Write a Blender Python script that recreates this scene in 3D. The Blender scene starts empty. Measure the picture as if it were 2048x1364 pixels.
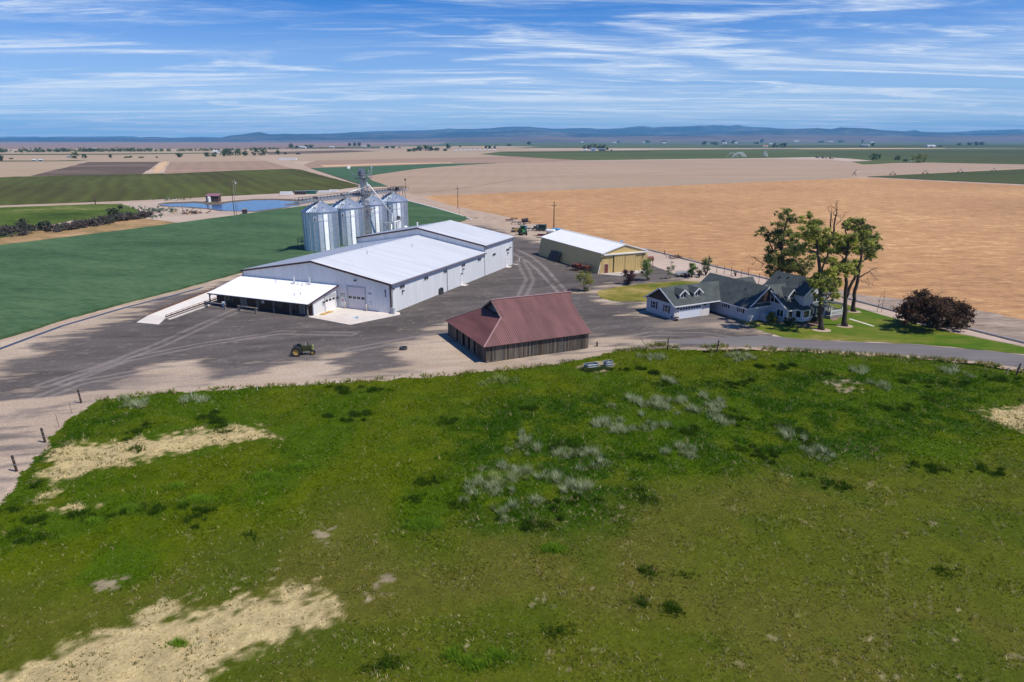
import bpy, bmesh, math, random
import numpy as np
from mathutils import Vector, Matrix
from mathutils.geometry import tessellate_polygon

random.seed(7)
rng = np.random.default_rng(11)
R = math.radians
S = bpy.context.scene
COL = S.collection
PI = math.pi

# ------------------------------------------------------------------ camera
FPX, HORIZON, CAM_H = 1365.0, 279.0, 30.0
PITCH = math.atan((682 - HORIZON) / FPX)
cd = bpy.data.cameras.new("drone_camera")
cd.lens = 24.0; cd.sensor_width = 36.0
cd.clip_start = 0.5; cd.clip_end = 120000
cam = bpy.data.objects.new("drone_camera", cd)
cam.location = (0, 0, CAM_H)
cam.rotation_euler = (PI / 2 - PITCH, 0, 0)
COL.objects.link(cam)
S.camera = cam


def ray(u, v):
    x = (u - 1024) / FPX; y = (682 - v) / FPX
    return (x, y * math.sin(PITCH) + math.cos(PITCH), y * math.cos(PITCH) - math.sin(PITCH))


def gp(u, v, z=0.0):
    """survey: the point of the ground seen at a place of the photograph"""
    d = ray(u, v); t = (z - CAM_H) / d[2]
    return (d[0] * t, d[1] * t)


def at_y(u, v, y):
    """survey: point at distance y"""
    d = ray(u, v); t = y / d[1]
    return (d[0] * t, y, CAM_H + d[2] * t)


def pxm(y, z=0):
    """metres per photo pixel at a distance"""
    return (y * math.cos(PITCH) + (CAM_H - z) * math.sin(PITCH)) / FPX


# ------------------------------------------------------------------ objects
def tag(o, label=None, cat=None, group=None, kind=None):
    if label: o['label'] = label
    if cat: o['category'] = cat
    if group: o['group'] = group
    if kind: o['kind'] = kind
    return o


def thing(name, label, cat, loc=(0, 0, 0), rotz=0.0, group=None):
    o = bpy.data.objects.new(name, None)
    o.empty_display_size = 0.3
    o.location = (loc[0], loc[1], loc[2] if len(loc) > 2 else 0.0)
    o.rotation_euler = (0, 0, rotz)
    COL.objects.link(o)
    return tag(o, label, cat, group)


def dup(root, loc=None, rotz=None, label=None, scale=None):
    r = root.copy(); COL.objects.link(r)
    if loc is not None: r.location = (loc[0], loc[1], loc[2] if len(loc) > 2 else 0.0)
    if rotz is not None: r.rotation_euler = (0, 0, rotz)
    if scale is not None: r.scale = (scale,) * 3 if not isinstance(scale, tuple) else scale
    if label: r['label'] = label
    for ch in list(root.children):
        c = ch.copy(); COL.objects.link(c); c.parent = r
        for g in list(ch.children):
            d = g.copy(); COL.objects.link(d); d.parent = c
    return r


class MB:
    """collects shapes into one mesh"""
    def __init__(s): s.v = []; s.f = []; s.m = []; s.c = None

    def add(s, vs, fs, mi=0):
        n = len(s.v); s.v.extend([tuple(p) for p in vs])
        for f in fs: s.f.append([i + n for i in f]); s.m.append(mi)
        return s

    def quad(s, a, b, c, d, mi=0): return s.add([a, b, c, d], [(0, 1, 2, 3)], mi)

    def box(s, x0, x1, y0, y1, z0, z1, mi=0):
        vs = [(x, y, z) for z in (z0, z1) for y in (y0, y1) for x in (x0, x1)]
        return s.add(vs, [(0, 2, 3, 1), (4, 5, 7, 6), (0, 1, 5, 4), (2, 6, 7, 3), (0, 4, 6, 2), (1, 3, 7, 5)], mi)

    def obox(s, o, X, Y, Z, a0, a1, b0, b1, c0, c1, mi=0):
        o, X, Y, Z = Vector(o), Vector(X), Vector(Y), Vector(Z)
        vs = [o + X * a + Y * b + Z * c for c in (c0, c1) for b in (b0, b1) for a in (a0, a1)]
        return s.add(vs, [(0, 2, 3, 1), (4, 5, 7, 6), (0, 1, 5, 4), (2, 6, 7, 3), (0, 4, 6, 2), (1, 3, 7, 5)], mi)

    def beam(s, p0, p1, w, h=None, up=(0, 0, 1), mi=0):
        h = h or w
        p0, p1 = Vector(p0), Vector(p1); d = (p1 - p0); L = d.length
        if L < 1e-6: return s
        d /= L; u = Vector(up)
        if abs(d.dot(u)) > 0.98: u = Vector((1, 0, 0))
        sx = d.cross(u).normalized(); sz = sx.cross(d).normalized()
        return s.obox(p0, d, sx, sz, 0, L, -w / 2, w / 2, -h / 2, h / 2, mi)

    def cyl(s, p0, p1, r0, r1=None, n=10, caps=True, mi=0):
        r1 = r0 if r1 is None else r1
        p0, p1 = Vector(p0), Vector(p1); d = p1 - p0
        if d.length < 1e-6: return s
        d.normalize(); u = Vector((0, 0, 1)) if abs(d.z) < 0.95 else Vector((1, 0, 0))
        a = d.cross(u).normalized(); b = d.cross(a)
        vs = []
        for p, r in ((p0, r0), (p1, r1)):
            for i in range(n):
                t = 2 * PI * i / n
                vs.append(p + (a * math.cos(t) + b * math.sin(t)) * r)
        fs = [(i, (i + 1) % n, n + (i + 1) % n, n + i) for i in range(n)]
        if caps: fs += [tuple(range(n - 1, -1, -1)), tuple(range(n, 2 * n))]
        return s.add(vs, fs, mi)

    def tube(s, pts, r, n=6, mi=0):
        pts = [Vector(p) for p in pts]
        rs = r if isinstance(r, (list, tuple)) else [r] * len(pts)
        vs = []; prev = None
        for i, p in enumerate(pts):
            d = (pts[min(i + 1, len(pts) - 1)] - pts[max(i - 1, 0)]).normalized()
            if prev is None:
                u = Vector((0, 0, 1)) if abs(d.z) < 0.9 else Vector((1, 0, 0))
                a = d.cross(u).normalized()
            else:
                a = (prev - d * prev.dot(d)).normalized()
            prev = a; b = d.cross(a)
            for k in range(n):
                t = 2 * PI * k / n
                vs.append(p + (a * math.cos(t) + b * math.sin(t)) * rs[i])
        fs = []
        for i in range(len(pts) - 1):
            for k in range(n):
                fs.append((i * n + k, i * n + (k + 1) % n, (i + 1) * n + (k + 1) % n, (i + 1) * n + k))
        fs.append(tuple(range(n - 1, -1, -1))); fs.append(tuple(range((len(pts) - 1) * n, len(pts) * n)))
        return s.add(vs, fs, mi)

    def slab(s, a, b, c, d, t, mi=0):
        a, b, c, d = map(Vector, (a, b, c, d))
        n = (b - a).cross(d - a).normalized() * t
        vs = [a, b, c, d, a - n, b - n, c - n, d - n]
        return s.add(vs, [(0, 1, 2, 3), (7, 6, 5, 4), (0, 4, 5, 1), (1, 5, 6, 2), (2, 6, 7, 3), (3, 7, 4, 0)], mi)

    def prism_x(s, prof, x0, x1, mi=0):
        """profile of (y, z) extruded along x"""
        n = len(prof)
        vs = [(x0, y, z) for y, z in prof] + [(x1, y, z) for y, z in prof]
        fs = [(i, (i + 1) % n, n + (i + 1) % n, n + i) for i in range(n)]
        fs += [tuple(range(n - 1, -1, -1)), tuple(range(n, 2 * n))]
        return s.add(vs, fs, mi)

    def prism_y(s, prof, y0, y1, mi=0):
        n = len(prof)
        vs = [(x, y0, z) for x, z in prof] + [(x, y1, z) for x, z in prof]
        fs = [(i, (i + 1) % n, n + (i + 1) % n, n + i) for i in range(n)]
        fs += [tuple(range(n - 1, -1, -1)), tuple(range(n, 2 * n))]
        return s.add(vs, fs, mi)

    def prism_z(s, poly, z0, z1, mi=0):
        n = len(poly)
        vs = [(x, y, z0) for x, y in poly] + [(x, y, z1) for x, y in poly]
        fs = [(i, (i + 1) % n, n + (i + 1) % n, n + i) for i in range(n)]
        fs += [tuple(range(n - 1, -1, -1)), tuple(range(n, 2 * n))]
        return s.add(vs, fs, mi)

    def lathe(s, prof, n=16, c=(0, 0, 0), mi=0):
        vs = []
        for r, z in prof:
            for k in range(n):
                t = 2 * PI * k / n
                vs.append((c[0] + r * math.cos(t), c[1] + r * math.sin(t), c[2] + z))
        fs = []
        for i in range(len(prof) - 1):
            for k in range(n):
                fs.append((i * n + k, i * n + (k + 1) % n, (i + 1) * n + (k + 1) % n, (i + 1) * n + k))
        return s.add(vs, fs, mi)

    def wheel(s, c, axis, r, w, n=18, mi=0, rin=0.0):
        """a tyre: rounded ring about an axis"""
        c = Vector(c); ax = Vector(axis).normalized()
        u = Vector((0, 0, 1)); a = ax.cross(u).normalized(); b = ax.cross(a)
        rin = rin or r * 0.55
        prof = [(rin, -w * .38), (r * .86, -w / 2), (r, -w * .32), (r, w * .32), (r * .86, w / 2), (rin, w * .38)]
        vs = []
        for rr, h in prof:
            for k in range(n):
                t = 2 * PI * k / n
                vs.append(c + ax * h + (a * math.cos(t) + b * math.sin(t)) * rr)
        m = len(prof); fs = []
        for i in range(m):
            j = (i + 1) % m
            for k in range(n):
                fs.append((i * n + k, i * n + (k + 1) % n, j * n + (k + 1) % n, j * n + k))
        return s.add(vs, fs, mi)

    def build(s, name, mats, parent=None, smooth=False, loc=None, fix=True):
        me = bpy.data.meshes.new(name)
        me.from_pydata(s.v, [], s.f)
        if not isinstance(mats, (list, tuple)): mats = [mats]
        for m in mats: me.materials.append(m)
        if len(mats) > 1: me.polygons.foreach_set('material_index', s.m)
        if fix:
            bm = bmesh.new(); bm.from_mesh(me)
            bmesh.ops.recalc_face_normals(bm, faces=bm.faces)
            bm.to_mesh(me); bm.free()
        if smooth: me.polygons.foreach_set('use_smooth', [True] * len(me.polygons))
        me.update()
        o = bpy.data.objects.new(name, me); COL.objects.link(o)
        if parent is not None: o.parent = parent
        if loc: o.location = loc
        return o


def np_mesh(name, verts, faces, mat, col=None, parent=None, smooth=False, corner=3):
    """fast mesh from numpy arrays (all faces of the same corner count)"""
    me = bpy.data.meshes.new(name)
    nv, nf = len(verts), len(faces)
    me.vertices.add(nv); me.vertices.foreach_set('co', np.ascontiguousarray(verts, dtype=np.float32).ravel())
    me.loops.add(nf * corner); me.loops.foreach_set('vertex_index', np.ascontiguousarray(faces, dtype=np.int32).ravel())
    me.polygons.add(nf)
    me.polygons.foreach_set('loop_start', np.arange(0, nf * corner, corner, dtype=np.int32))
    if smooth: me.polygons.foreach_set('use_smooth', np.ones(nf, dtype=bool))
    if col is not None:
        ca = me.color_attributes.new('tone', 'FLOAT_COLOR', 'POINT')
        c4 = np.ones((nv, 4), dtype=np.float32); c4[:, :3] = col
        ca.data.foreach_set('color', c4.ravel())
    me.materials.append(mat)
    me.update(calc_edges=True); me.validate()
    o = bpy.data.objects.new(name, me); COL.objects.link(o)
    if parent is not None: o.parent = parent
    return o


# ------------------------------------------------------------------ noise
def _hash(ix, iy, seed):
    h = (ix.astype(np.int64) * 374761393 + iy.astype(np.int64) * 668265263 + seed * 974634777) & 0xffffffff
    h = ((h ^ (h >> 13)) * 1274126177) & 0xffffffff
    h = (h ^ (h >> 16)) & 0xffffffff
    return h / 4294967295.0


def vnoise(x, y, seed=0):
    ix, iy = np.floor(x), np.floor(y); fx, fy = x - ix, y - iy
    fx = fx * fx * (3 - 2 * fx); fy = fy * fy * (3 - 2 * fy)
    a = _hash(ix, iy, seed); b = _hash(ix + 1, iy, seed); c = _hash(ix, iy + 1, seed); d = _hash(ix + 1, iy + 1, seed)
    return (a * (1 - fx) + b * fx) * (1 - fy) + (c * (1 - fx) + d * fx) * fy


def fbm(x, y, sc, octv=4, seed=0):
    x = np.asarray(x, float) / sc; y = np.asarray(y, float) / sc
    t = 0; a = 0.5; n = 0
    for i in range(octv):
        t = t + a * vnoise(x * 2 ** i + 17.3 * i, y * 2 ** i - 9.1 * i, seed + i); n += a; a *= 0.5
    return t / n


def inside(x, y, poly):
    x = np.asarray(x); y = np.asarray(y); r = np.zeros(x.shape, bool); n = len(poly)
    for i in range(n):
        x0, y0 = poly[i]; x1, y1 = poly[(i + 1) % n]
        if y0 == y1: continue
        c = (y0 > y) != (y1 > y)
        r ^= c & (x < (x1 - x0) * (y - y0) / (y1 - y0) + x0)
    return r


def dist_line(x, y, pts, closed=False):
    d = np.full(np.shape(x), 1e9); n = len(pts)
    for i in range(n if closed else n - 1):
        x0, y0 = pts[i]; x1, y1 = pts[(i + 1) % n]
        dx, dy = x1 - x0, y1 - y0; L = dx * dx + dy * dy + 1e-9
        t = np.clip(((x - x0) * dx + (y - y0) * dy) / L, 0, 1)
        d = np.minimum(d, np.hypot(x - x0 - t * dx, y - y0 - t * dy))
    return d


def sdf(x, y, poly):
    d = dist_line(x, y, poly, True)
    return np.where(inside(x, y, poly), d, -d)


def sstep(a, b, x):
    t = np.clip((x - a) / (b - a), 0, 1); return t * t * (3 - 2 * t)


def lin(c):
    return tuple((v / 255 / 12.92) if v / 255 <= .04045 else ((v / 255 + .055) / 1.055) ** 2.4 for v in c)


# ------------------------------------------------------------------ materials
def new_mat(name):
    m = bpy.data.materials.new(name); m.use_nodes = True
    nt = m.node_tree; b = nt.nodes['Principled BSDF']
    return m, nt, b


def nd(nt, t, **k):
    n = nt.nodes.new(t)
    for a, v in k.items():
        if a in n.inputs: n.inputs[a].default_value = v
        else: setattr(n, a, v)
    return n


def c4(c): return (c[0], c[1], c[2], 1.0)


def mul(c, k): return tuple(x * k for x in c)


def surf(name, col, rough=0.6, metal=0.0, var=0.12, scale=1.5, bump=0.0, bscale=12.0, spec=0.4, col2=None, attr=False, detail=6.0, stretch=None, coord='Object'):
    """painted / weathered surface: base colour broken up by noise, optional fine bump"""
    m, nt, b = new_mat(name)
    tc = nd(nt, 'ShaderNodeTexCoord')
    src = tc.outputs[coord]
    if stretch:
        mp = nd(nt, 'ShaderNodeMapping'); mp.inputs['Scale'].default_value = stretch
        nt.links.new(src, mp.inputs[0]); src = mp.outputs[0]
    nz = nd(nt, 'ShaderNodeTexNoise', Scale=scale, Detail=detail, Roughness=0.62)
    nt.links.new(src, nz.inputs['Vector'])
    rp = nd(nt, 'ShaderNodeMapRange'); rp.inputs['From Min'].default_value = .3; rp.inputs['From Max'].default_value = .7
    nt.links.new(nz.outputs['Fac'], rp.inputs['Value'])
    mx = nd(nt, 'ShaderNodeMix', data_type='RGBA')
    nt.links.new(rp.outputs[0], mx.inputs['Factor'])
    a = mul(col, 1 - var); c = col2 if col2 else mul(col, 1 + var)
    mx.inputs[6].default_value = c4(a); mx.inputs[7].default_value = c4(c)
    out = mx.outputs[2]
    if attr:
        at = nd(nt, 'ShaderNodeAttribute', attribute_name='tone')
        mm = nd(nt, 'ShaderNodeMix', data_type='RGBA', blend_type='MULTIPLY'); mm.inputs['Factor'].default_value = 1
        nt.links.new(out, mm.inputs[6]); nt.links.new(at.outputs['Color'], mm.inputs[7]); out = mm.outputs[2]
    nt.links.new(out, b.inputs['Base Color'])
    b.inputs['Roughness'].default_value = rough; b.inputs['Metallic'].default_value = metal
    b.inputs['Specular IOR Level'].default_value = spec
    if bump > 0:
        n2 = nd(nt, 'ShaderNodeTexNoise', Scale=bscale, Detail=5.0)
        nt.links.new(src, n2.inputs['Vector'])
        bp = nd(nt, 'ShaderNodeBump', Strength=bump); bp.inputs['Distance'].default_value = 0.05
        nt.links.new(n2.outputs['Fac'], bp.inputs['Height']); nt.links.new(bp.outputs[0], b.inputs['Normal'])
    return m


M = {}
M['white_roof'] = surf('white_roof', (.66, .675, .70), .5, var=.09, scale=.8, spec=.4, stretch=(1.6, .10, .10))
M['white_wall'] = surf('white_wall', (.71, .72, .735), .55, var=.07, scale=.9, stretch=(1.4, 1.4, .12))
M['white_paint'] = surf('white_paint', (.78, .78, .78), .5, var=.04, scale=1)
M['maroon_trim'] = surf('maroon_trim', (.075, .03, .035), .5, var=.1)
M['fascia'] = surf('fascia', (.16, .14, .17), .5, var=.08)
M['grey_trim'] = surf('grey_trim', (.42, .43, .45), .5, var=.08)
M['dark_glass'] = surf('dark_glass', (.02, .022, .025), .08, var=.2, spec=.8)
M['black'] = surf('black_rubber', (.018, .018, .018), .8, var=.25, scale=6)
M['dark_metal'] = surf('dark_metal', (.05, .05, .055), .5, var=.25, scale=4)
M['steel'] = surf('galvanised_steel', (.45, .47, .50), .45, metal=.6, var=.15, scale=3)
M['steel_pale'] = surf('pale_steel', (.62, .64, .67), .42, metal=.3, var=.1, scale=3)
M['concrete'] = surf('concrete', (.62, .56, .50), .85, var=.10, scale=.45, bump=.15, bscale=20)
M['concrete_dark'] = surf('weathered_concrete', (.42, .38, .34), .9, var=.15, scale=.8, bump=.2)
M['wood_grey'] = surf('grey_timber', (.22, .19, .17), .85, var=.3, scale=3, bump=.3, stretch=(1, 1, .2))
M['wood_brown'] = surf('brown_timber', (.085, .05, .035), .85, var=.35, scale=2.5, bump=.3, stretch=(2, 2, .15), attr=False)
M['wood_barn'] = surf('barn_boards', (.105, .084, .066), .9, var=.35, scale=3, bump=.4, stretch=(2.5, 2.5, .25), attr=True)
M['post_wood'] = surf('post_timber', (.06, .04, .03), .9, var=.35, scale=5, bump=.3)
M['pole_wood'] = surf('pole_timber', (.10, .055, .035), .85, var=.3, scale=3, stretch=(1, 1, .2))
M['red_roof'] = surf('red_roof_metal', (.165, .074, .070), .5, var=.30, scale=.55, spec=.35, stretch=(1.3, .25, .4))
M['red_roof_cap'] = surf('red_roof_cap', (.36, .22, .22), .5, var=.1)
M['dark_wood'] = surf('dark_boards', (.05, .045, .05), .9, var=.4, scale=2)  # plain dark timber tone, one base for boards, doors and boxes
M['yellow_wall'] = surf('yellow_wall', (.60, .44, .185), .55, var=.05, scale=.5)
M['yellow_roof'] = surf('bright_roof', (.80, .80, .80), .5, var=.03, scale=.3)
M['rust_red'] = surf('rust_red', (.17, .035, .025), .7, var=.3, scale=4)
M['rust'] = surf('rust', (.13, .055, .03), .85, var=.4, scale=5)
M['shingle'] = None
M['siding'] = surf('lavender_siding', (.50, .50, .54), .6, var=.03, scale=.8)
M['brick'] = surf('pale_brick', (.66, .62, .58), .8, var=.12, scale=6, bump=.3)
M['gable_brown'] = surf('brown_gable', (.055, .033, .027), .8, var=.15)
M['door_blue'] = surf('garage_door_paint', (.66, .69, .76), .5, var=.02)
M['shutter'] = surf('shutter_paint', (.02, .021, .03), .6, var=.2)
M['green_paint'] = surf('green_paint', (.03, .16, .04), .4, var=.15, spec=.5)
M['olive_paint'] = surf('olive_paint', (.060, .066, .022), .55, var=.3, scale=4)
M['yellow_paint'] = surf('yellow_paint', (.42, .27, .07), .55, var=.2, scale=3)
M['blue_paint'] = surf('blue_paint', (.10, .30, .50), .5, var=.1)
M['dark_green'] = surf('dark_green_paint', (.035, .07, .05), .6, var=.2)
M['teal_paint'] = surf('teal_paint', (.02, .13, .10), .5, var=.15)
M['tank_blue'] = surf('galvanised_trough', (.14, .19, .24), .45, metal=.3, var=.2, scale=2)
M['pallet'] = surf('yellow_pallet', (.62, .40, .14), .8, var=.15, scale=4)
M['slate'] = surf('slate_blue_cloth', (.03, .035, .05), .7, var=.3, scale=3)
M['maroon_paint'] = surf('maroon_paint', (.16, .03, .05), .5, var=.2)
M['orange_roof'] = surf('orange_roof', (.6, .25, .1), .6)
M['blue_mark'] = surf('blue_road_paint', (.10, .36, .62), .7, var=.25, scale=3)
M['bark'] = surf('bark', (.055, .042, .034), .95, var=.4, scale=3, bump=.5, bscale=14, stretch=(2, 2, .5))
M['bark_grey'] = surf('grey_bark', (.12, .10, .09), .95, var=.35, scale=4)


def leaf_mat(name, trans=.42):
    m, nt, b = new_mat(name)
    at = nd(nt, 'ShaderNodeAttribute', attribute_name='tone')
    nt.links.new(at.outputs['Color'], b.inputs['Base Color'])
    b.inputs['Roughness'].default_value = .8; b.inputs['Specular IOR Level'].default_value = .06
    tr = nd(nt, 'ShaderNodeBsdfTranslucent'); nt.links.new(at.outputs['Color'], tr.inputs['Color'])
    mx = nd(nt, 'ShaderNodeMixShader'); mx.inputs[0].default_value = trans
    out = nt.nodes['Material Output']
    nt.links.new(b.outputs[0], mx.inputs[1]); nt.links.new(tr.outputs[0], mx.inputs[2]); nt.links.new(mx.outputs[0], out.inputs[0])
    return m


M['leaf'] = leaf_mat('leaves')
M['grass_blade'] = leaf_mat('grass_blades', .4)


def shingle_mat():
    m, nt, b = new_mat('slate_green_shingles')
    tc = nd(nt, 'ShaderNodeTexCoord')
    nz = nd(nt, 'ShaderNodeTexNoise', Scale=7.0, Detail=8.0, Roughness=.75); nt.links.new(tc.outputs['Object'], nz.inputs['Vector'])
    n2 = nd(nt, 'ShaderNodeTexNoise', Scale=.7, Detail=3.0); nt.links.new(tc.outputs['Object'], n2.inputs['Vector'])
    cr = nd(nt, 'ShaderNodeValToRGB')
    cr.color_ramp.elements[0].position = .3; cr.color_ramp.elements[0].color = (.026, .033, .033, 1)
    cr.color_ramp.elements[1].position = .72; cr.color_ramp.elements[1].color = (.075, .092, .090, 1)
    ad = nd(nt, 'ShaderNodeMath', operation='MULTIPLY_ADD'); ad.inputs[1].default_value = .6
    nt.links.new(n2.outputs['Fac'], ad.inputs[0])
    ml = nd(nt, 'ShaderNodeMath', operation='MULTIPLY'); ml.inputs[1].default_value = .42
    nt.links.new(nz.outputs['Fac'], ml.inputs[0]); nt.links.new(ml.outputs[0], ad.inputs[2])
    nt.links.new(ad.outputs[0], cr.inputs[0]); nt.links.new(cr.outputs[0], b.inputs['Base Color'])
    b.inputs['Roughness'].default_value = .85
    bp = nd(nt, 'ShaderNodeBump', Strength=.4); bp.inputs['Distance'].default_value = .03
    nt.links.new(nz.outputs['Fac'], bp.inputs['Height']); nt.links.new(bp.outputs[0], b.inputs['Normal'])
    return m


M['shingle'] = shingle_mat()


def silo_mat():
    m, nt, b = new_mat('corrugated_galvanised')
    tc = nd(nt, 'ShaderNodeTexCoord')
    sp = nd(nt, 'ShaderNodeSeparateXYZ'); nt.links.new(tc.outputs['Object'], sp.inputs[0])
    mp = nd(nt, 'ShaderNodeMapping'); mp.inputs['Scale'].default_value = (.5, .5, 2.2); nt.links.new(tc.outputs['Object'], mp.inputs[0])
    nz = nd(nt, 'ShaderNodeTexNoise', Scale=1.6, Detail=5.0); nt.links.new(mp.outputs[0], nz.inputs['Vector'])
    cr = nd(nt, 'ShaderNodeValToRGB')
    cr.color_ramp.elements[0].position = .3; cr.color_ramp.elements[0].color = (.66, .71, .78, 1)
    cr.color_ramp.elements[1].position = .7; cr.color_ramp.elements[1].color = (.88, .92, .97, 1)
    nt.links.new(nz.outputs['Fac'], cr.inputs[0]); nt.links.new(cr.outputs[0], b.inputs['Base Color'])
    b.inputs['Metallic'].default_value = 1.0; b.inputs['Roughness'].default_value = .55
    b.inputs['Anisotropic'].default_value = .72; b.inputs['Anisotropic Rotation'].default_value = .25
    tg = nd(nt, 'ShaderNodeTangent'); tg.direction_type = 'RADIAL'; tg.axis = 'Z'; nt.links.new(tg.outputs[0], b.inputs['Tangent'])
    mu = nd(nt, 'ShaderNodeMath', operation='MULTIPLY'); mu.inputs[1].default_value = 2 * PI / .22
    sn = nd(nt, 'ShaderNodeMath', operation='SINE')
    nt.links.new(sp.outputs['Z'], mu.inputs[0]); nt.links.new(mu.outputs[0], sn.inputs[0])
    bp = nd(nt, 'ShaderNodeBump', Strength=.15); bp.inputs['Distance'].default_value = .018
    nt.links.new(sn.outputs[0], bp.inputs['Height']); nt.links.new(bp.outputs[0], b.inputs['Normal'])
    return m


M['silo'] = silo_mat()
M['silo_roof'] = surf('galvanised_roof', (.62, .68, .76), .42, metal=.9, var=.12, scale=1.2)
GRASS_D = 24.0
SKY_STR = .075
SKY_TINT = (.12, .74, 1.60)
CLOUD_COL = (11.0, 12.2, 13.8, 1)
SUN_STR = 5.0
EXPO = -0.03
HAZE = True
HAZE_DEN = 5.6e-5
HAZE_COL = (.18, .55, 1.0, 1)
# ------------------------------------------------------------------ field surfaces
def field_mat(name, cols, scale, stretch=(1, 1, 1), rot=0.0, rough=.9, stripes=None, fine=None, patch=None, bump=.3, bdist=.15):
    """soil / crop: colour ramp over stretched noise, optional sowing rows and patches"""
    m, nt, b = new_mat(name)
    tc = nd(nt, 'ShaderNodeTexCoord')
    mr = nd(nt, 'ShaderNodeMapping'); mr.inputs['Rotation'].default_value = (0, 0, rot)
    nt.links.new(tc.outputs['Object'], mr.inputs[0])
    mp = nd(nt, 'ShaderNodeMapping'); mp.inputs['Scale'].default_value = stretch
    nt.links.new(mr.outputs[0], mp.inputs[0])
    nz = nd(nt, 'ShaderNodeTexNoise', Scale=scale, Detail=9.0, Roughness=.68); nt.links.new(mp.outputs[0], nz.inputs['Vector'])
    fac = nz.outputs['Fac']
    if fine:
        n2 = nd(nt, 'ShaderNodeTexNoise', Scale=fine[0], Detail=4.0, Roughness=.7); nt.links.new(mp.outputs[0], n2.inputs['Vector'])
        a = nd(nt, 'ShaderNodeMath', operation='SUBTRACT'); a.inputs[1].default_value = .5; nt.links.new(n2.outputs['Fac'], a.inputs[0])
        c = nd(nt, 'ShaderNodeMath', operation='MULTIPLY_ADD'); c.inputs[1].default_value = fine[1]
        nt.links.new(a.outputs[0], c.inputs[0]); nt.links.new(fac, c.inputs[2]); fac = c.outputs[0]
    if patch:
        n3 = nd(nt, 'ShaderNodeTexNoise', Scale=patch[0], Detail=3.0, Roughness=.5); nt.links.new(mr.outputs[0], n3.inputs['Vector'])
        a = nd(nt, 'ShaderNodeMath', operation='SUBTRACT'); a.inputs[1].default_value = .5; nt.links.new(n3.outputs['Fac'], a.inputs[0])
        c = nd(nt, 'ShaderNodeMath', operation='MULTIPLY_ADD'); c.inputs[1].default_value = patch[1]
        nt.links.new(a.outputs[0], c.inputs[0]); nt.links.new(fac, c.inputs[2]); fac = c.outputs[0]
    if stripes:
        wv = nd(nt, 'ShaderNodeTexWave', Scale=.31416 / stripes[0], Distortion=stripes[2] if len(stripes) > 2 else 2.0)
        wv.bands_direction = 'X'; wv.inputs['Detail'].default_value = 3.0; wv.inputs['Detail Scale'].default_value = .4
        nt.links.new(mr.outputs[0], wv.inputs['Vector'])
        a = nd(nt, 'ShaderNodeMath', operation='SUBTRACT'); a.inputs[1].default_value = .5; nt.links.new(wv.outputs['Fac'], a.inputs[0])
        c = nd(nt, 'ShaderNodeMath', operation='MULTIPLY_ADD'); c.inputs[1].default_value = stripes[1]
        nt.links.new(a.outputs[0], c.inputs[0]); nt.links.new(fac, c.inputs[2]); fac = c.outputs[0]
    cr = nd(nt, 'ShaderNodeValToRGB')
    els = cr.color_ramp.elements
    n = len(cols)
    els[0].position = .28; els[0].color = c4(cols[0]); els[1].position = .72; els[1].color = c4(cols[-1])
    for i in range(1, n - 1):
        e = els.new(.28 + .44 * i / (n - 1)); e.color = c4(cols[i])
    nt.links.new(fac, cr.inputs[0]); nt.links.new(cr.outputs[0], b.inputs['Base Color'])
    b.inputs['Roughness'].default_value = rough; b.inputs['Specular IOR Level'].default_value = .1
    if bump:
        bp = nd(nt, 'ShaderNodeBump', Strength=bump); bp.inputs['Distance'].default_value = bdist
        nt.links.new(fac, bp.inputs['Height']); nt.links.new(bp.outputs[0], b.inputs['Normal'])
    return m


FM = {}
FM['dirt'] = field_mat('dry_earth', [(.30, .215, .16), (.44, .33, .25), (.55, .43, .34)], .12, (1, 1, 1), fine=(1.7, .5), patch=(.012, .5))
FM['stubble'] = field_mat('wheat_stubble', [(.26, .145, .074), (.39, .215, .102), (.46, .262, .122), (.66, .43, .21)], .30, (.45, 1, 1), rot=.05, fine=(1.1, .7), patch=(.011, .40))
FM['stubble_grey'] = field_mat('bare_stubble', [(.19, .145, .115), (.29, .225, .175), (.42, .33, .26)], .3, (.4, 1, 1), fine=(.9, .8))
FM['pivot_tan'] = field_mat('tilled_tan_soil', [(.32, .225, .155), (.365, .262, .185), (.405, .295, .208)], .02, (.2, 1, 1), fine=(.3, .3), patch=(.004, .4), stripes=(14, .06, 3))
FM['pivot_grey'] = field_mat('tilled_grey_soil', [(.32, .24, .17), (.36, .275, .195)], .03, (.2, 1, 1), fine=(.3, .3))
FM['brown'] = field_mat('tilled_brown_soil', [(.25, .165, .115), (.31, .21, .15), (.35, .24, .175)], .02, (.3, 1, 1), fine=(.2, .3), rot=-.4, stripes=(17, .10, 1))
FM['dark_brown'] = field_mat('wet_dark_soil', [(.078, .054, .040), (.115, .082, .060), (.26, .19, .14)], .012, (.25, 1, 1), fine=(.12, .3))
FM['pale_tan'] = field_mat('pale_fallow', [(.34, .25, .165), (.40, .30, .205)], .01, (.3, 1, 1), fine=(.1, .4))
FM['orange_tan'] = field_mat('far_stubble', [(.55, .36, .2), (.62, .42, .26)], .01, (.3, 1, 1), fine=(.1, .4))
FM['teal'] = field_mat('young_wheat', [(.036, .076, .032), (.058, .114, .050), (.086, .150, .068)], .06, (.35, 1, 1), rot=.35, fine=(.9, .95), patch=(.02, .35), stripes=(2.2, .06, 2), bump=.5, bdist=.3)
FM['teal_far'] = field_mat('far_wheat', [(.05, .10, .05), (.066, .125, .066)], .02, (.3, 1, 1), fine=(.4, .3))
FM['stripe_green'] = field_mat('beet_rows', [(.056, .052, .012), (.074, .080, .016), (.098, .115, .022)], .02, (1, .12, 1), rot=R(-28), fine=(.2, .4), stripes=(11, .13, 5.0), patch=(.006, .7))
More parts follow.
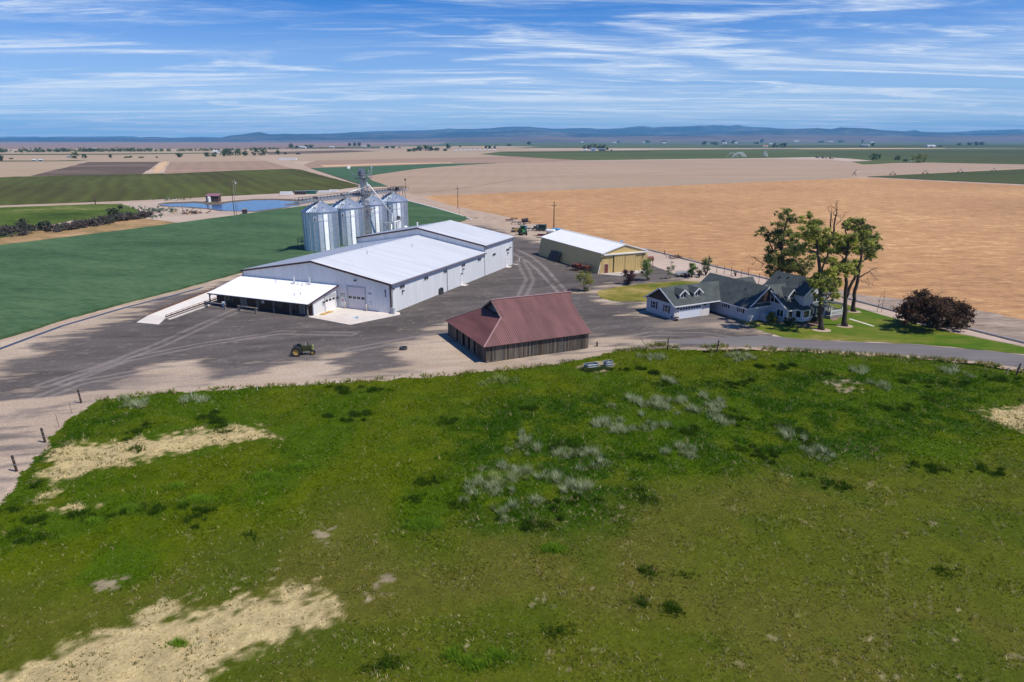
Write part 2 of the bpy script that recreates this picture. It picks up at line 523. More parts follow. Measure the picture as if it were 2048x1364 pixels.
FM['green_dark'] = field_mat('dark_crop', [(.046, .056, .016), (.066, .078, .024), (.085, .098, .032)], .006, (.2, 1, 1), fine=(.05, .6), patch=(.002, .5))
FM['green_mid'] = field_mat('mid_crop', [(.062, .080, .022), (.080, .100, .030), (.105, .118, .040)], .004, (.15, 1, 1), fine=(.03, .6), patch=(.0012, .6))
FM['green_blue'] = field_mat('bluish_crop', [(.075, .085, .04), (.085, .115, .05), (.15, .135, .085)], .0016, (.12, 1, 1), fine=(.01, .7), patch=(.0008, .6))
FM['sage'] = field_mat('sagebrush_plain', [(.17, .115, .10), (.26, .18, .15), (.20, .15, .12)], .002, (.2, 1, 1), fine=(.02, .6))
FM['dry_grass'] = field_mat('dry_grass', [(.10, .105, .03), (.33, .21, .10), (.50, .33, .18)], .09, (.6, 1, 1), rot=.3, fine=(.6, .4))
FM['wild_green'] = field_mat('rough_pasture', [(.030, .055, .006), (.062, .095, .010), (.10, .135, .022), (.24, .22, .08)], .05, (.5, 1, 1), fine=(.5, .7), patch=(.02, .55))
FM['track'] = field_mat('dirt_track', [(.33, .24, .18), (.48, .36, .275)], .2, (1, 1, 1), fine=(1., .4))
FM['lawn'] = field_mat('mown_lawn', [(.034, .085, .003), (.060, .122, .005), (.135, .150, .02), (.30, .23, .09)], .10, (.5, 1, 1), fine=(1.0, .35), patch=(.03, .35), bump=.4)
FM['lawn_dry'] = field_mat('dry_lawn', [(.060, .100, .006), (.19, .165, .03), (.36, .27, .095)], .16, (.5, 1, 1), rot=.3, fine=(1.0, .6), patch=(.07, .7))
FM['asphalt'] = field_mat('worn_asphalt', [(.115, .105, .11), (.165, .15, .15), (.24, .215, .20)], .1, (.12, 1, 1), rot=.06, fine=(1.1, .35), bump=.15)
FM['bank'] = field_mat('pale_silt', [(.33, .25, .2), (.46, .36, .29), (.54, .44, .36)], .05, (.4, 1, 1), fine=(.6, .45))
FM['wet'] = field_mat('wet_silt', [(.10, .085, .06), (.17, .13, .095)], .05, (.3, 1, 1), fine=(.4, .5))


def poly_w(px): return [gp(u, v) for u, v in px]


def densify(poly, step, jit, seed):
    r = random.Random(seed); out = []
    n = len(poly)
    for i in range(n):
        a, b = poly[i], poly[(i + 1) % n]
        L = math.hypot(b[0] - a[0], b[1] - a[1]); k = max(1, min(60, int(L / step)))
        nx, ny = -(b[1] - a[1]) / (L + 1e-9), (b[0] - a[0]) / (L + 1e-9)
        for j in range(k):
            t = j / k; d = r.uniform(-jit, jit) if j else 0
            out.append((a[0] + (b[0] - a[0]) * t + nx * d, a[1] + (b[1] - a[1]) * t + ny * d))
    return out


def field(name, px, z, mat, thick=0.0, step=6.0, jit=.25, world=None, kind='structure'):
    poly = world if world else poly_w(px)
    poly = densify(poly, step, jit, len(name) + int(abs(poly[0][0])))
    tri = tessellate_polygon([[Vector((x, y, 0)) for x, y in poly]])
    n = len(poly)
    vs = [(x, y, z + thick) for x, y in poly]; fs = [list(t) for t in tri]
    if thick:
        vs += [(x, y, 0) for x, y in poly]
        fs += [(i, (i + 1) % n, n + (i + 1) % n, n + i) for i in range(n)]
    me = bpy.data.meshes.new(name); me.from_pydata(vs, [], fs)
    bm = bmesh.new(); bm.from_mesh(me); bmesh.ops.recalc_face_normals(bm, faces=bm.faces)
    if not thick:
        for f in bm.faces:
            if f.normal.z < 0: f.normal_flip()
    bm.to_mesh(me); bm.free()
    me.materials.append(mat)
    o = bpy.data.objects.new(name, me); COL.objects.link(o)
    return tag(o, kind=kind)


def strip(name, pts, w, z, mat, world=False, kind='structure', h=0.0):
    """a ribbon of ground (or a low wall when h) along a line"""
    p = pts if world else poly_w(pts)
    L, Rr = [], []
    for i, (x, y) in enumerate(p):
        a = p[max(i - 1, 0)]; b = p[min(i + 1, len(p) - 1)]
        d = Vector((b[0] - a[0], b[1] - a[1])).normalized()
        L.append((x - d.y * w / 2, y + d.x * w / 2)); Rr.append((x + d.y * w / 2, y - d.x * w / 2))
    b = MB(); n = len(p)
    vs = [(x, y, z) for x, y in L] + [(x, y, z) for x, y in Rr]
    if h:
        vs += [(x, y, z + h) for x, y in L] + [(x, y, z + h) for x, y in Rr]
        for i in range(n - 1):
            b_ = [(2 * n + i, 2 * n + i + 1, 3 * n + i + 1, 3 * n + i), (i, i + 1, 2 * n + i + 1, 2 * n + i), (n + i, 3 * n + i, 3 * n + i + 1, n + i + 1)]
            b.f += [list(q) for q in b_]; b.m += [0] * 3
        b.f += [[0, 2 * n, 3 * n, n], [n - 1, 2 * n - 1, 4 * n - 1, 3 * n - 1]]; b.m += [0, 0]
    else:
        for i in range(n - 1): b.f.append([i, n + i, n + i + 1, i + 1]); b.m.append(0)
    b.v = vs
    return tag(b.build(name, mat), kind=kind)


# the earth out to the horizon
g = MB(); E_ = 26000.0
N = 14
for i in range(N):
    for j in range(N):
        x0, x1 = -E_ + 2 * E_ * i / N, -E_ + 2 * E_ * (i + 1) / N
        y0, y1 = -3000 + (E_ + 3000) * j / N, -3000 + (E_ + 3000) * (j + 1) / N
        g.quad((x0, y0, 0), (x1, y0, 0), (x1, y1, 0), (x0, y1, 0))
tag(g.build('ground', FM['dirt'], fix=False), kind='structure')

# far country first, each sheet above the one behind
Z = .05
field('sagebrush_plain', [(-1500, 298.5), (1000, 298), (1000, 284.5), (-1500, 284.5)], .3, FM['sage'], step=900, jit=20)
field('crop_field', [(560, 296.5), (3200, 296.5), (3200, 284.2), (900, 284.2), (870, 290)], .35, FM['green_blue'], step=900, jit=20)
field('fallow_field', [(-900, 304), (600, 299), (1060, 297), (1060, 312), (600, 322), (-900, 330)], .12, FM['pale_tan'], step=200, jit=5)
field('crop_field', [(-600, 309.5), (210, 307.5), (420, 305.5), (420, 307.2), (220, 309.5), (-600, 312)], .2, FM['green_dark'], step=200, jit=3)
field('crop_field', [(-600, 319), (0, 321.4), (110, 321.5), (180, 320), (150, 322.5), (60, 323.2), (-600, 325)], .2, FM['green_dark'], step=200, jit=3)
field('tilled_field', [(520, 304.5), (700, 300.5), (760, 302.5), (640, 307), (540, 309.3)], .2, FM['dark_brown'], step=200, jit=3)
field('crop_field', [(1000, 303.6), (1160, 302), (1340, 299.5), (1520, 298.2), (2048, 297), (3000, 296), (3000, 334), (2048, 329), (1848, 325), (1741, 327), (1660, 319.4), (1520, 317.4), (1406, 318.4), (1178, 321.2), (1100, 317.5), (1000, 311.6), (960, 308.5)], .14, FM['green_mid'], step=120, jit=2)
field('crop_field', [(1000, 303.4), (1165, 302.3), (1300, 302.5), (1300, 304.5), (1240, 305), (1020, 306)], .24, FM['green_dark'], step=120, jit=2)
field('crop_field', [(1600, 303.5), (1740, 301), (3000, 299), (3000, 331), (2048, 327.5), (1900, 325), (1850, 314), (1660, 312)], .18, FM['green_dark'], step=120, jit=2)
field('crop_field', [(1430, 290.5), (1700, 290), (3000, 290), (3000, 294.8), (1450, 295)], .5, FM['green_dark'], step=300, jit=4)
field('fallow_field', [(1588, 297.8), (1700, 296.6), (1890, 296.4), (1890, 297.6), (1700, 298.5), (1600, 298.6)], .3, FM['orange_tan'], step=200, jit=2)
field('fallow_field', [(760, 293.5), (1010, 292.3), (1080, 293.6), (1000, 297.5), (760, 297.5)], .42, FM['pale_tan'], step=200, jit=3)
field('fallow_field', [(940, 300.3), (1160, 299.2), (1165, 301.4), (1000, 303), (930, 303)], .26, FM['pale_tan'], step=200, jit=2)
# left hand fields
field('fallow_field', [(-700, 326), (0, 323.5), (183, 322.5), (61, 351.4), (0, 355), (-700, 395)], .06, FM['pale_tan'], jit=1, step=30)
field('tilled_field', [(183, 322.5), (329, 318.8), (284, 348.2), (180, 350.5), (61, 352)], .09, FM['dark_brown'], jit=1, step=30)
field('tilled_field', [(343, 317.8), (505, 314.4), (584, 337.6), (480, 341), (327, 348)], .09, FM['brown'], jit=.6, step=30)
field('stubble_field', [(310, 333), (326, 325), (338, 320), (331, 333), (318, 346.5), (306, 347)], .11, FM['orange_tan'], jit=2, step=10)
field('crop_field', [(-700, 395), (0, 354), (284, 348.2), (480, 341), (584, 337.6), (601, 339.2), (713, 369), (717, 374), (652, 382.5), (520, 388.8), (416, 394.4), (254, 401.8), (0, 411.2), (-700, 440)], .05, FM['stripe_green'], jit=.6, step=12)
field('fallow_field', [(551, 312.3), (700, 308.6), (838, 305.9), (975, 309.5), (1010, 312), (652, 318), (590, 322), (560, 317)], .10, FM['orange_tan'], jit=1, step=40)
field('tilled_field', [(640, 318.5), (1015, 312.2), (1060, 313), (1178, 321.3), (990, 326.6), (866, 328.4), (728, 333.3), (622, 336.6), (607, 330)], .08, FM['brown'], jit=1, step=40)
field('fallow_field', [(640, 331), (800, 326.5), (905, 325.3), (905, 326.3), (760, 330), (650, 334)], .16, FM['orange_tan'], jit=1, step=40)
field('tilled_field', [(734, 353), (757, 349), (792, 344), (835, 338), (881, 334), (935, 330), (990, 327), (1162, 321.6), (1406, 318.6), (1520, 317.6), (1660, 319.6), (1741, 327.6), (1848, 325), (2048, 329.3), (3000, 340), (3000, 352), (2048, 338.4), (1735, 353.6), (1706, 355.8), (1520, 363.4), (1130, 379.8), (971, 387.2), (865, 391.2), (838, 393), (805, 384), (775, 373), (745, 362.5)], .04, FM['pivot_tan'], jit=.3, step=25)
field('crop_field', [(622, 337), (728, 333.6), (866, 328.6), (992, 326.7), (935, 329.8), (881, 333.6), (835, 337.6), (792, 343.6), (757, 348.6), (734, 352.6), (745, 362.5), (776, 373.4), (745, 374), (713, 367.2)], .05, FM['teal_far'], thick=.35, jit=.4, step=12)
field('crop_field', [(1735, 354), (2048, 338.8), (3000, 352), (3000, 420), (2048, 368.8), (1900, 362)], .06, FM['green_dark'], thick=.3, jit=.4, step=12)
field('tilled_field', [(1130, 379.6), (1520, 363.2), (1706, 355.6), (1700, 352), (1500, 357), (1130, 373)], .06, FM['pivot_grey'], jit=.5, step=20)
field('dry_grass', [(1704, 324), (1740, 322), (1800, 324), (1826, 324), (1745, 328.6), (1726, 329)], .1, FM['wild_green'], jit=1, step=8)
strip('wheel_track', [(820, 386.4), (860, 383.5), (905, 379), (960, 371.5), (1004, 364), (1045, 357), (1120, 352.5), (1190, 350), (1290, 347.5), (1335, 342.5), (1400, 340), (1480, 337)], .9, .075, FM['wet'])
field('stubble_field', [(838, 396.5), (865, 391.6), (971, 387.6), (1130, 380.2), (1520, 363.9), (1706, 356.3), (1735, 356), (1900, 364), (2048, 371.5), (3000, 425), (3000, 1010), (2048, 686), (1920, 655), (1793, 624), (1676, 592), (1538, 558), (1406, 527), (1292, 498), (1180, 474), (1110, 460), (1064, 448), (1017, 434), (970, 424.5), (918, 414.5)], .03, FM['stubble'], jit=.25, step=3)
field('bare_ground', [(1640, 572), (1720, 590), (1830, 600), (1960, 622), (2048, 640), (2500, 780), (2500, 850), (2048, 686), (1920, 655), (1793, 624), (1676, 592)], .045, FM['stubble_grey'], jit=.8, step=2)
# pond country
field('pond_bank', [(238, 403.8), (416, 395), (520, 389.4), (652, 383), (720, 374.5), (800, 384), (842, 396), (830, 404), (604, 415), (453, 435), (360, 447), (280, 436), (268, 420)], .02, FM['bank'], jit=.5, step=5)
field('pasture', [(-500, 428), (0, 413.4), (94, 410), (164, 408.8), (244, 408), (278, 419.7), (270, 433), (140, 442), (86, 453), (0, 478), (-500, 600)], .03, FM['wild_green'], jit=.5, step=5)
field('dry_grass', [(-500, 640), (-100, 520), (0, 477), (86, 459), (140, 447), (250, 435), (280, 436), (360, 446), (453, 434), (420, 441), (281, 459), (130, 478), (0, 494), (-100, 512), (-500, 660)], .035, FM['dry_grass'], jit=.6, step=4)
field('pond_margin', [(314, 408), (332, 405), (390, 402.5), (416, 404), (440, 404), (470, 401), (507, 398), (549, 397.5), (612, 399), (640, 402), (607, 408), (560, 418.5), (512, 424), (440, 422.8), (412, 418.4), (364, 415), (322, 413)], .04, FM['wet'], jit=.6, step=3)


def water_mat():
    m, nt, b = new_mat('pond_water')
    b.inputs['Base Color'].default_value = (.022, .085, .22, 1); b.inputs['Roughness'].default_value = .12
    b.inputs['Specular IOR Level'].default_value = .32
    tc = nd(nt, 'ShaderNodeTexCoord')
    nz = nd(nt, 'ShaderNodeTexNoise', Scale=1.6, Detail=4.0); nt.links.new(tc.outputs['Object'], nz.inputs['Vector'])
    bp = nd(nt, 'ShaderNodeBump', Strength=.6); bp.inputs['Distance'].default_value = .09
    nt.links.new(nz.outputs['Fac'], bp.inputs['Height']); nt.links.new(bp.outputs[0], b.inputs['Normal'])
    return m


field('pond_water', [(319, 409.2), (345, 407.6), (390, 406.3), (405, 407.6), (416, 410), (430, 410.6), (441, 409.5), (452, 406.8), (468, 404.8), (507, 400.8), (549, 400.4), (590, 403), (607, 404.2), (600, 406), (575, 408.5), (566, 411.5), (599, 409.8), (599, 411.5), (557, 416.6), (510, 422.4), (478, 422.4), (445, 421.4), (418, 417.2), (390, 414.8), (364, 413.5), (335, 412.4)], .06, water_mat(), jit=.25, step=2.5)
TEAL = [(-420, 690), (-100, 512), (0, 493), (130, 477), (281, 458), (453, 434.7), (605, 414), (640, 410), (760, 405), (820, 404.8), (880, 421), (932, 435.5), (934, 439), (923, 443.5), (880, 449), (835, 470), (760, 520), (560, 532), (487, 544.5), (420, 563), (344, 584), (260, 605), (187, 625), (120, 643), (62, 662), (0, 680), (-100, 716), (-420, 830)]
field('crop_field', TEAL, .0, FM['teal'], thick=.45, jit=.18, step=1.2)
strip('ditch_bank', [(-200, 757), (0, 689), (62, 670), (125, 652), (187, 633), (250, 613.5), (344, 588), (420, 567), (487, 548), (560, 536)], 3.2, .012, FM['track'])
strip('irrigation_ditch', [(-200, 775), (0, 698), (62, 675), (125, 652), (187, 634), (250, 615.5), (344, 592), (406, 575)], .8, .03, surf('ditch_water', (.035, .035, .05), .3, var=.3))
strip('canal_lining', [(800, 398.5), (838, 408), (880, 419.5), (915, 430), (942, 439)], .5, .03, M['white_paint'], h=.35)
field('dirt_track', [(586, 337.5), (606, 331), (622, 337), (714, 368), (745, 374.5), (800, 383), (850, 395), (918, 415.5), (1017, 435.5), (1064, 449), (1050, 470), (990, 452), (940, 441), (880, 421), (820, 405), (760, 388), (713, 371), (601, 340)], .045, FM['track'], jit=.3, step=3)
field('dirt_track', [(505, 314.4), (552, 312), (575, 320), (622, 337), (601, 339.4), (585, 337.6)], .13, FM['track'], jit=.8, step=10)
strip('dirt_track', [(1735, 355.2), (1900, 363.2), (2048, 370.6), (2600, 402)], 3.0, .08, FM['bank'])
field('dirt_track', [(-300, 442), (0, 412.4), (254, 402.9), (330, 400), (420, 395.5), (420, 398), (330, 402), (250, 406), (0, 415), (-300, 446)], .035, FM['track'], jit=.2, step=5)
field('dirt_track', [(1120, 320.5), (1190, 320.8), (1406, 317.9), (1520, 316.6), (1640, 314.3), (1700, 317.5), (1745, 322), (1700, 323.5), (1650, 319.8), (1520, 318.2), (1406, 319.2), (1190, 322)], .2, FM['bank'], jit=.6, step=20)
# verge along the concrete ditch behind the house
field('verge', [(1292, 500), (1406, 529), (1538, 560), (1676, 594), (1793, 626), (2048, 688), (2600, 860), (2600, 890), (2048, 693), (1793, 640), (1690, 607), (1600, 590), (1500, 572), (1385, 560), (1300, 530), (1282, 505)], .028, FM['bank'], jit=.25, step=2)
DITCH = [(1292, 499), (1350, 513.5), (1406, 528), (1470, 543), (1538, 559), (1606, 575), (1676, 593), (1735, 608.5), (1793, 624), (1858, 641), (1920, 655), (1985, 671), (2048, 686.5), (2300, 760)]
strip('concrete_ditch', DITCH, .55, .0, M['concrete_dark'], h=.28)
strip('ditch_water', DITCH, .22, .285, surf('dark_water', (.02, .02, .025), .15))
# ------------------------------------------------------------------ yard and meadow sheets with real colour by place
def grid_sheet(name, poly, step, z, tone, mat, pad=0.0):
    xs = np.array([p[0] for p in poly]); ys = np.array([p[1] for p in poly])
    gx = np.arange(xs.min() - pad, xs.max() + pad + step, step); gy = np.arange(ys.min() - pad, ys.max() + pad + step, step)
    X, Y = np.meshgrid(gx, gy); nx, ny = len(gx), len(gy)
    cx = (X[:-1, :-1] + X[1:, 1:]) / 2; cy = (Y[:-1, :-1] + Y[1:, 1:]) / 2
    wob = (fbm(cx, cy, 1.6, 3, 5) - .5) * 1.6
    keep = (sdf(cx, cy, poly) + wob) > -pad
    idx = np.arange(nx * ny).reshape(ny, nx)
    F = np.stack([idx[:-1, :-1], idx[:-1, 1:], idx[1:, 1:], idx[1:, :-1]], -1)[keep]
    used = np.unique(F); rem = np.full(nx * ny, -1); rem[used] = np.arange(len(used))
    V = np.stack([X.ravel(), Y.ravel(), np.full(nx * ny, z)], -1)[used]
    V[:, 2] += 0
    c = tone(V[:, 0], V[:, 1])
    o = np_mesh(name, V, rem[F], mat, c, corner=4, smooth=True)
    return tag(o, kind='structure')


def spot(u, v): return gp(u, v)


YARD = poly_w([(-420, 830), (-100, 722), (0, 686), (125, 650), (250, 611), (406, 569), (490, 545), (640, 528), (760, 505), (835, 468), (923, 446), (985, 436), (1064, 449), (1110, 461), (1180, 474), (1290, 499), (1406, 529), (1538, 561), (1560, 600), (1520, 650), (1570, 690), (1500, 704), (1405, 706), (1230, 712), (1140, 730), (860, 760), (600, 776), (293, 792), (205, 803), (150, 840), (117, 866), (88, 905), (41, 955), (0, 1015), (-60, 1080), (-420, 1500)])
GRAVEL = poly_w([(500, 548), (420, 574), (330, 604), (250, 634), (180, 664), (110, 692), (55, 724), (-30, 770), (-40, 800), (60, 788), (180, 772), (245, 762), (320, 728), (385, 728), (425, 750), (490, 744), (570, 716), (650, 704), (715, 698), (700, 730), (735, 740), (785, 733), (775, 705), (765, 690), (830, 672), (885, 652), (905, 640), (980, 705), (1180, 690), (1300, 696), (1420, 694), (1560, 696), (1560, 670), (1510, 655), (1470, 645), (1440, 600), (1340, 645), (1285, 628), (1296, 606), (1225, 605), (1190, 596), (1178, 588), (1240, 569), (1330, 562), (1366, 546), (1364, 533), (1310, 516), (1290, 506), (1090, 485), (1035, 477), (985, 458), (930, 449), (800, 480)])
BALD = [(poly_w([(245, 768), (300, 735), (345, 722), (385, 726), (400, 745), (398, 772), (330, 785)]), 1.5),
        (poly_w([(1185, 672), (1290, 674), (1350, 680), (1340, 690), (1270, 690), (1185, 684)]), 2.0),
        (poly_w([(1440, 652), (1470, 650), (1500, 668), (1460, 664)]), 2.5)]
BALDC = BALD
TRACKS = [poly_w(t) for t in ([(1140, 590), (1112, 560), (1090, 535), (1066, 515), (1030, 497)], [(1122, 591), (1096, 563), (1075, 540), (1050, 519), (1015, 503)], [(980, 640), (1040, 600), (1060, 560), (1040, 520)], [(90, 770), (200, 735), (320, 690), (430, 640), (520, 600)], [(130, 765), (250, 720), (400, 690), (560, 665), (700, 668)], [(0, 860), (70, 800), (160, 765), (300, 740)], [(1190, 690), (1300, 668), (1400, 668), (1560, 690)], [(700, 700), (860, 672), (960, 720)])]


def yard_tone(x, y):
    ang = R(12); xr = x * math.cos(ang) + y * math.sin(ang); yr = -x * math.sin(ang) + y * math.cos(ang)
    n1 = fbm(xr / 3.2, yr, 2.6, 5, 3); n2 = fbm(x, y, 9, 4, 8); n3 = fbm(xr / 5, yr, 1.1, 4, 21); nf = fbm(x, y, .8, 3, 33)
    d = sdf(x, y, GRAVEL)
    gmask = sstep(-3.4, 1.6, d + (n1 - .5) * 10 + (n2 - .5) * 5 + (n3 - .5) * 7)
    for p, w in BALD:
        e = sstep(-w, w, sdf(x, y, p) + (n1 - .5) * 7)
        gmask = gmask * (1 - .85 * e)
    # the lane at the left: gravel worn into earth
    lane = sstep(-9, -2, -dist_line(x, y, poly_w([(-60, 940), (0, 860), (70, 805), (150, 775), (260, 745)])))
    gmask = np.maximum(gmask, lane * sstep(.40, .62, n3 * .5 + n1 * .5) * .55)
    right = sstep(20, 30, x) * sstep(124, 112, y)
    gmask = gmask * (1 - right * .30 * sstep(.48, .62, n1))
    grav = np.array([.112, .097, .091]); earth = np.array([.50, .395, .30]); earth2 = np.array([.40, .305, .235])
    rd = sstep(-20, -45, x) * sstep(100, 75, y)
    e = earth[None] * (1 - (.40 * n2)[:, None]) + (.12 * (n3 - .5))[:, None]
    e = e * (1 - .45 * rd[:, None]) + earth2[None] * .45 * rd[:, None]
    gcol = grav[None] * (0.62 + .66 * n1 + .55 * (n3 - .5) + .25 * (n2 - .5))[:, None]
    for i, t in enumerate(TRACKS):
        k = sstep(.55, .12, np.abs(np.abs(dist_line(x, y, t) + (n2 - .5) * .4) - (.0 if i < 2 else .85))) * (.5 if i < 2 else .34) * sstep(.3, .6, n1 + .15)
        gcol = gcol * (1 - k[:, None]) + np.array([.34, .29, .27])[None] * k[:, None]
    spk = sstep(.66, .80, nf) * .5
    gcol = gcol * (1 - .3 * spk[:, None]) + np.array([.5, .42, .36])[None] * .3 * spk[:, None]
    gmask = np.clip(gmask + (n3 - .5) * 1.1 * (gmask > .04) * (gmask < .96), 0, 1)
    c = e * (1 - gmask[:, None]) + gcol * gmask[:, None]
    return np.clip(c, .02, .8)


def tone_mat(name, fine, amt, bump=.25, bd=.04):
    m, nt, b = new_mat(name)
    tc = nd(nt, 'ShaderNodeTexCoord'); at = nd(nt, 'ShaderNodeAttribute', attribute_name='tone')
    nz = nd(nt, 'ShaderNodeTexNoise', Scale=fine, Detail=6.0, Roughness=.75); nt.links.new(tc.outputs['Object'], nz.inputs['Vector'])
    mr = nd(nt, 'ShaderNodeMapRange'); mr.inputs['From Min'].default_value = .3; mr.inputs['From Max'].default_value = .7
    mr.inputs['To Min'].default_value = 1 - amt; mr.inputs['To Max'].default_value = 1 + amt
    nt.links.new(nz.outputs['Fac'], mr.inputs['Value'])
    vm = nd(nt, 'ShaderNodeVectorMath', operation='SCALE')
    nt.links.new(at.outputs['Color'], vm.inputs[0]); nt.links.new(mr.outputs[0], vm.inputs['Scale'])
    nt.links.new(vm.outputs[0], b.inputs['Base Color'])
    b.inputs['Roughness'].default_value = .95; b.inputs['Specular IOR Level'].default_value = .04
    bp = nd(nt, 'ShaderNodeBump', Strength=bump); bp.inputs['Distance'].default_value = bd
    nt.links.new(nz.outputs['Fac'], bp.inputs['Height']); nt.links.new(bp.outputs[0], b.inputs['Normal'])
    return m


grid_sheet('gravel_yard', YARD, .36, .02, yard_tone, tone_mat('gravel_and_earth', 3.2, .28))

# ------------------------------------------------------------------ paved drive and lawns
field('driveway', [(1430, 676), (1530, 671), (1600, 678), (1640, 681), (1700, 683.5), (1839, 689.5), (1979, 702.4), (2048, 710.5), (2500, 790), (2500, 850), (2048, 737), (1960, 724), (1839, 713), (1740, 706), (1640, 701), (1540, 696), (1440, 691), (1340, 687), (1300, 683), (1360, 680)], .035, FM['asphalt'], jit=.15, step=1.5)
field('road_shoulder', [(1405, 699), (1540, 695.5), (1640, 700.5), (1740, 705.5), (1839, 712.5), (1960, 723.5), (2048, 736), (2500, 845), (2500, 880), (2048, 747), (1960, 733), (1839, 719), (1740, 711), (1640, 706), (1540, 702), (1405, 706)], .03, FM['track'], jit=.2, step=1.5)
field('front_lawn', [(1472, 643), (1500, 652), (1530, 664), (1566, 674.5), (1610, 679.5), (1700, 682.5), (1839, 688.5), (1979, 701.3), (2048, 708.5), (2500, 785), (2500, 872), (2200, 745), (2048, 694.5), (1940, 672), (1860, 655), (1793, 638), (1735, 622), (1690, 608), (1660, 600), (1640, 598), (1560, 630), (1520, 640)], .04, FM['lawn'], jit=.25, step=1.5)
field('back_lawn', [(1192, 587), (1203, 580), (1244, 572.5), (1290, 568), (1319, 565.5), (1345, 563), (1365, 562), (1400, 563.5), (1440, 575), (1420, 600), (1340, 612), (1296, 604), (1260, 603), (1226, 602.5), (1203, 597)], .04, FM['lawn_dry'], jit=.25, step=1.5)
for nm, c in (('tree_bed', (1715, 1114)), ):
    pass
for u, v, r in ((1643, 660.5, 1.25), (1689, 652.5, 1.15), (1707, 623.5, 1.1)):
    x, y = gp(u, v)
    field('tree_bed', None, .048, FM['track'], world=[(x + r * 1.2 * math.cos(a * PI / 8), y + r * math.sin(a * PI / 8)) for a in range(16)], jit=.1, step=.4)
for px in ([(1588, 651), (1612, 645), (1640, 640), (1648, 648), (1620, 655)], [(1650, 632), (1680, 622), (1690, 632), (1665, 642)]):
    field('flower_bed', px, .045, surf('bark_mulch', (.22, .13, .09), .9, var=.4, scale=3), jit=.2, step=.6)
strip('garden_path', [(1699, 638), (1722, 645), (1748, 653)], .5, .046, M['concrete'])

# ------------------------------------------------------------------ the meadow
MEADOW = poly_w([(-40, 1075), (0, 1012), (41, 953), (88, 903), (117, 862), (141, 836), (205, 801), (293, 789), (430, 780), (600, 771), (761, 759.5), (900, 751), (1060, 735), (1140, 725), (1190, 713), (1227, 703), (1316, 696), (1365, 700), (1405, 701.5), (1460, 698.5), (1540, 701), (1640, 706), (1799, 715), (1959, 728), (2048, 744), (2300, 800), (2700, 1000), (2900, 1364), (2600, 1700), (-500, 1700), (-400, 1364)])
STRAW = [poly_w([(70, 962), (88, 909), (132, 886), (240, 883), (381, 862), (522, 851), (557, 875), (440, 891), (240, 930), (164, 953), (97, 971)]),
         poly_w([(-200, 1440), (0, 1345), (80, 1305), (150, 1280), (310, 1215), (425, 1210), (520, 1190), (620, 1170), (685, 1200), (650, 1255), (560, 1290), (500, 1310), (450, 1340), (400, 1372), (300, 1430), (-100, 1560)]),
         poly_w([(1960, 815), (2048, 808), (2200, 830), (2150, 860), (2040, 860), (1975, 840)]),
         poly_w([(95, 985), (110, 1015), (180, 1015), (150, 1020), (105, 1024), (85, 990)])]
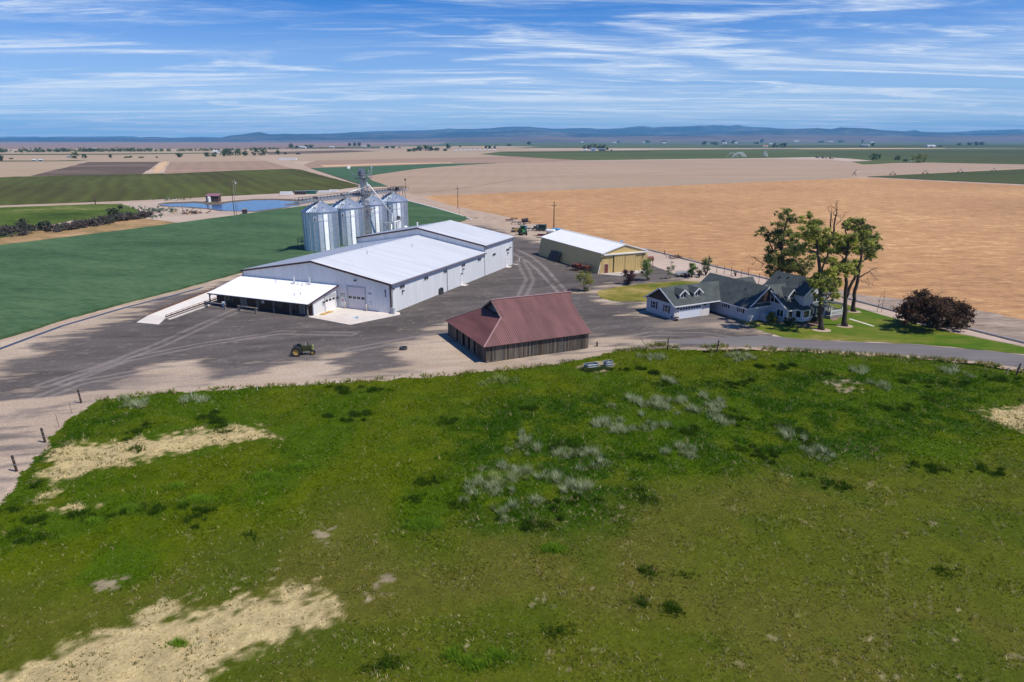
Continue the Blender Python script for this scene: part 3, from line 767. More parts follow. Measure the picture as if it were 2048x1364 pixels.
# tall tufts: (u, v, rx, ry in metres, kind)
TALL = [(1035, 888, 1.7, 2.6, 's'), (1015, 945, 2.2, 1.7, 's'), (1035, 955, 2.0, 1.6, 'y'), (1045, 1015, 2.2, 2.4, 's'), (990, 980, 1.5, 1.6, 's'), (935, 980, 1.6, 1.6, 's'), (1150, 975, 1.9, 1.7, 's'), (1085, 955, 1.3, 1.2, 's'), (1187, 935, 1.3, 1.6, 's'), (1130, 910, 1.2, 1.1, 's'),
        (1170, 908, 1.4, 1.2, 's'), (1205, 845, 1.6, 1.7, 's'), (1300, 850, 1.5, 2.2, 's'), (1265, 804, 2.3, 1.5, 's'), (1300, 812, 2.2, 1.4, 's'), (1330, 815, 2.1, 1.4, 's'), (1352, 802, 1.6, 1.2, 's'), (1250, 860, 1.6, 1.3, 's'), (1370, 902, 1.9, 1.9, 's'), (1365, 852, 1.4, 1.4, 'b'), (1400, 822, 1.7, 1.6, 's'), (1425, 808, 1.5, 1.8, 's'), (1440, 835, 1.6, 1.6, 's'),
        (1755, 772, 1.5, 1.9, 's'), (1720, 745, 1.3, 1.2, 's'), (1345, 762, 1.3, 1.0, 's'), (990, 762, 2.2, 1.3, 'y'), (395, 800, 1.6, 1.3, 's'), (265, 808, 1.9, 1.6, 's'), (1310, 716, 2.3, 1.3, 's'), (1480, 716, 2.4, 1.6, 's'), (1575, 872, 1.2, 1.5, 's'), (1640, 908, 1.4, 1.5, 's'), (1910, 745, 1.5, 1.2, 's'),
        (440, 838, 2.6, 2.0, 'd'), (442, 857, .9, .8, 'd'), (695, 832, 2.6, 1.8, 'd'), (285, 862, 1.2, 1.6, 'd'), (278, 899, .9, .7, 'd'), (870, 967, 1.2, 1.3, 'd'), (845, 998, .9, .7, 'd'), (1290, 1000, .9, .8, 'd'), (1280, 980, .6, .5, 'd'), (1520, 908, 1.7, 1.6, 'd'), (1563, 856, 1.3, 1.0, 'd'), (1600, 862, 1.5, 1.2, 'd'), (1622, 885, 1.3, 1.3, 'd'), (1640, 905, 1.2, 1.2, 'd'), (1648, 963, 1.2, .9, 'd'), (1690, 980, .9, .7, 'd'), (1845, 935, 1.3, 1.0, 'd'), (1890, 942, .6, .5, 'd'),
        (1282, 1204, .75, .7, 'd'), (1342, 1216, .95, .7, 'd'), (1300, 1146, .75, .7, 'd'), (1370, 1150, .45, .4, 'd'), (1120, 1265, 1.0, .7, 'd'), (1890, 1146, .75, .5, 'd'), (1985, 940, 1.4, .9, 'd'), (770, 1332, 1.3, .7, 'd'), (22, 1022, .75, .7, 'd'), (65, 972, .8, .7, 'd'), (70, 1040, 1.3, .7, 'd'), (150, 1030, 1.4, .7, 'd'), (290, 1022, 2.6, 1.2, 'd'), (60, 1080, 1.6, 1.0, 'd'), (390, 1035, 1.5, 1.2, 'd'), (505, 1072, .5, .5, 'd'), (1380, 862, 1.6, 1.5, 'd'), (1470, 838, 1.6, 2.0, 'd'), (1455, 770, 2.4, 1.4, 'd'), (1330, 768, 1.8, 1.2, 'd'), (1790, 818, 2.4, 1.3, 'd'), (1650, 750, 1.4, .9, 'd'), (1130, 890, 1.6, 1.2, 'd'), (1165, 910, 1.5, 1.2, 'd'), (1075, 1045, 2.2, 1.2, 'd'), (1060, 820, 1.3, .8, 'd'), (905, 842, 1.5, .9, 'd'), (930, 1010, 1.2, .9, 'd'), (1130, 1010, 2.6, 1.2, 'd'), (1285, 915, 1.2, .8, 'd'), (720, 780, 4.5, 1.2, 'd'), (1880, 770, 4, 1.6, 'd'), (1990, 760, 3.5, 1.3, 'd'), (1560, 735, 4.5, 1.4, 'd'), (1250, 740, 4.5, 1.4, 'd'), (1860, 800, 1.2, .8, 'd'),
        (905, 1312, .8, .7, 'b'), (935, 1325, .7, .5, 'b'), (1000, 1315, 1.15, .8, 'b'), (960, 1335, 1.1, .5, 'b'), (262, 1020, 1.4, .9, 'b'), (190, 1045, 1.0, .6, 'b'), (400, 1002, 2.2, .9, 'b'), (540, 955, 2.0, .8, 'b'), (600, 935, 1.6, .7, 'b'), (355, 975, 1.2, .6, 'b'), (850, 1050, 2.4, 1.2, 'b'), (1110, 1100, 1.6, .9, 'b'), (360, 1290, .8, .4, 'b')]
TALLW = [(gp(u, v), rx, ry, k) for u, v, rx, ry, k in TALL]
LUSH = [(poly_w([(0, 1012), (41, 953), (88, 903), (141, 836), (205, 801), (300, 795), (290, 860), (150, 880), (80, 960), (70, 1040), (0, 1100)]), 2.5),
        (poly_w([(880, 820), (1300, 770), (1900, 730), (2048, 750), (2200, 830), (1600, 930), (1250, 1030), (1000, 1075), (900, 1020)]), 5.0)]
BAND = poly_w([(300, 1150), (700, 1000), (900, 1060), (1300, 930), (2000, 900), (2300, 1000), (2500, 1300), (2300, 1600), (-300, 1600), (-300, 1250)])
TROUGH_PAD = poly_w([(1150, 735), (1165, 728), (1190, 722), (1222, 718), (1232, 728), (1228, 737), (1205, 744), (1168, 745)])
SPOTS = [(650, 1072, .9), (770, 1168, .7), (775, 1185, .4), (1690, 772, 2.2), (640, 1080, .5), (735, 1198, .4), (1200, 755, .5), (215, 1170, .8), (1372, 858, .3)]
SPOTW = [(gp(u, v), r) for u, v, r in SPOTS]
ROWD = (math.cos(R(62)), math.sin(R(62)))


def meadow_fields(x, y):
    n1 = fbm(x, y, 7, 4, 41); n2 = fbm(x, y, 1.7, 4, 42); n3 = fbm(x, y, .55, 3, 43); n4 = fbm(x, y, 22, 3, 44)
    lush = np.zeros_like(x)
    for p, w in LUSH: lush = np.maximum(lush, sstep(-w, w, sdf(x, y, p) + (n1 - .5) * 8))
    thin = sstep(-4, 6, sdf(x, y, BAND) + (n1 - .5) * 14)
    straw = np.zeros_like(x)
    for p in STRAW:
        straw = np.maximum(straw, sstep(-.25, 1.1, sdf(x, y, p) + (n2 - .5) * 3.4 + (n3 - .5) * 3.4))
    bare = np.zeros_like(x)
    for (c, r) in SPOTW: bare = np.maximum(bare, sstep(1.1, .7, np.hypot(x - c[0], y - c[1]) / r + (n3 - .5) * 2.4) * sstep(.36, .5, n2))
    bare = np.maximum(bare, sstep(-.2, .4, sdf(x, y, TROUGH_PAD) + (n2 - .5) * 1.2))
    # trampled specks where the sward is thin, and faint drill rows at the right
    row = np.abs(((x * ROWD[1] - y * ROWD[0]) / 2.6) % 1.0 - .5)
    rowz = sstep(14, 30, x) * sstep(56, 40, y)
    speck = thin * sstep(.70, .78, n3 * .7 + n2 * .3) * sstep(.40, .6, n1)
    speck = np.maximum(speck, rowz * sstep(.025, .008, row) * sstep(.5, .65, n2) * .6)
    return dict(n1=n1, n2=n2, n3=n3, n4=n4, lush=lush, thin=thin, straw=straw, bare=bare, speck=speck)


def meadow_colour(x, y, f):
    fresh = np.array([.062, .108, .001]); yel = np.array([.100, .128, .001]); olive = np.array([.100, .108, .012]); deep = np.array([.032, .078, .002])
    brn = np.array([.140, .112, .030]); st = np.array([.57, .45, .23]); bare = np.array([.33, .27, .17])
    k = sstep(.35, .65, f['n1'])[:, None]
    c = fresh * (1 - k) + yel * k
    t = (f['thin'] * (.62 + .3 * f['n2']))[:, None]; c = c * (1 - t) + olive * t
    b = (f['thin'] * sstep(.50, .70, f['n4']) * .35)[:, None]; c = c * (1 - b) + brn * b
    g = (f['thin'] * sstep(.52, .66, f['n1']) * .55)[:, None]; c = c * (1 - g) + np.array([.052, .092, .005]) * g
    l = (np.maximum(f['lush'], .25 * (1 - f['thin'])) * sstep(.34, .62, f['n2'] * .5 + f['n1'] * .5) * .95)[:, None]; c = c * (1 - l) + deep * l
    s = f['straw'][:, None]; c = c * (1 - s) + st * (1.0 - .25 * f['n2'][:, None]) * s
    p = np.maximum(f['speck'] * .8, f['bare'])[:, None]; c = c * (1 - p) + bare * (.85 + .3 * f['n3'][:, None]) * p
    return c


def meadow_tone(x, y):
    f = meadow_fields(x, y)
    return np.clip(meadow_colour(x, y, f) * (.62 + .45 * f['n3'])[:, None], .003, .8)


grid_sheet('meadow', MEADOW, .28, .03, meadow_tone, tone_mat('meadow_sward', 5.0, .35, .6, .08))


def blades(px, py, h, w, lean, col, seed, nb):
    """nb blades per tuft; one triangle each"""
    r = np.random.default_rng(seed); n = len(px); N_ = n * nb
    bx = np.repeat(px, nb) + r.normal(0, .05, N_); by = np.repeat(py, nb) + r.normal(0, .05, N_)
    hh = np.repeat(h, nb) * r.uniform(.6, 1.2, N_); ww = np.repeat(w, nb) * r.uniform(.7, 1.3, N_)
    a = r.uniform(0, 2 * PI, N_); ln = np.repeat(lean, nb) * r.uniform(.2, 1.3, N_); la = r.uniform(0, 2 * PI, N_)
    V = np.empty((N_, 3, 3), np.float32)
    dx, dy = np.cos(a) * ww / 2, np.sin(a) * ww / 2
    V[:, 0] = np.stack([bx - dx, by - dy, np.full(N_, .03)], -1); V[:, 1] = np.stack([bx + dx, by + dy, np.full(N_, .03)], -1)
    V[:, 2] = np.stack([bx + np.cos(la) * ln * hh - .12 * hh, by + np.sin(la) * ln * hh, .03 + hh], -1)
    c = np.repeat(col, nb, 0) * r.uniform(.72, 1.28, (N_, 1))
    C = np.repeat(c, 3, 0)
    return V.reshape(-1, 3), C


def scatter(poly, dens, seed, clip=None):
    r = np.random.default_rng(seed)
    xs = [p[0] for p in poly]; ys = [p[1] for p in poly]
    A = (max(xs) - min(xs)) * (max(ys) - min(ys)); n = int(A * dens)
    x = r.uniform(min(xs), max(xs), n); y = r.uniform(min(ys), max(ys), n)
    k = inside(x, y, poly)
    return x[k], y[k], r


def to_obj(name, parts, mat):
    V = np.concatenate([p[0] for p in parts]); C = np.concatenate([p[1] for p in parts])
    F = np.arange(len(V)).reshape(-1, 3)
    return np_mesh(name, V, F, mat, np.clip(C, .002, .9))


# short sward over the meadow
x, y, r = scatter(MEADOW, GRASS_D, 5)
k = (np.abs(x) < .80 * y + 12) & (y > 27); x, y = x[k], y[k]
f = meadow_fields(x, y)
live = r.uniform(0, 1, len(x)) > np.maximum(f['bare'] * .97, np.maximum(f['straw'] * .35, f['speck'] * .9))
x, y = x[live], y[live]; f = {a: b[live] for a, b in f.items()}
col = meadow_colour(x, y, f) * (1.15 + .75 * sstep(.38, .68, f['n3'] * .6 + f['n2'] * .4))[:, None]
h = .10 + .07 * f['n2'] + .16 * f['lush'] * f['n1'] - .03 * f['straw'] - .045 * f['thin']
h = h * (.45 + 1.5 * sstep(.42, .66, f['n2'] * .5 + f['n3'] * .5))
stray = r.uniform(0, 1, len(x)) < (.05 + .13 * f['thin'])
col[stray] = np.array([.58, .48, .24]) * r.uniform(.6, 1.1, (stray.sum(), 1))
inst = f['straw'] > .5
gr = inst & (r.uniform(0, 1, len(x)) < .20 + .35 * sstep(.45, .62, f['n2']))
col[gr] = np.array([.10, .12, .02])
parts = [blades(x, y, h, np.full(len(x), .05), np.full(len(x), .9), col, 6, 4)]
# tall tufts
KIND = {'s': (.84, .84, .54), 'd': (.040, .088, .006), 'b': (.20, .34, .02), 'y': (.66, .70, .26)}
for i, ((cx, cy), rx, ry, kd) in enumerate(TALLW):
    rx, ry = rx * 1.15, ry * 1.15
    n = int(rx * ry * PI * (52 if kd != 'd' else 46) * 1.2)
    rr = np.random.default_rng(100 + i)
    if kd in 'syd':
        # wispy seed heads: a handful of small separate tussocks, none alike
        m_ = rr.integers(6, 12); sx = rr.normal(0, .46, m_) * rx; sy = rr.normal(0, .46, m_) * ry; ss = rr.uniform(.16, .75, m_) ** 1.2; sh = rr.uniform(.45, 1.25, m_)
        k_ = rr.choice(m_, n, p=ss / ss.sum()); g1, g2 = rr.normal(0, .6, n), rr.normal(0, .6, n)
        tx = cx + sx[k_] + g1 * ss[k_]; ty = cy + sy[k_] + g2 * ss[k_]; fall = np.exp(-(g1 ** 2 + g2 ** 2))
        hh = (.92 if kd != 'd' else .5) * sh[k_] * (.3 + .7 * fall) * rr.uniform(.6, 1.15, n)
        pale = (rr.uniform(0, 1, n) < .22 + .5 * (sh[k_] - .45) * fall)[:, None]
        if kd == 'd': pale = (rr.uniform(0, 1, n) < .75)[:, None]
        c = np.where(pale, np.array(KIND[kd]), np.array([.105, .18, .012])) * rr.uniform(.8, 1.1, (n, 1))
        parts.append(blades(tx, ty, hh, np.full(n, .019 if kd != 'd' else .035), np.full(n, .7), c, 200 + i, 5)); continue
    q = np.abs(rr.normal(0, .60, n)); a = rr.uniform(0, 2 * PI, n)
    wob = 1 + .45 * (fbm(np.cos(a) * 2 + i * 7, np.sin(a) * 2, 1.0, 3, 50 + i) - .5)
    tx = cx + q * wob * rx * np.cos(a); ty = cy + q * wob * ry * np.sin(a)
    fall = np.exp(-(q / .75) ** 2)
    hh = {'s': .9, 'd': .42, 'b': .55, 'y': .5}[kd] * (.35 + .65 * fall) * rr.uniform(.6, 1.2, n)
    base = np.array(KIND[kd]); mead = np.array([.085, .155, .012])
    mixk = (np.clip(fall * 1.5, 0, 1) * (rr.uniform(0, 1, n) < (.5 if kd in 'sy' else .9)))[:, None]
    c = base * mixk + mead * (1 - mixk)
    parts.append(blades(tx, ty, hh, np.full(n, .026 if kd in 'sy' else .04), np.full(n, .55), c, 200 + i, 4))
tag(to_obj('meadow_grass', parts, M['grass_blade']), 'short green meadow grass with tall pale tufts and straw patches', 'grass', kind='stuff')

# weeds along the fence line and the road verge
parts = []
WL = [([(196, 802), (240, 795), (293, 789), (360, 784), (430, 779), (520, 774), (600, 770), (680, 765), (761, 759), (830, 755), (900, 750), (980, 742), (1060, 735), (1140, 725), (1160, 720)], .8, .42, 11),
      ([(1225, 703), (1250, 701), (1275, 700), (1300, 697)], .9, .5, 16), ([(1296, 692), (1320, 690), (1340, 694), (1362, 697)], .9, .55, 22),
      ([(1405, 696), (1440, 693), (1500, 698), (1560, 700), (1640, 704.5), (1720, 710), (1799, 714.5), (1880, 720), (1959, 728), (2048, 743), (2200, 775)], .8, .55, 20),
      ([(1420, 702), (1560, 707), (1700, 715), (1850, 727), (2000, 745), (2200, 785)], 1.8, .22, 8)]
for i, (ln, w, hgt, dens) in enumerate(WL):
    P = poly_w(ln); rr = np.random.default_rng(300 + i)
    for a, b in zip(P[:-1], P[1:]):
        L = math.hypot(b[0] - a[0], b[1] - a[1]); n = int(L * w * dens)
        t = rr.uniform(0, 1, n); o1 = rr.normal(0, w * .5, n)
        nx, ny = -(b[1] - a[1]) / L, (b[0] - a[0]) / L
        tx = a[0] + (b[0] - a[0]) * t + nx * o1; ty = a[1] + (b[1] - a[1]) * t + ny * o1
        cl = fbm(tx, ty, 1.5, 3, 61 + i)
        kp = cl > .42; tx, ty, cl = tx[kp], ty[kp], cl[kp]; n = len(tx)
        if n == 0: continue
        dry = rr.uniform(0, 1, n) < .35
        c = np.where(dry[:, None], np.array([.52, .42, .19]), np.array([.17, .23, .03])) * rr.uniform(.6, 1.2, (n, 1))
        parts.append(blades(tx, ty, hgt * (.5 + cl), np.full(n, .07), np.full(n, .7), c, 320 + i, 6))
tag(to_obj('weeds', parts, M['grass_blade']), 'ragged strip of weeds and dry grass along the field edge', 'weeds', kind='stuff')
# grass on the lawns' tree shade side and the pasture by the pond stays part of their sheets
# ------------------------------------------------------------------ wall-plane helper
class Wall:
    """frame on a vertical wall: s along it, z up, d outward (right-hand side of the direction)"""
    def __init__(s, o, d, base=0.0):
        L = math.hypot(*d); s.o = Vector((o[0], o[1], base)); s.D = Vector((d[0] / L, d[1] / L, 0)); s.N = Vector((s.D.y, -s.D.x, 0))
    def box(s, mb, a0, a1, z0, z1, d0, d1, mi=0): return mb.obox(s.o, s.D, s.N, (0, 0, 1), a0, a1, d0, d1, z0, z1, mi)
    def p(s, a, z, d=0): return s.o + s.D * a + s.N * d + Vector((0, 0, z))


def window(parent, w, a0, a1, z0, z1, frame, shutters=None, name='window', grid=(1, 1), fw=.07):
    b = MB()
    w.box(b, a0 - fw, a1 + fw, z0 - fw, z0, 0, .085); w.box(b, a0 - fw, a1 + fw, z1, z1 + fw, 0, .085)
    w.box(b, a0 - fw, a0, z0, z1, 0, .085); w.box(b, a1, a1 + fw, z0, z1, 0, .085)
    for i in range(1, grid[0]):
        c = a0 + (a1 - a0) * i / grid[0]; w.box(b, c - fw / 2, c + fw / 2, z0, z1, .003, .07)
    for i in range(1, grid[1]):
        c = z0 + (z1 - z0) * i / grid[1]
        for j in range(grid[0]):
            l = a0 + (a1 - a0) * j / grid[0] + (fw / 2 if j else 0); r = a0 + (a1 - a0) * (j + 1) / grid[0] - (fw / 2 if j < grid[0] - 1 else 0)
            w.box(b, l, r, c - fw / 3, c + fw / 3, .003, .065)
    o = b.build(name, frame, parent)
    p = MB(); w.box(p, a0, a1, z0, z1, .001, .042); p.build('pane', M['dark_glass'], o)
    if shutters:
        for q0, q1 in ((a0 - fw - shutters, a0 - fw - .02), (a1 + fw + .02, a1 + fw + shutters)):
            sh = MB(); w.box(sh, q0, q1, z0 - .05, z1 + .05, 0, .045)
            for k in range(7):
                zz = z0 + (z1 - z0) * (k + .3) / 7; w.box(sh, q0 + .05, q1 - .05, zz, zz + .06, .045, .06)
            sh.build('shutter', M['shutter'], parent)
    return o


def ribs(mb, w, L, top, step=.42, rw=.09, rd=.04, z0=.05, skip=()):
    n = int(L / step)
    for i in range(n + 1):
        a = .05 + i * step
        if a > L - .05: break
        if any(q0 < a < q1 for q0, q1 in skip): continue
        w.box(mb, a - rw / 2, a + rw / 2, z0, top(a), 0, rd)


def roof_ribs(mb, e0, e1, r0, r1, step, w=.05, h=.05):
    """standing seams from the eave e0-e1 up to the ridge r0-r1"""
    e0, e1, r0, r1 = map(Vector, (e0, e1, r0, r1)); n = int((e1 - e0).length / step)
    up = (e1 - e0).cross(r0 - e0).normalized()
    if up.z < 0: up = -up
    for i in range(1, n):
        t = i / n; a = e0.lerp(e1, t) + up * h / 2; b = r0.lerp(r1, t) + up * h / 2
        mb.beam(a, b, w, h, up=up)


def lamp(parent, w, a, z):
    b = MB(); w.box(b, a - .12, a + .12, z - .12, z + .12, 0, .1); w.box(b, a - .2, a + .2, z + .02, z + .1, .1, .42); w.box(b, a - .15, a + .15, z - .12, z + .02, .2, .4)
    return b.build('wall_lamp', M['dark_metal'], parent)


# ------------------------------------------------------------------ the white warehouse
AL = R(66.49)
OX, OY = gp(784, 627)
wh = thing('warehouse', 'long white metal warehouse with low gable roofs, maroon trim and a porch wing in front', 'warehouse', (OX, OY, 0), AL)
W1, L1, E1, P1 = 34.2, 38.5, 5.35, 8.28
L2, E2, P2 = 54.6, 6.92, 10.03
front = Wall((0, W1), (0, -1)); side = Wall((0, 0), (1, 0)); rside = Wall((L1, 0), (1, 0)); rfront = Wall((L1, W1 + .4), (0, -1))
b = MB(); b.prism_x([(0, 0), (W1, 0), (W1, E1), (W1 / 2, P1), (0, E1)], 0, L1 + .05)
tf = lambda a: E1 + (P1 - E1) * (1 - abs(a - W1 / 2) / (W1 / 2)) - .05
ribs(b, front, W1, tf, skip=((W1 - 9.6, W1 - 5.3), (W1 - 11.2, W1 - 9.95)))
ribs(b, side, L1, lambda a: E1 - .05, skip=((26.5, 27.8),))
b.build('wall', M['white_wall'], wh)
b = MB(); b.prism_x([(0, 0), (W1 + .4, 0), (W1 + .4, E2), (W1 / 2 + .2, P2), (0, E2)], L1 + .05, L2)
tr = lambda a: E2 + (P2 - E2) * (1 - abs(a - W1 / 2 - .2) / (W1 / 2 + .2)) - .05
ribs(b, Wall((L1 + .05, W1 + .4), (0, -1)), W1 + .4, tr, z0=5.5)
ribs(b, rside, L2 - L1, lambda a: E2 - .05, skip=((11.7, 12.8),))
b.build('rear_wall', M['white_wall'], wh)
for nm, x0, x1, wd, e, p, in (('roof', -.25, L1 + .04, W1, E1, P1), ('rear_roof', L1 - .2, L2 + .25, W1 + .4, E2, P2)):
    b = MB(); oy = .3; s_ = (p - e) / (wd / 2)
    A = (x0, -oy, e - s_ * oy + .12); B_ = (x1, -oy, e - s_ * oy + .12); C_ = (x1, wd / 2, p + .12); D_ = (x0, wd / 2, p + .12)
    b.slab(A, B_, C_, D_, .12); roof_ribs(b, A, B_, D_, C_, .61, .05, .045)
    A2 = (x0, wd + oy, e - s_ * oy + .12); B2 = (x1, wd + oy, e - s_ * oy + .12)
    b.slab(B2, A2, D_, C_, .12); roof_ribs(b, B2, A2, C_, D_, .61, .05, .045)
    b.beam((x0, wd / 2, p + .15), (x1, wd / 2, p + .15), .5, .05)
    b.build(nm, M['white_roof'], wh)
    t = MB()
    t.beam((x0 - .06, -oy, e - s_ * oy - .02), (x0 - .06, wd / 2, p - .02), .12, .34); t.beam((x0 - .06, wd + oy, e - s_ * oy - .02), (x0 - .06, wd / 2, p - .02), .12, .34)
    t.box(x0 + .15, x0 + .25, -.09, .0, .05 if nm == 'roof' else 5.6, e - .1); t.box(x0 + .13, x0 + .235, wd, wd + .09, 3.5 if nm == 'roof' else 5.6, e - .1)
    if nm == 'roof':
        t.box(-.1, -.005, .0, .22, .05, e - .1)
    t.build('rake_trim', M['maroon_trim'], wh)
    g_ = MB(); g_.box(x0, x1, -oy - .2, -oy, e - s_ * oy - .2, e - s_ * oy + .06); g_.build('gutter', M['fascia'], wh)
for xx, e in ((20.6, E1), (L1 - .2, E1), (L2 - .2, E2), (.25, E1)):
    b = MB(); b.box(xx - .07, xx + .07, -.16, -.04, .1, e - .25); b.box(xx - .07, xx + .07, -.34, -.16, .08, .2); b.build('downspout', M['grey_trim'], wh)
# strip windows along the right wall
for a in (2.9, 11.5, 19.3, 27.1, 34.9, 42.7, 50.5): window(wh, side, a, a + 1.55, 3.98, 4.45, M['grey_trim'], name='strip_window', grid=(2, 1), fw=.06)
for a in (3.7, 27.6, 51.2): lamp(wh, side, a, 3.45)
lamp(wh, side, .5, 4.4); lamp(wh, side, 52.6, 4.6); lamp(wh, front, W1 - 7.45, 5.45)


def man_door(parent, w, a0, a1, z1, mat, name='door'):
    d = MB(); w.box(d, a0, a1, .05, z1, .0, .05)
    f = MB(); w.box(f, a0 - .08, a0, .03, z1 + .08, 0, .075); w.box(f, a1, a1 + .08, .03, z1 + .08, 0, .075); w.box(f, a0, a1, z1, z1 + .08, 0, .075)
    o = d.build(name, mat, parent); f.build('door_frame', M['grey_trim'], o)
    h = MB(); w.box(h, a1 - .18, a1 - .08, 1.0, 1.08, .05, .11); h.build('handle', M['dark_metal'], o)
    return o


man_door(wh, side, 26.7, 27.65, 2.15, M['white_paint']); man_door(wh, side, 50.3, 51.2, 2.15, M['white_paint'])
man_door(wh, front, W1 - 11.0, W1 - 10.1, 2.2, M['white_wall'])
b = MB(); front.box(b, W1 - 10.75, W1 - 10.4, 1.35, 1.6, .055, .065); b.build('door_notice', surf('red_notice', (.5, .08, .08), .6), wh)
b = MB(); side.box(b, 26.65, 27.7, 2.38, 2.62, 0, .05); b.build('door_sign', M['dark_metal'], wh)


def sectional_door(parent, w, a0, a1, z1, nwin, wz, mat, name):
    d = MB(); k = 5
    for i in range(k):
        zz0 = .04 + (z1 - .04) * i / k; zz1 = .04 + (z1 - .04) * (i + 1) / k
        w.box(d, a0, a1, zz0, zz1 - .02, .0, .04)
    w.box(d, a0, a1, .04, z1, .0, .025)
    o = d.build(name, mat, parent)
    f = MB(); w.box(f, a0 - .18, a0, .02, z1 + .18, 0, .09); w.box(f, a1, a1 + .18, .02, z1 + .18, 0, .09); w.box(f, a0, a1, z1, z1 + .18, 0, .09)
    f.build('door_frame', M['grey_trim'], o)
    for i in range(nwin):
        c0 = a0 + (a1 - a0) * (i + .14) / nwin; c1 = a0 + (a1 - a0) * (i + .86) / nwin
        q = MB(); w.box(q, c0, c1, wz, wz + .42, .035, .062); q.build('door_window', M['dark_glass'], o)
    return o


sectional_door(wh, front, W1 - 9.35, W1 - 5.6, 4.15, 4, 2.0, surf('overhead_door', (.62, .60, .63), .5, var=.03), 'overhead_door')
b = MB(); front.box(b, W1 - 11.05, W1 - 10.1, 2.45, 2.78, 0, .05); sg = b.build('office_sign', M['dark_metal'], wh)
b = MB(); front.box(b, W1 - 10.98, W1 - 10.17, 2.5, 2.73, .05, .062); sq = b.build('sign_face', M['white_paint'], sg)
b = MB()
for i in range(6): front.box(b, W1 - 10.82 + i * .1, W1 - 10.76 + i * .1, 2.57, 2.65 + .02 * (i % 2), .062, .07)
b.build('lettering', M['black'], sq)
b = MB(); front.box(b, W1 - 4.9, W1 - 4.15, 3.1, 3.4, 0, .05); b.build('small_sign', M['grey_trim'], wh)
b = MB()
for i in range(5): front.box(b, W1 - 4.82 + i * .13, W1 - 4.74 + i * .13, 3.2, 3.3, .05, .06)
b.build('small_sign_marks', M['dark_metal'], wh)
b = MB(); front.box(b, W1 - 4.6, W1 - 4.3, 1.35, 1.6, 0, .18); front.box(b, W1 - 4.7, W1 - 4.2, 1.0, 1.2, 0, .12); b.build('meter_box', M['white_paint'], wh)
b = MB(); front.box(b, W1 - 1.2, W1 - 1.06, 2.9, 4.3, 0, .08); front.box(b, W1 - 1.35, W1 - 1.0, 3.9, 4.0, .08, .14); b.build('conduit', M['dark_metal'], wh)
b = MB(); side.box(b, 16.9, 18.2, .05, .9, 0, .5); side.box(b, 17.1, 17.4, .9, 1.2, 0, .3); side.box(b, 17.7, 18.0, .15, 1.3, .05, .55); b.build('utility_meter', M['dark_metal'], wh)
b = MB(); b.box(-.55, -.02, -.75, -.15, .05, 1.15); b.build('corner_guard', M['grey_trim'], wh)
for x_, y_ in ((13.5, 14.2), (19.6, 19.6), (27, 12), (22, 21.5)):
    zz = E1 + (P1 - E1) * (1 - abs(y_ - W1 / 2) / (W1 / 2))
    b = MB(); b.cyl((x_, y_, zz + .1), (x_, y_, zz + .75), .07, n=8); b.cyl((x_, y_, zz + .1), (x_, y_, zz + .16), .16, n=8); b.build('roof_vent', M['steel'], wh)
b = MB(); zz = E2 + (P2 - E2) * (1 - abs(22 - W1 / 2 - .2) / (W1 / 2 + .2)); b.cyl((46, 22, zz + .1), (46, 22, zz + 1.0), .16, n=10); b.cyl((46, 22, zz + 1.0), (46, 22, zz + 1.15), .26, .2, n=10); b.build('roof_vent', M['white_paint'], wh)
# porch wing in front
PX, PY0, PY1 = -6.9, 11.8, 34.4
b = MB(); b.prism_y([(PX, 0), (0, 0), (0, 3.95), (PX, 2.42)], PY0, PY0 + .2)
pe = Wall((PX, PY0), (1, 0)); ribs(b, pe, 6.9, lambda a: 2.38 + 1.53 * a / 6.9, skip=((3.0, 6.5),))
b.build('porch_end_wall', M['white_wall'], wh)
b = MB(); n = 70
for i in range(n):
    y0 = PY0 + .2 + (PY1 - PY0 - .2) * i / n; y1 = PY0 + .2 + (PY1 - PY0 - .2) * (i + 1) / n
    b.box(PX - random.uniform(0, .03), PX + .12, y0 + .01, y1 - .01, .02, 2.4)
b.box(PX + .12, PX + .25, PY0 + .2, PY1, .02, 2.4)
b.box(PX, 0, PY1, PY1 + .15, .02, 2.45)
b.build('porch_back_wall', M['wood_brown'], wh)
pw = Wall((PX, PY1), (0, -1))
for a in (2.5, 9.4, 14.2, 17.4): window(wh, pw, a, a + 1.3, .95, 1.85, M['wood_grey'], name='porch_window', grid=(2, 2))
for a in (6.2, 19.6): man_door(wh, pw, a, a + 1.0, 2.05, M['wood_grey'], name='porch_door')
b = MB(); pw.box(b, 10.9, 11.5, 1.2, 1.9, .02, .06); b.build('notice_board', M['white_paint'], wh)
A = (-8.35, PY0 - .35, 2.38); B_ = (-8.35, PY1 + .75, 2.38); C_ = (0, PY1 + .3, 4.28); D_ = (0, PY0 - .35, 4.28)
A = (-8.35, 12.0 - .35, 2.38)
b = MB(); b.slab(A, D_, C_, B_, .1); roof_ribs(b, B_, A, C_, D_, .45, .04, .03); b.build('porch_roof', surf('porch_roof_metal', (.80, .80, .81), .45, var=.04, scale=.3), wh)
b = MB(); b.beam((A[0], A[1] - .07, A[2] - .1), (D_[0] - .02, D_[1] - .07, D_[2] - .1), .1, .26); b.build('porch_trim', M['maroon_trim'], wh)
b = MB(); b.box(-8.47, -8.35, A[1], B_[1], 2.17, 2.36); b.build('porch_gutter', M['dark_metal'], wh)
for y_ in (34.9, 31.0, 27.2, 23.3, 19.6, 15.8, 12.05):
    b = MB(); b.box(-8.29, -8.11, y_ - .09, y_ + .09, .02, 2.3); b.beam((-8.2, y_, 1.7), (-8.2, y_ - .55, 2.25), .1); b.build('porch_post', M['wood_grey'], wh)
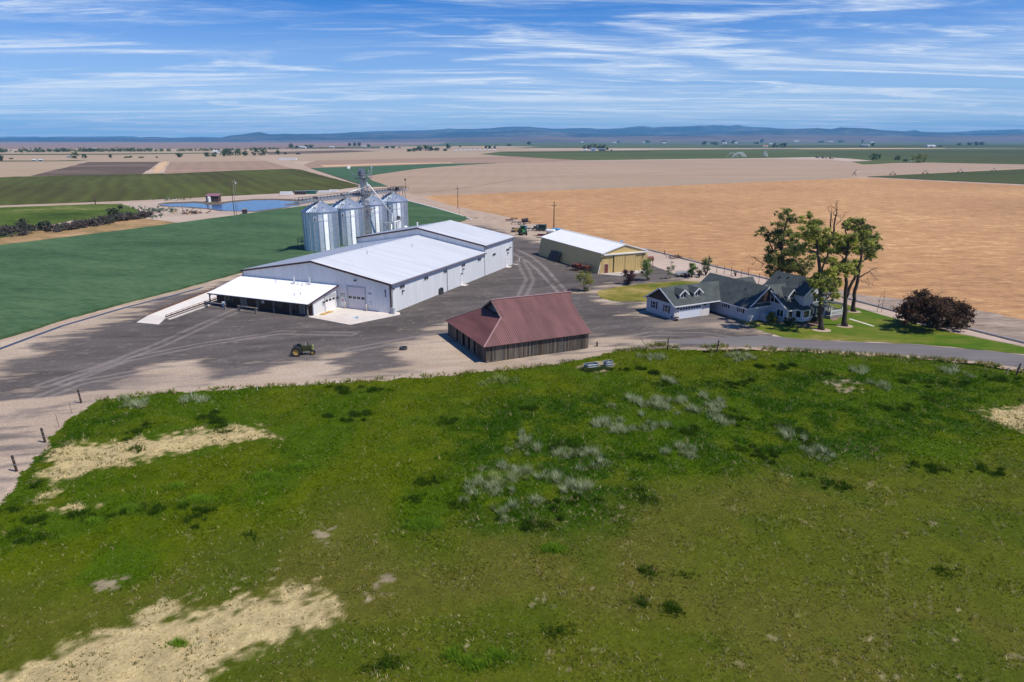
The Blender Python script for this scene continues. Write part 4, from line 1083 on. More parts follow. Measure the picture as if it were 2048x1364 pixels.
for x_, y_, h_, r_ in ((-1.2, 20.6, 1.25, .17), (-.9, 17.2, 1.25, .17), (-1.4, 24.8, .45, .07), (-1.5, 19.5, .45, .07), (-1.6, 18.4, .4, .07), (-5.6, 16.9, .3, .08), (-5.0, 16.0, .3, .08)):
    zz = 4.28 + 1.9 * x_ / 8.35
    b = MB(); b.cyl((x_, y_, zz), (x_, y_, zz + h_), r_, n=10); b.cyl((x_, y_, zz), (x_, y_, zz + .08), r_ * 2, n=10); b.cyl((x_, y_, zz + h_), (x_, y_, zz + h_ + .06), r_ * 1.35, n=10); b.build('chimney_pipe', M['steel_pale'], wh)
sectional_door(wh, pe, 3.25, 6.2, 2.35, 3, 1.75, M['white_paint'], 'garage_door')
b = MB(); pe.box(b, 3.1, 6.35, 2.55, 2.95, .0, .08); b.build('door_awning', M['grey_trim'], wh)
for a in (2.7, 6.6): lamp(wh, pe, a, 1.9)
# a bright thing or two under the porch
XW = Vector((math.cos(AL), math.sin(AL), 0)); YW = Vector((-math.sin(AL), math.cos(AL), 0)); OW = Vector((OX, OY, 0))
def wl(x, y, z=0): return OW + XW * x + YW * y + Vector((0, 0, z))


def loc_thing(name, label, cat, x, y, z=0, rot=0, group=None): return thing(name, label, cat, wl(x, y, z), AL + rot, group)


t = loc_thing('barrel', 'pale blue upright drum standing under the left end of the porch', 'barrel', -8.6, 31.2, .02)
b = MB(); b.lathe([(0.001, 0), (.3, 0), (.31, .3), (.3, .6), (.31, .9), (.3, 1.0), (.001, 1.0)], 14); b.build('drum', M['blue_paint'], t, True)
b = MB(); b.lathe([(.001, 1.0), (.31, 1.0), (.31, 1.04), (.001, 1.04)], 14); b.build('lid', M['white_paint'], t)
for i, (y0, lab) in enumerate(((34.1, 'weathered wooden rail on two stout posts nearest the concrete scale'), (26.2, 'weathered wooden rail on two stout posts before the middle of the porch'))):
    t = loc_thing('hitching_rail', lab, 'rail', -9.9, y0, .02, 0, 'hitching rails before the porch')
    for dy in (0, -4.0 if i else -4.5):
        b = MB(); b.box(-.14, .14, dy - .14, dy + .14, 0, 1.15); b.build('post', M['wood_grey'], t)
    b = MB(); b.cyl((0, .3, 1.02), (0, (-4.3 if i else -4.8), 1.02), .11, n=8); b.build('bar', M['wood_grey'], t, True)
# the concrete apron in front of the big door, with a paved rim and a painted mark
AP = [(-8.1, 12.3), (-9.55, 2.3), (-9.4, 2.0), (-.25, -1.9), (1.1, -.9), (1.1, -.02), (-.02, -.02), (-.02, 11.78), (-6.85, 11.78)]
b = MB(); b.prism_z([tuple(wl(x, y)[:2]) for x, y in AP], .0, .06); tag(b.build('concrete_apron', M['concrete']), kind='structure')
b = MB()
for i in range(9):
    y0 = 11.2 - i * 1.0; xx = -8.35 - .12 * (i * 1.0) + .12
    q = [wl(xx + .3, y0, .063), wl(xx + .3, y0 - .72, .063), wl(xx + 1.0, y0 - .72, .063), wl(xx + 1.0, y0, .063)]
    b.quad(*q)
tag(b.build('apron_pavers', surf('pink_pavers', (.62, .50, .42), .85, var=.15, scale=3)), kind='structure')
b = MB(); c = wl(-5.4, 4.1, .064)
def ring(mb, c, r0, r1, a0, a1, n=20, sx=1.0):
    for i in range(n):
        p = []
        for rr_, aa in ((r0, a0 + (a1 - a0) * i / n), (r1, a0 + (a1 - a0) * i / n), (r1, a0 + (a1 - a0) * (i + 1) / n), (r0, a0 + (a1 - a0) * (i + 1) / n)):
            p.append(c + XW * (-math.sin(aa) * rr_) + YW * (-math.cos(aa) * rr_))
        mb.quad(*p)
ring(b, c, .42, .62, R(150), R(390))
for (x0, y0, x1, y1, w_) in ((-.05, .05, .75, .15, .2), (-.02, .1, -.02, -.55, .2), (.0, -.5, -.6, -.75, .18), (.38, .1, .38, -.42, .16)):
    d = Vector((x1 - x0, y1 - y0)).normalized() * (w_ / 2)
    P_ = lambda x, y: c + XW * x + YW * y
    b.quad(P_(x0 - d.y, y0 + d.x), P_(x1 - d.y, y1 + d.x), P_(x1 + d.y, y1 - d.x), P_(x0 + d.y, y0 - d.x))
ring(b, c + XW * .95 + YW * .15, .0, .16, 0, 2 * PI, 12)
tag(b.build('wheelchair_symbol', M['blue_mark']), kind='structure')
for i, (x_, y_) in enumerate(((-5.5, 10.75), (-3.9, 10.75))):
    t = loc_thing('pallet', ('yellow wooden pallet lying nearest the porch corner', 'yellow wooden pallet lying beside the small garage door')[i], 'pallet', x_, y_, .062, R(4 + 3 * i), 'yellow pallets on the apron')
    b = MB()
    for k in range(7): b.box(-.62 + k * .18, -.62 + k * .18 + .13, -.5, .5, .09, .115)
    b.build('deck', M['pallet'], t)
    b = MB()
    for k in (-.45, 0, .45): b.box(-.62, .6, k - .05, k + .05, 0, .09)
    b.build('runner', M['pallet'], t)
for (x_, y_), lab in (((-.35, 9.9), 'left concrete bollard before the big overhead door'), ((-.45, 5.15), 'right concrete bollard before the big overhead door')):
    t = loc_thing('bollard', lab, 'bollard', x_, y_, .06, 0, 'bollards at the overhead door')
    b = MB(); b.lathe([(.001, 0), (.13, 0), (.13, 1.15), (.10, 1.25), (.001, 1.28)], 12); b.build('post', M['concrete'], t, True)
    b = MB(); b.lathe([(.001, .0), (.2, 0), (.2, .05), (.13, .06)], 12); b.build('foot', M['concrete_dark'], t)
t = loc_thing('bollard', 'thin pale post standing alone by the far right corner of the warehouse', 'bollard', 55.6, -1.3, .02)
b = MB(); b.lathe([(.001, 0), (.1, 0), (.1, 1.5), (.001, 1.55)], 10); b.build('post', M['concrete'], t, True)
b = MB(); b.prism_z([tuple(wl(x, y)[:2]) for x, y in ((54.62, -1.2), (55.4, -1.2), (55.4, 1.5), (54.62, 1.5))], 0, .07); tag(b.build('concrete_pad', M['concrete']), kind='structure')
for x_ in (26.5, 50.1):
    b = MB(); b.prism_z([tuple(wl(x, y)[:2]) for x, y in ((x_, -1.1), (x_ + 1.5, -1.1), (x_ + 1.5, -.05), (x_, -.05))], 0, .07); tag(b.build('door_step', M['concrete']), kind='structure')
# the truck scale
sc0 = gp(287, 643); 
t = thing('truck_scale', 'long pale concrete truck scale with steel side rails running beside the porch', 'scale', (sc0[0], sc0[1], 0), 0)
def sw(u, v): p = gp(u, v); return (p[0] - sc0[0], p[1] - sc0[1])
a_, b_, c_, d_ = sw(300, 632), sw(332, 637), sw(446, 596), sw(420, 585)
ext = lambda p, q, k: (q[0] + (q[0] - p[0]) * k, q[1] + (q[1] - p[1]) * k)
d2, c2 = ext(a_, d_, .12), ext(b_, c_, .12)
m = MB(); m.prism_z([a_, b_, c2, d2], 0.02, .28); m.build('deck', surf('scale_concrete', (.70, .65, .58), .8, var=.07, scale=.6), t)
m = MB(); r0_, r1_ = sw(273, 645), sw(318, 649)
vs = [(*a_, .28), (*b_, .28), (*r1_, .03), (*r0_, .03), (*a_, 0), (*b_, 0), (*r1_, 0), (*r0_, 0)]
m.add(vs, [(0, 3, 2, 1), (4, 5, 6, 7), (0, 1, 5, 4), (1, 2, 6, 5), (2, 3, 7, 6), (3, 0, 4, 7)]); m.build('ramp', M['concrete'], t)
for p, q in ((a_, d2), (b_, c2)):
    m = MB(); m.beam((*p, .62), (*q, .62), .07); m.beam((*p, .34), (*q, .34), .12, .14)
    for k in range(13): 
        x_, y_ = p[0] + (q[0] - p[0]) * k / 12, p[1] + (q[1] - p[1]) * k / 12; m.beam((x_, y_, .2), (x_, y_, .66), .07)
    m.build('side_rail', M['rust'], t)
m = MB(); p, q = sw(337, 640), sw(452, 599); m.beam((*p, .08), (*q, .08), .5, .16); m.build('kerb', M['concrete'], t)
# ------------------------------------------------------------------ grain bins
SR, SH, SP = 4.75, 11.0, 13.75
sil_dir = Vector((math.cos(AL), math.sin(AL), 0)); sil_n = Vector((-sil_dir.y, sil_dir.x, 0))
S1 = Vector((-53.4, 192.0, 0))
NF = 22


def text_mesh(txt, size):
    cu = bpy.data.curves.new('tmp', 'FONT'); cu.body = txt; cu.size = size; cu.align_x = 'LEFT'; cu.extrude = 0.0
    ob = bpy.data.objects.new('tmp', cu); COL.objects.link(ob)
    dg = bpy.context.evaluated_depsgraph_get(); dg.update()
    me = bpy.data.meshes.new_from_object(ob.evaluated_get(dg))
    bpy.data.objects.remove(ob); bpy.data.curves.remove(cu)
    return me


def make_silo(label):
    t = thing('grain_silo', label, 'silo', S1, AL, 'row of steel grain silos behind the warehouse')
    b = MB(); b.lathe([(SR + .35, 0), (SR + .35, .35), (SR + .05, .35)], 24); b.build('footing', M['concrete_dark'], t)
    b = MB(); b.lathe([(SR, .35), (SR, SH)], NF); b.build('wall', M['silo'], t)
    b = MB()
    for k in range(NF):
        a = 2 * PI * k / NF; c, s = math.cos(a), math.sin(a)
        b.obox((0, 0, 0), (c, s, 0), (-s, c, 0), (0, 0, 1), SR - .02, SR + .10, -.09, .09, .35, SH - .05)
    b.build('stiffener', M['steel'], t)
    b = MB(); rt = SR + .22
    b.lathe([(rt, SH - .02), (.75, SP - .25)], 44); b.lathe([(rt, SH - .02), (SR - .1, SH - .04)], 44)
    for k in range(44):
        a = 2 * PI * k / 44; c, s = math.cos(a), math.sin(a)
        b.beam((rt * c, rt * s, SH + .02), (.75 * c, .75 * s, SP - .21), .10, .13)
    b.build('roof', M['silo_roof'], t)
    b = MB(); b.lathe([(.78, SP - .3), (.78, SP + .1), (.001, SP + .16)], 16); b.build('roof_cap', M['steel'], t)
    # a hatch on the camera side of the roof, slope frame
    a = R(200); c, s = math.cos(a), math.sin(a)
    sl = (SP - .25 - SH) / (rt - .75); rr_ = SR * .62; zz = SH + (rt - rr_) * sl
    up = Vector((c * sl, s * sl, 1)).normalized(); X = Vector((-s, c, 0)); Y = up.cross(X)
    b = MB(); b.obox((rr_ * c, rr_ * s, zz), X, Y, up, -.4, .4, -.4, .4, -.05, .3); b.build('roof_hatch', M['steel_pale'], t)
    for k in range(5):
        a = R(20 + 72 * k); c, s = math.cos(a), math.sin(a); rr_ = SR * .7; zz = SH + (rt - rr_) * sl
        b = MB(); b.cyl((rr_ * c, rr_ * s, zz - .1), (rr_ * c, rr_ * s, zz + .45), .2, n=8); b.cyl((rr_ * c, rr_ * s, zz + .45), ((rr_ + .25) * c, (rr_ + .25) * s, zz + .5), .22, n=8)
        b.build('roof_vent', M['steel'], t)
    # roof ladder and wall ladder
    b = MB()
    for sg in (-.22, .22):
        b.beam((-.6 + 0, SR + .38, 0) if 0 else (sg, SR + .35, .6), (sg, SR + .35, SH + .9), .06)
    for k in range(24): b.beam((-.22, SR + .35, .8 + k * .44), (.22, SR + .35, .8 + k * .44), .04)
    for k in range(9):
        z = 2.5 + k * 1.0
        pts = [(.38 * math.cos(q), SR + .35 + .75 * math.sin(q), z) for q in [PI * j / 6 for j in range(7)]]
        b.tube(pts, .03, 4)
    b.build('ladder', M['dark_metal'], t)
    # the mark painted high on the wall, wrapped round it
    me = text_mesh('BROCK', .82)
    v0 = np.array([v.co[:] for v in me.vertices]); fs = [list(p.vertices) for p in me.polygons]
    a0 = R(205)
    mk = MB(); vs = []
    for x_, z_, _ in v0:
        aa = a0 + (x_ + .55) / SR; rr_ = SR + .13
        vs.append((rr_ * math.cos(aa), rr_ * math.sin(aa), SH - 2.25 + z_))
    mk.add(vs, fs)
    for (x0, x1, z0, z1) in ((-.65, .15, -.15, .95), ):
        for q in range(4):
            xa, xb = x0 + (x1 - x0) * q / 4, x0 + (x1 - x0) * (q + 1) / 4
            P_ = lambda xx, zz: ((SR + .12) * math.cos(a0 + xx / SR), (SR + .12) * math.sin(a0 + xx / SR), SH - 2.25 + zz)
            mk.quad(P_(xa, z0), P_(xb, z0), P_(xb, z1), P_(xa, z1))
    lg = mk.build('logo', M['white_paint'], t, fix=False)
    mk = MB(); P_ = lambda xx, zz: ((SR + .14) * math.cos(a0 + xx / SR), (SR + .14) * math.sin(a0 + xx / SR), SH - 2.25 + zz)
    for cx_, cz_, r_ in ((-.22, .62, .2), (-.22, .2, .24)):
        vs = [P_(cx_ + r_ * math.cos(q * PI / 6), cz_ + r_ * .9 * math.sin(q * PI / 6)) for q in range(12)]
        mk.add(vs, [tuple(range(12))])
    mk.build('emblem', M['slate'], lg, fix=False)
    bpy.data.meshes.remove(me)
    return t


SL = ['big steel grain silo at the near end of the row, left of the other three', 'second steel grain silo from the near end, left of the elevator tower', 'third steel grain silo from the near end, right of the elevator tower', 'steel grain silo at the far right end of the row']
silo0 = make_silo(SL[0])
for i in range(1, 4): dup(silo0, S1 + sil_dir * (12.2 * i), label=SL[i])
# the ladder cage and platform at the near silo's left
t = thing('ladder_landing', 'dark steel landing and handrail at the foot of the near silo', 'platform', S1 - sil_dir * 1.2 + sil_n * 6.0, AL)
b = MB(); b.box(-1.1, 1.1, -.7, .7, 2.3, 2.4); b.build('deck', M['dark_metal'], t)
b = MB()
for x_ in (-1.1, 1.1):
    for y_ in (-.7, .7): b.beam((x_, y_, 0), (x_, y_, 3.4), .09)
for z_ in (2.9, 3.4):
    b.beam((-1.1, .7, z_), (1.1, .7, z_), .06); b.beam((-1.1, -.7, z_), (-1.1, .7, z_), .06); b.beam((1.1, -.7, z_), (1.1, .7, z_), .06)
b.build('handrail', M['dark_metal'], t)

# ------------------------------------------------------------------ catwalk with conveyor above the bins
t = thing('catwalk', 'galvanised catwalk and conveyor running over the four silo tops', 'catwalk', S1, AL)
x0, x1, zc = -9.0, 45.5, SP + .30
b = MB(); b.box(x0, x1, -.55, .55, zc, zc + .08); b.build('walkway', M['steel'], t)
b = MB(); b.box(x0 + 4, x1 - 4, .75, 1.4, zc - .05, zc + .45); b.build('conveyor', M['steel'], t)
b = MB()
for y_ in (-.6, .6, 1.5):
    b.beam((x0, y_, zc - .12), (x1, y_, zc - .12), .13); b.beam((x0, y_, zc - .45 + (.0 if y_ < 1 else 1.0)), (x1, y_, zc - .45 + (.0 if y_ < 1 else 1.0)), .08)
    n = 27
    for k in range(n):
        xa, xb = x0 + (x1 - x0) * k / n, x0 + (x1 - x0) * (k + 1) / n
        b.beam((xa, y_, zc - .45) if k % 2 else (xa, y_, zc - .12), (xb, y_, zc - .12) if k % 2 else (xb, y_, zc - .45), .06)
b.build('truss', M['steel'], t)
b = MB()
for y_ in (-.6, .6):
    for z_ in (.55, 1.1): b.beam((x0, y_, zc + z_), (x1, y_, zc + z_), .06)
    for k in range(37): b.beam((x0 + (x1 - x0) * k / 36, y_, zc), (x0 + (x1 - x0) * k / 36, y_, zc + 1.12), .06)
b.build('handrail', M['dark_metal'], t)
for xx in (0, 12.2, 24.4, 36.6, 42.5):
    b = MB()
    for y_ in (-.6, 1.5):
        for dx in (-.7, .7):
            zb = SP - .1 if xx < 40 else 10.5
            b.beam((xx + dx, y_, zc - .1), (xx + dx * 1.3, y_ * 1.3, zb - .9 if xx < 40 else zb), .1)
    b.build('support', M['dark_metal'], t)
for xx in (0, 12.2, 24.4, 36.6):
    b = MB(); b.box(xx - .5, xx + .5, .7, 1.6, zc - .1, zc + .75); b.cyl((xx, 1.0, zc - .1), (xx, .2, SP), .22, n=8); b.build('discharge_spout', M['dark_metal'], t)
b = MB(); b.box(36.8, 40.2, -1.7, .9, zc + .1, zc + .2)
for k in range(6):
    for y_ in (-1.7, .9): b.beam((37 + k * .62, y_, zc + .2), (37 + k * .62, y_, zc + 1.5), .06)
b.box(37.8, 38.9, -1.3, -.5, zc + .2, zc + 1.1); b.build('drive_platform', M['dark_metal'], t)
b = MB(); b.cyl((44.8, 0, zc), (44.8, 0, zc + 3.6), .07, n=6); b.box(44.6, 45.0, -.2, .2, zc + 2.9, zc + 3.4); b.build('mast', M['dark_metal'], t)

# ------------------------------------------------------------------ elevator leg
TC = S1 + sil_dir * 18.0 - sil_n * 1.9
t = thing('elevator_tower', 'tall steel bucket elevator tower with dish and antennas above the silos', 'elevator tower', TC, AL)
HT = 21.6
b = MB()
for x_ in (-.42, .42): b.box(x_ - .22, x_ + .22, -.3, .3, .3, HT - 1.8)
b.build('leg_casing', M['steel'], t)
b = MB()
for x_ in (-1.05, 1.05):
    for y_ in (-1.0, 1.0): b.beam((x_, y_, 0), (x_, y_, HT - 3.0), .13)
for k in range(11):
    z0, z1 = k * 1.7, (k + 1) * 1.7
    for y_ in (-1.0, 1.0):
        b.beam((-1.05, y_, z1), (1.05, y_, z1), .08); b.beam((-1.05 if k % 2 else 1.05, y_, z0), (1.05 if k % 2 else -1.05, y_, z1), .07)
    for x_ in (-1.05, 1.05):
        b.beam((x_, -1, z1), (x_, 1, z1), .08); b.beam((x_, -1 if k % 2 else 1, z0), (x_, 1 if k % 2 else -1, z1), .07)
b.build('frame', M['steel'], t)
b = MB()
for s_ in (-.22, .22): b.beam((1.35 * 0 + s_, -1.3, .5), (s_, -1.3, HT - 2.4), .06)
for k in range(44): b.beam((-.22, -1.3, .8 + k * .42), (.22, -1.3, .8 + k * .42), .04)
for k in range(17):
    z = 2.6 + k * 1.0
    b.tube([(.4 * math.cos(q), -1.3 - .75 * math.sin(q), z) for q in [PI * j / 6 for j in range(7)]], .025, 4)
b.build('ladder', M['steel'], t)
b = MB(); b.box(-1.9, 2.3, -1.8, 1.6, HT - 2.6, HT - 2.5); b.build('head_platform', M['dark_metal'], t)
b = MB()
for z_ in (HT - 1.95, HT - 1.45):
    for y_ in (-1.8, 1.6): b.beam((-1.9, y_, z_), (2.3, y_, z_), .06)
    for x_ in (-1.9, 2.3): b.beam((x_, -1.8, z_), (x_, 1.6, z_), .06)
for x_ in (-1.9, -.5, .9, 2.3):
    for y_ in (-1.8, 1.6): b.beam((x_, y_, HT - 2.5), (x_, y_, HT - 1.42), .06)
b.build('handrail', M['steel'], t)
b = MB(); b.prism_y([(-1.0, HT - 1.8), (1.0, HT - 1.8), (1.05, HT - .7), (.8, HT - .15), (.35, HT + .15), (-.35, HT + .15), (-.8, HT - .15), (-1.05, HT - .7)], -.55, .55); b.build('head_hood', surf('hood_blue_grey', (.16, .19, .25), .5, metal=.3), t)
b = MB(); b.box(1.05, 1.75, -.5, .5, HT - 1.7, HT - .8); b.cyl((-1.75, -.3, HT - 1.5), (-1.05, -.3, HT - 1.5), .35, n=10); b.build('drive_motor', M['dark_metal'], t)
b = MB(); b.box(-1.5, 1.5, -1.5, 1.5, zc + .0, zc + .1)
for x_ in (-1.5, 0, 1.5):
    for y_ in (-1.5, 1.5): b.beam((x_, y_, zc), (x_, y_, zc + 1.1), .06)
for y_ in (-1.5, 1.5): b.beam((-1.5, y_, zc + 1.1), (1.5, y_, zc + 1.1), .06)
b.build('rest_platform', M['dark_metal'], t)
b = MB(); b.beam((-1.9, 1.5, HT - 1.5), (-2.0, 2.9, HT - .2), .07); b.cyl((-2.0, 2.9, HT - .2), (-2.0, 2.9, HT + .5), .05, n=6); b.build('dish_arm', M['steel'], t)
b = MB(); b.lathe([(.001, 0), (.25, .03), (.42, .12), (.5, .22), (.46, .24), (.001, .1)], 14); o = b.build('dish', M['white_paint'], t, True); o.location = (-2.1, 2.9, HT + .5); o.rotation_euler = (R(80), 0, R(-60))
for x_, y_, h_ in ((2.2, -1.6, 3.0), (2.25, -2.0, 4.2), (1.2, -1.75, 2.4), (-.3, 0, 2.6)):
    b = MB(); b.cyl((x_, y_, HT - 2.5), (x_, y_, HT - 2.5 + h_), .05, n=6)
    if h_ > 3: b.box(x_ - .15, x_ + .15, y_ - .12, y_ + .12, HT - 2.5 + h_ * .6, HT - 2.5 + h_ * .78); b.beam((x_ - .5, y_, HT - 2.5 + h_ * .5), (x_ + .5, y_, HT - 2.5 + h_ * .5), .05)
    b.build('antenna', M['steel_pale'], t)
b = MB(); b.lathe([(.001, 0), (.35, .05), (.45, .5), (.3, .9), (.001, .95)], 12, (.9, -1.2, HT - 5.2)); b.cyl((.4, -.2, HT - 2.4), (.9, -1.2, HT - 4.4), .22, n=8); b.build('distributor', M['steel_pale'], t)
# spouts in the tower's own frame
Ti = Matrix.Rotation(-AL, 4, 'Z') @ Matrix.Translation(-TC)
for wpt, r_ in ((S1 + sil_dir * 11.0 + sil_n * .2 + Vector((0, 0, zc + .6)), .16), (S1 + sil_dir * 25.5 + Vector((0, 0, zc + .6)), .11)):
    b = MB(); b.tube([(.9, -1.2, HT - 5.0), tuple((Ti @ wpt).lerp(Vector((.9, -1.2, HT - 5.0)), .5)), tuple(Ti @ wpt)], r_, 8); b.build('spout', M['steel_pale'], t, True)
LO = Vector((-36.6, 208.2, 0))
b = MB(); q = Ti @ (LO + Vector((.5, -.3, 8.3))); b.tube([(.9, -1.2, HT - 4.4), (1.1, -1.7, HT - 4.7), tuple(q)], .17, 8); b.build('load_out_spout', M['white_paint'], t, True)
b = MB()
for k in range(5):
    a = k / 5; p0 = Vector((.9, -1.4, HT - 4.6)).lerp(q, .12 + .04 * k)
for e in ((1.05, -1.0, 9.5), (-1.05, -1.0, 9.5)):
    b.tube([(.9, -1.3, HT - 5), e], .03, 4)
b.build('stay', M['steel'], t)
# orange bracket rails part way up
b = MB(); b.beam((-1.1, -1.4, 9.7), (2.9, -2.5, 10.2), .1); b.beam((-1.1, -1.4, 7.1), (1.4, -1.9, 9.9), .1); b.build('brace', M['rust'], t)
# load-out frame with hopper beside the bins
t = thing('load_out_platform', 'grain load-out platform with white pipes and bracing between silos and warehouse', 'platform', LO, AL)
b = MB()
for x_ in (-2.6, 0, 2.8, 5.6):
    for y_ in (-.9, .9): b.beam((x_, y_, 0), (x_, y_, 5.9), .12)
for k in range(3):
    for y_ in (-.9, .9):
        xa, xb = (-2.6, 0, 2.8)[k], (0, 2.8, 5.6)[k]
        b.beam((xa, y_, 3.2), (xb, y_, 5.8), .08); b.beam((xb, y_, 3.2), (xa, y_, 5.8), .08); b.beam((xa, y_, 3.2), (xb, y_, 3.2), .08)
b.build('frame', M['steel_pale'], t)
b = MB(); b.box(-2.8, 5.9, -1.1, 1.1, 5.9, 6.02); b.build('deck', M['steel'], t)
b = MB()
for z_ in (6.5, 7.0):
    for y_ in (-1.1, 1.1): b.beam((-2.8, y_, z_), (5.9, y_, z_), .05)
for k in range(9):
    for y_ in (-1.1, 1.1): b.beam((-2.8 + 8.7 * k / 8, y_, 6.0), (-2.8 + 8.7 * k / 8, y_, 7.0), .05)
b.build('handrail', M['steel'], t)
b = MB(); b.cyl((-.6, -1.6, 0.5), (-.6, -1.6, 6.2), .35, n=12); b.cyl((.9, -1.6, .5), (.9, -1.6, 6.0), .3, n=12); b.cyl((.2, -.3, 6.2), (.2, -.3, 8.6), .3, n=10); b.cyl((-1, -1.6, 6.1), (2.6, -1.4, 6.3), .18, n=8)
b.build('white_pipe', M['white_paint'], t, False)
b = MB(); b.lathe([(.001, 6.2), (.55, 6.3), (.6, 7.1), (.35, 7.5), (.001, 7.5)], 12, (4.3, 0, 0)); b.build('dust_hopper', M['dark_metal'], t)
b = MB(); b.lathe([(.001, 0), (.7, 0), (.75, .5), (.4, 1.0), (.001, 1.1)], 12, (5.2, -1.8, 3.4)); b.cyl((5.2, -1.8, 0), (5.2, -1.8, 3.5), .2, n=8); b.build('fan_housing', M['white_paint'], t, True)
b = MB(); b.tube([(-1.6, -1.2, 5.6), (-2.4, -1.6, 3.9), (-3.1, -2.0, 3.0)], .22, 8); b.build('loading_spout', M['white_paint'], t, True)

# ------------------------------------------------------------------ the old red-roofed barn
RO = gp(971.7, 726); RA = R(24.9)
bn = thing('wooden_barn', 'old grey board barn with a dark red metal roof and open gablet', 'barn', (RO[0], RO[1], 0), RA)
BW, BD_ = 16.6, 15.4; ez = 2.45; sl = .567; ov = .4
rz = ez + sl * (BD_ / 2 + ov)


def boards(w, L, z1, gaps, seed):
    rr = random.Random(seed); V = MB(); tones = []; a = 0.0
    while a < L:
        wd = rr.uniform(.20, .32)
        if not any(g0 < a + wd / 2 < g1 for g0, g1 in gaps):
            n0 = len(V.v); d = rr.uniform(.0, .05)
            w.box(V, a + .012, min(a + wd - .012, L), rr.uniform(.02, .10), z1, -.06, d)
            k = rr.choice([.55, .8, 1, 1.15, 1.4, 1.7]) * rr.uniform(.8, 1.15); warm = rr.uniform(.9, 1.1)
            tones += [(k * warm, k, k / warm)] * (len(V.v) - n0)
        a += wd
    n0 = len(V.v); w.box(V, 0, L, z1 - .35, z1 - .02, -.12, -.062); w.box(V, 0, L, .0, .06, -.12, -.062); tones += [(.8, .8, .8)] * (len(V.v) - n0)
    return V, tones


def build_toned(mb, tones, name, mat, parent):
    o = mb.build(name, mat, parent)
    ca = o.data.color_attributes.new('tone', 'FLOAT_COLOR', 'POINT')
    ca.data.foreach_set('color', np.array([(r_, g_, b_, 1) for r_, g_, b_ in tones], np.float32).ravel())
    return o


wr = Wall((0, 0), (1, 0)); wlft = Wall((0, BD_), (0, -1)); wback = Wall((BW, BD_), (-1, 0)); wrt = Wall((BW, 0), (0, 1))
for w, L, gaps, sd in ((wr, BW, (), 1), (wlft, BD_, ((3.7, 4.7), (6.2, 7.6), (8.6, 9.6), (10.8, 11.8)), 2), (wback, BD_ + 1.2, (), 3), (wrt, BD_, ((5, 10),), 4)):
    V, tn = boards(w, L, ez + .1, gaps, sd); build_toned(V, tn, 'board_wall', M['wood_barn'], bn)
b = MB(); b.box(.35, .45, .3, BD_ - .3, .02, ez); b.build('inner_wall', M['dark_wood'], bn)
for g0, g1 in ((3.7, 4.7), (6.2, 7.6), (8.6, 9.6), (10.8, 11.8)):
    b = MB(); wlft.box(b, g0 - .08, g0, .02, ez, -.1, .06); wlft.box(b, g1, g1 + .08, .02, ez, -.1, .06); b.build('stall_frame', M['wood_grey'], bn)
# roof: two long slopes, a left hip under a gablet, and a hay hood at the right
gx, rx1, rx2 = 4.35, BW + 1.3, BW + .25
gz = ez + sl * (gx + ov); gy0 = (gz - ez) / sl - ov; gy1 = BD_ - gy0
Pf = lambda x, y: (x, y, ez + sl * (y + ov)); Pb = lambda x, y: (x, y, ez + sl * (BD_ - y + ov))
ym = BD_ / 2
t_ = .07
def thick(mb, poly):
    vs = [Vector(p) for p in poly]; n = len(vs); nn = (vs[1] - vs[0]).cross(vs[2] - vs[0]).normalized()
    if nn.z < 0: vs.reverse(); nn = -nn
    mb.add([tuple(v) for v in vs] + [tuple(v - nn * t_) for v in vs], [tuple(range(n)), tuple(range(2 * n - 1, n - 1, -1))] + [(i, n + i, n + (i + 1) % n, (i + 1) % n) for i in range(n)])


b = MB()
ymid = ym - 2.0
fpoly = [Pf(-ov, -ov), Pf(rx2, -ov), Pf(rx2, ymid), Pf(rx1, ym), Pf(gx - .25, ym), Pf(gx - .25, gy0 + .05), (gx, gy0, gz)]
thick(b, fpoly)
bpoly = [Pb(-ov, BD_ + ov), Pb(rx2, BD_ + ov), Pb(rx2, BD_ - ymid), Pb(rx1, ym), Pb(gx - .25, ym), Pb(gx - .25, gy1 - .05), (gx, gy1, gz)]
thick(b, bpoly)
thick(b, [(-ov, -ov, ez), (-ov, BD_ + ov, ez), (gx, gy1, gz), (gx, gy0, gz)])
# ribs of the sheet metal
def ribline(p, q, up): b.beam(Vector(p) + up * .025, Vector(q) + up * .02, .045, .045, up=up)
upf = Vector((0, -sl, 1)).normalized(); upb = Vector((0, sl, 1)).normalized(); uph = Vector((-sl, 0, 1)).normalized()
k = 0
x_ = -ov + .15
while x_ < rx1:
    ya = -ov if x_ <= rx2 else ymid + (ym - ymid) * (x_ - rx2) / (rx1 - rx2)
    yb = ym if x_ > gx - .2 else (-ov + (x_ + ov) / (gx + ov) * (gy0 + ov))
    if yb - ya > .1:
        ribline(Pf(x_, ya), Pf(x_, yb), upf); ribline(Pb(x_, BD_ - ya), Pb(x_, BD_ - yb), upb)
    x_ += .30
y_ = -ov + .15
while y_ < BD_ + ov:
    m_ = min(y_, BD_ - y_)
    xe = gx if gy0 < y_ < gy1 else (-ov + (m_ + ov) / (gy0 + ov) * (gx + ov))
    if xe > -ov + .1: ribline((-ov, y_, ez), (xe, y_, ez + sl * (xe + ov)), uph)
    y_ += .30
b.build('roof', M['red_roof'], bn)
b = MB(); b.beam((gx - .3, ym, rz + .04), (rx1 + .02, ym, rz + .04), .34, .06); b.beam((-ov, -ov, ez + .05), (gx, gy0, gz + .05), .2, .05); b.beam((-ov, BD_ + ov, ez + .05), (gx, gy1, gz + .05), .2, .05)
b.build('ridge_cap', M['red_roof_cap'], bn)
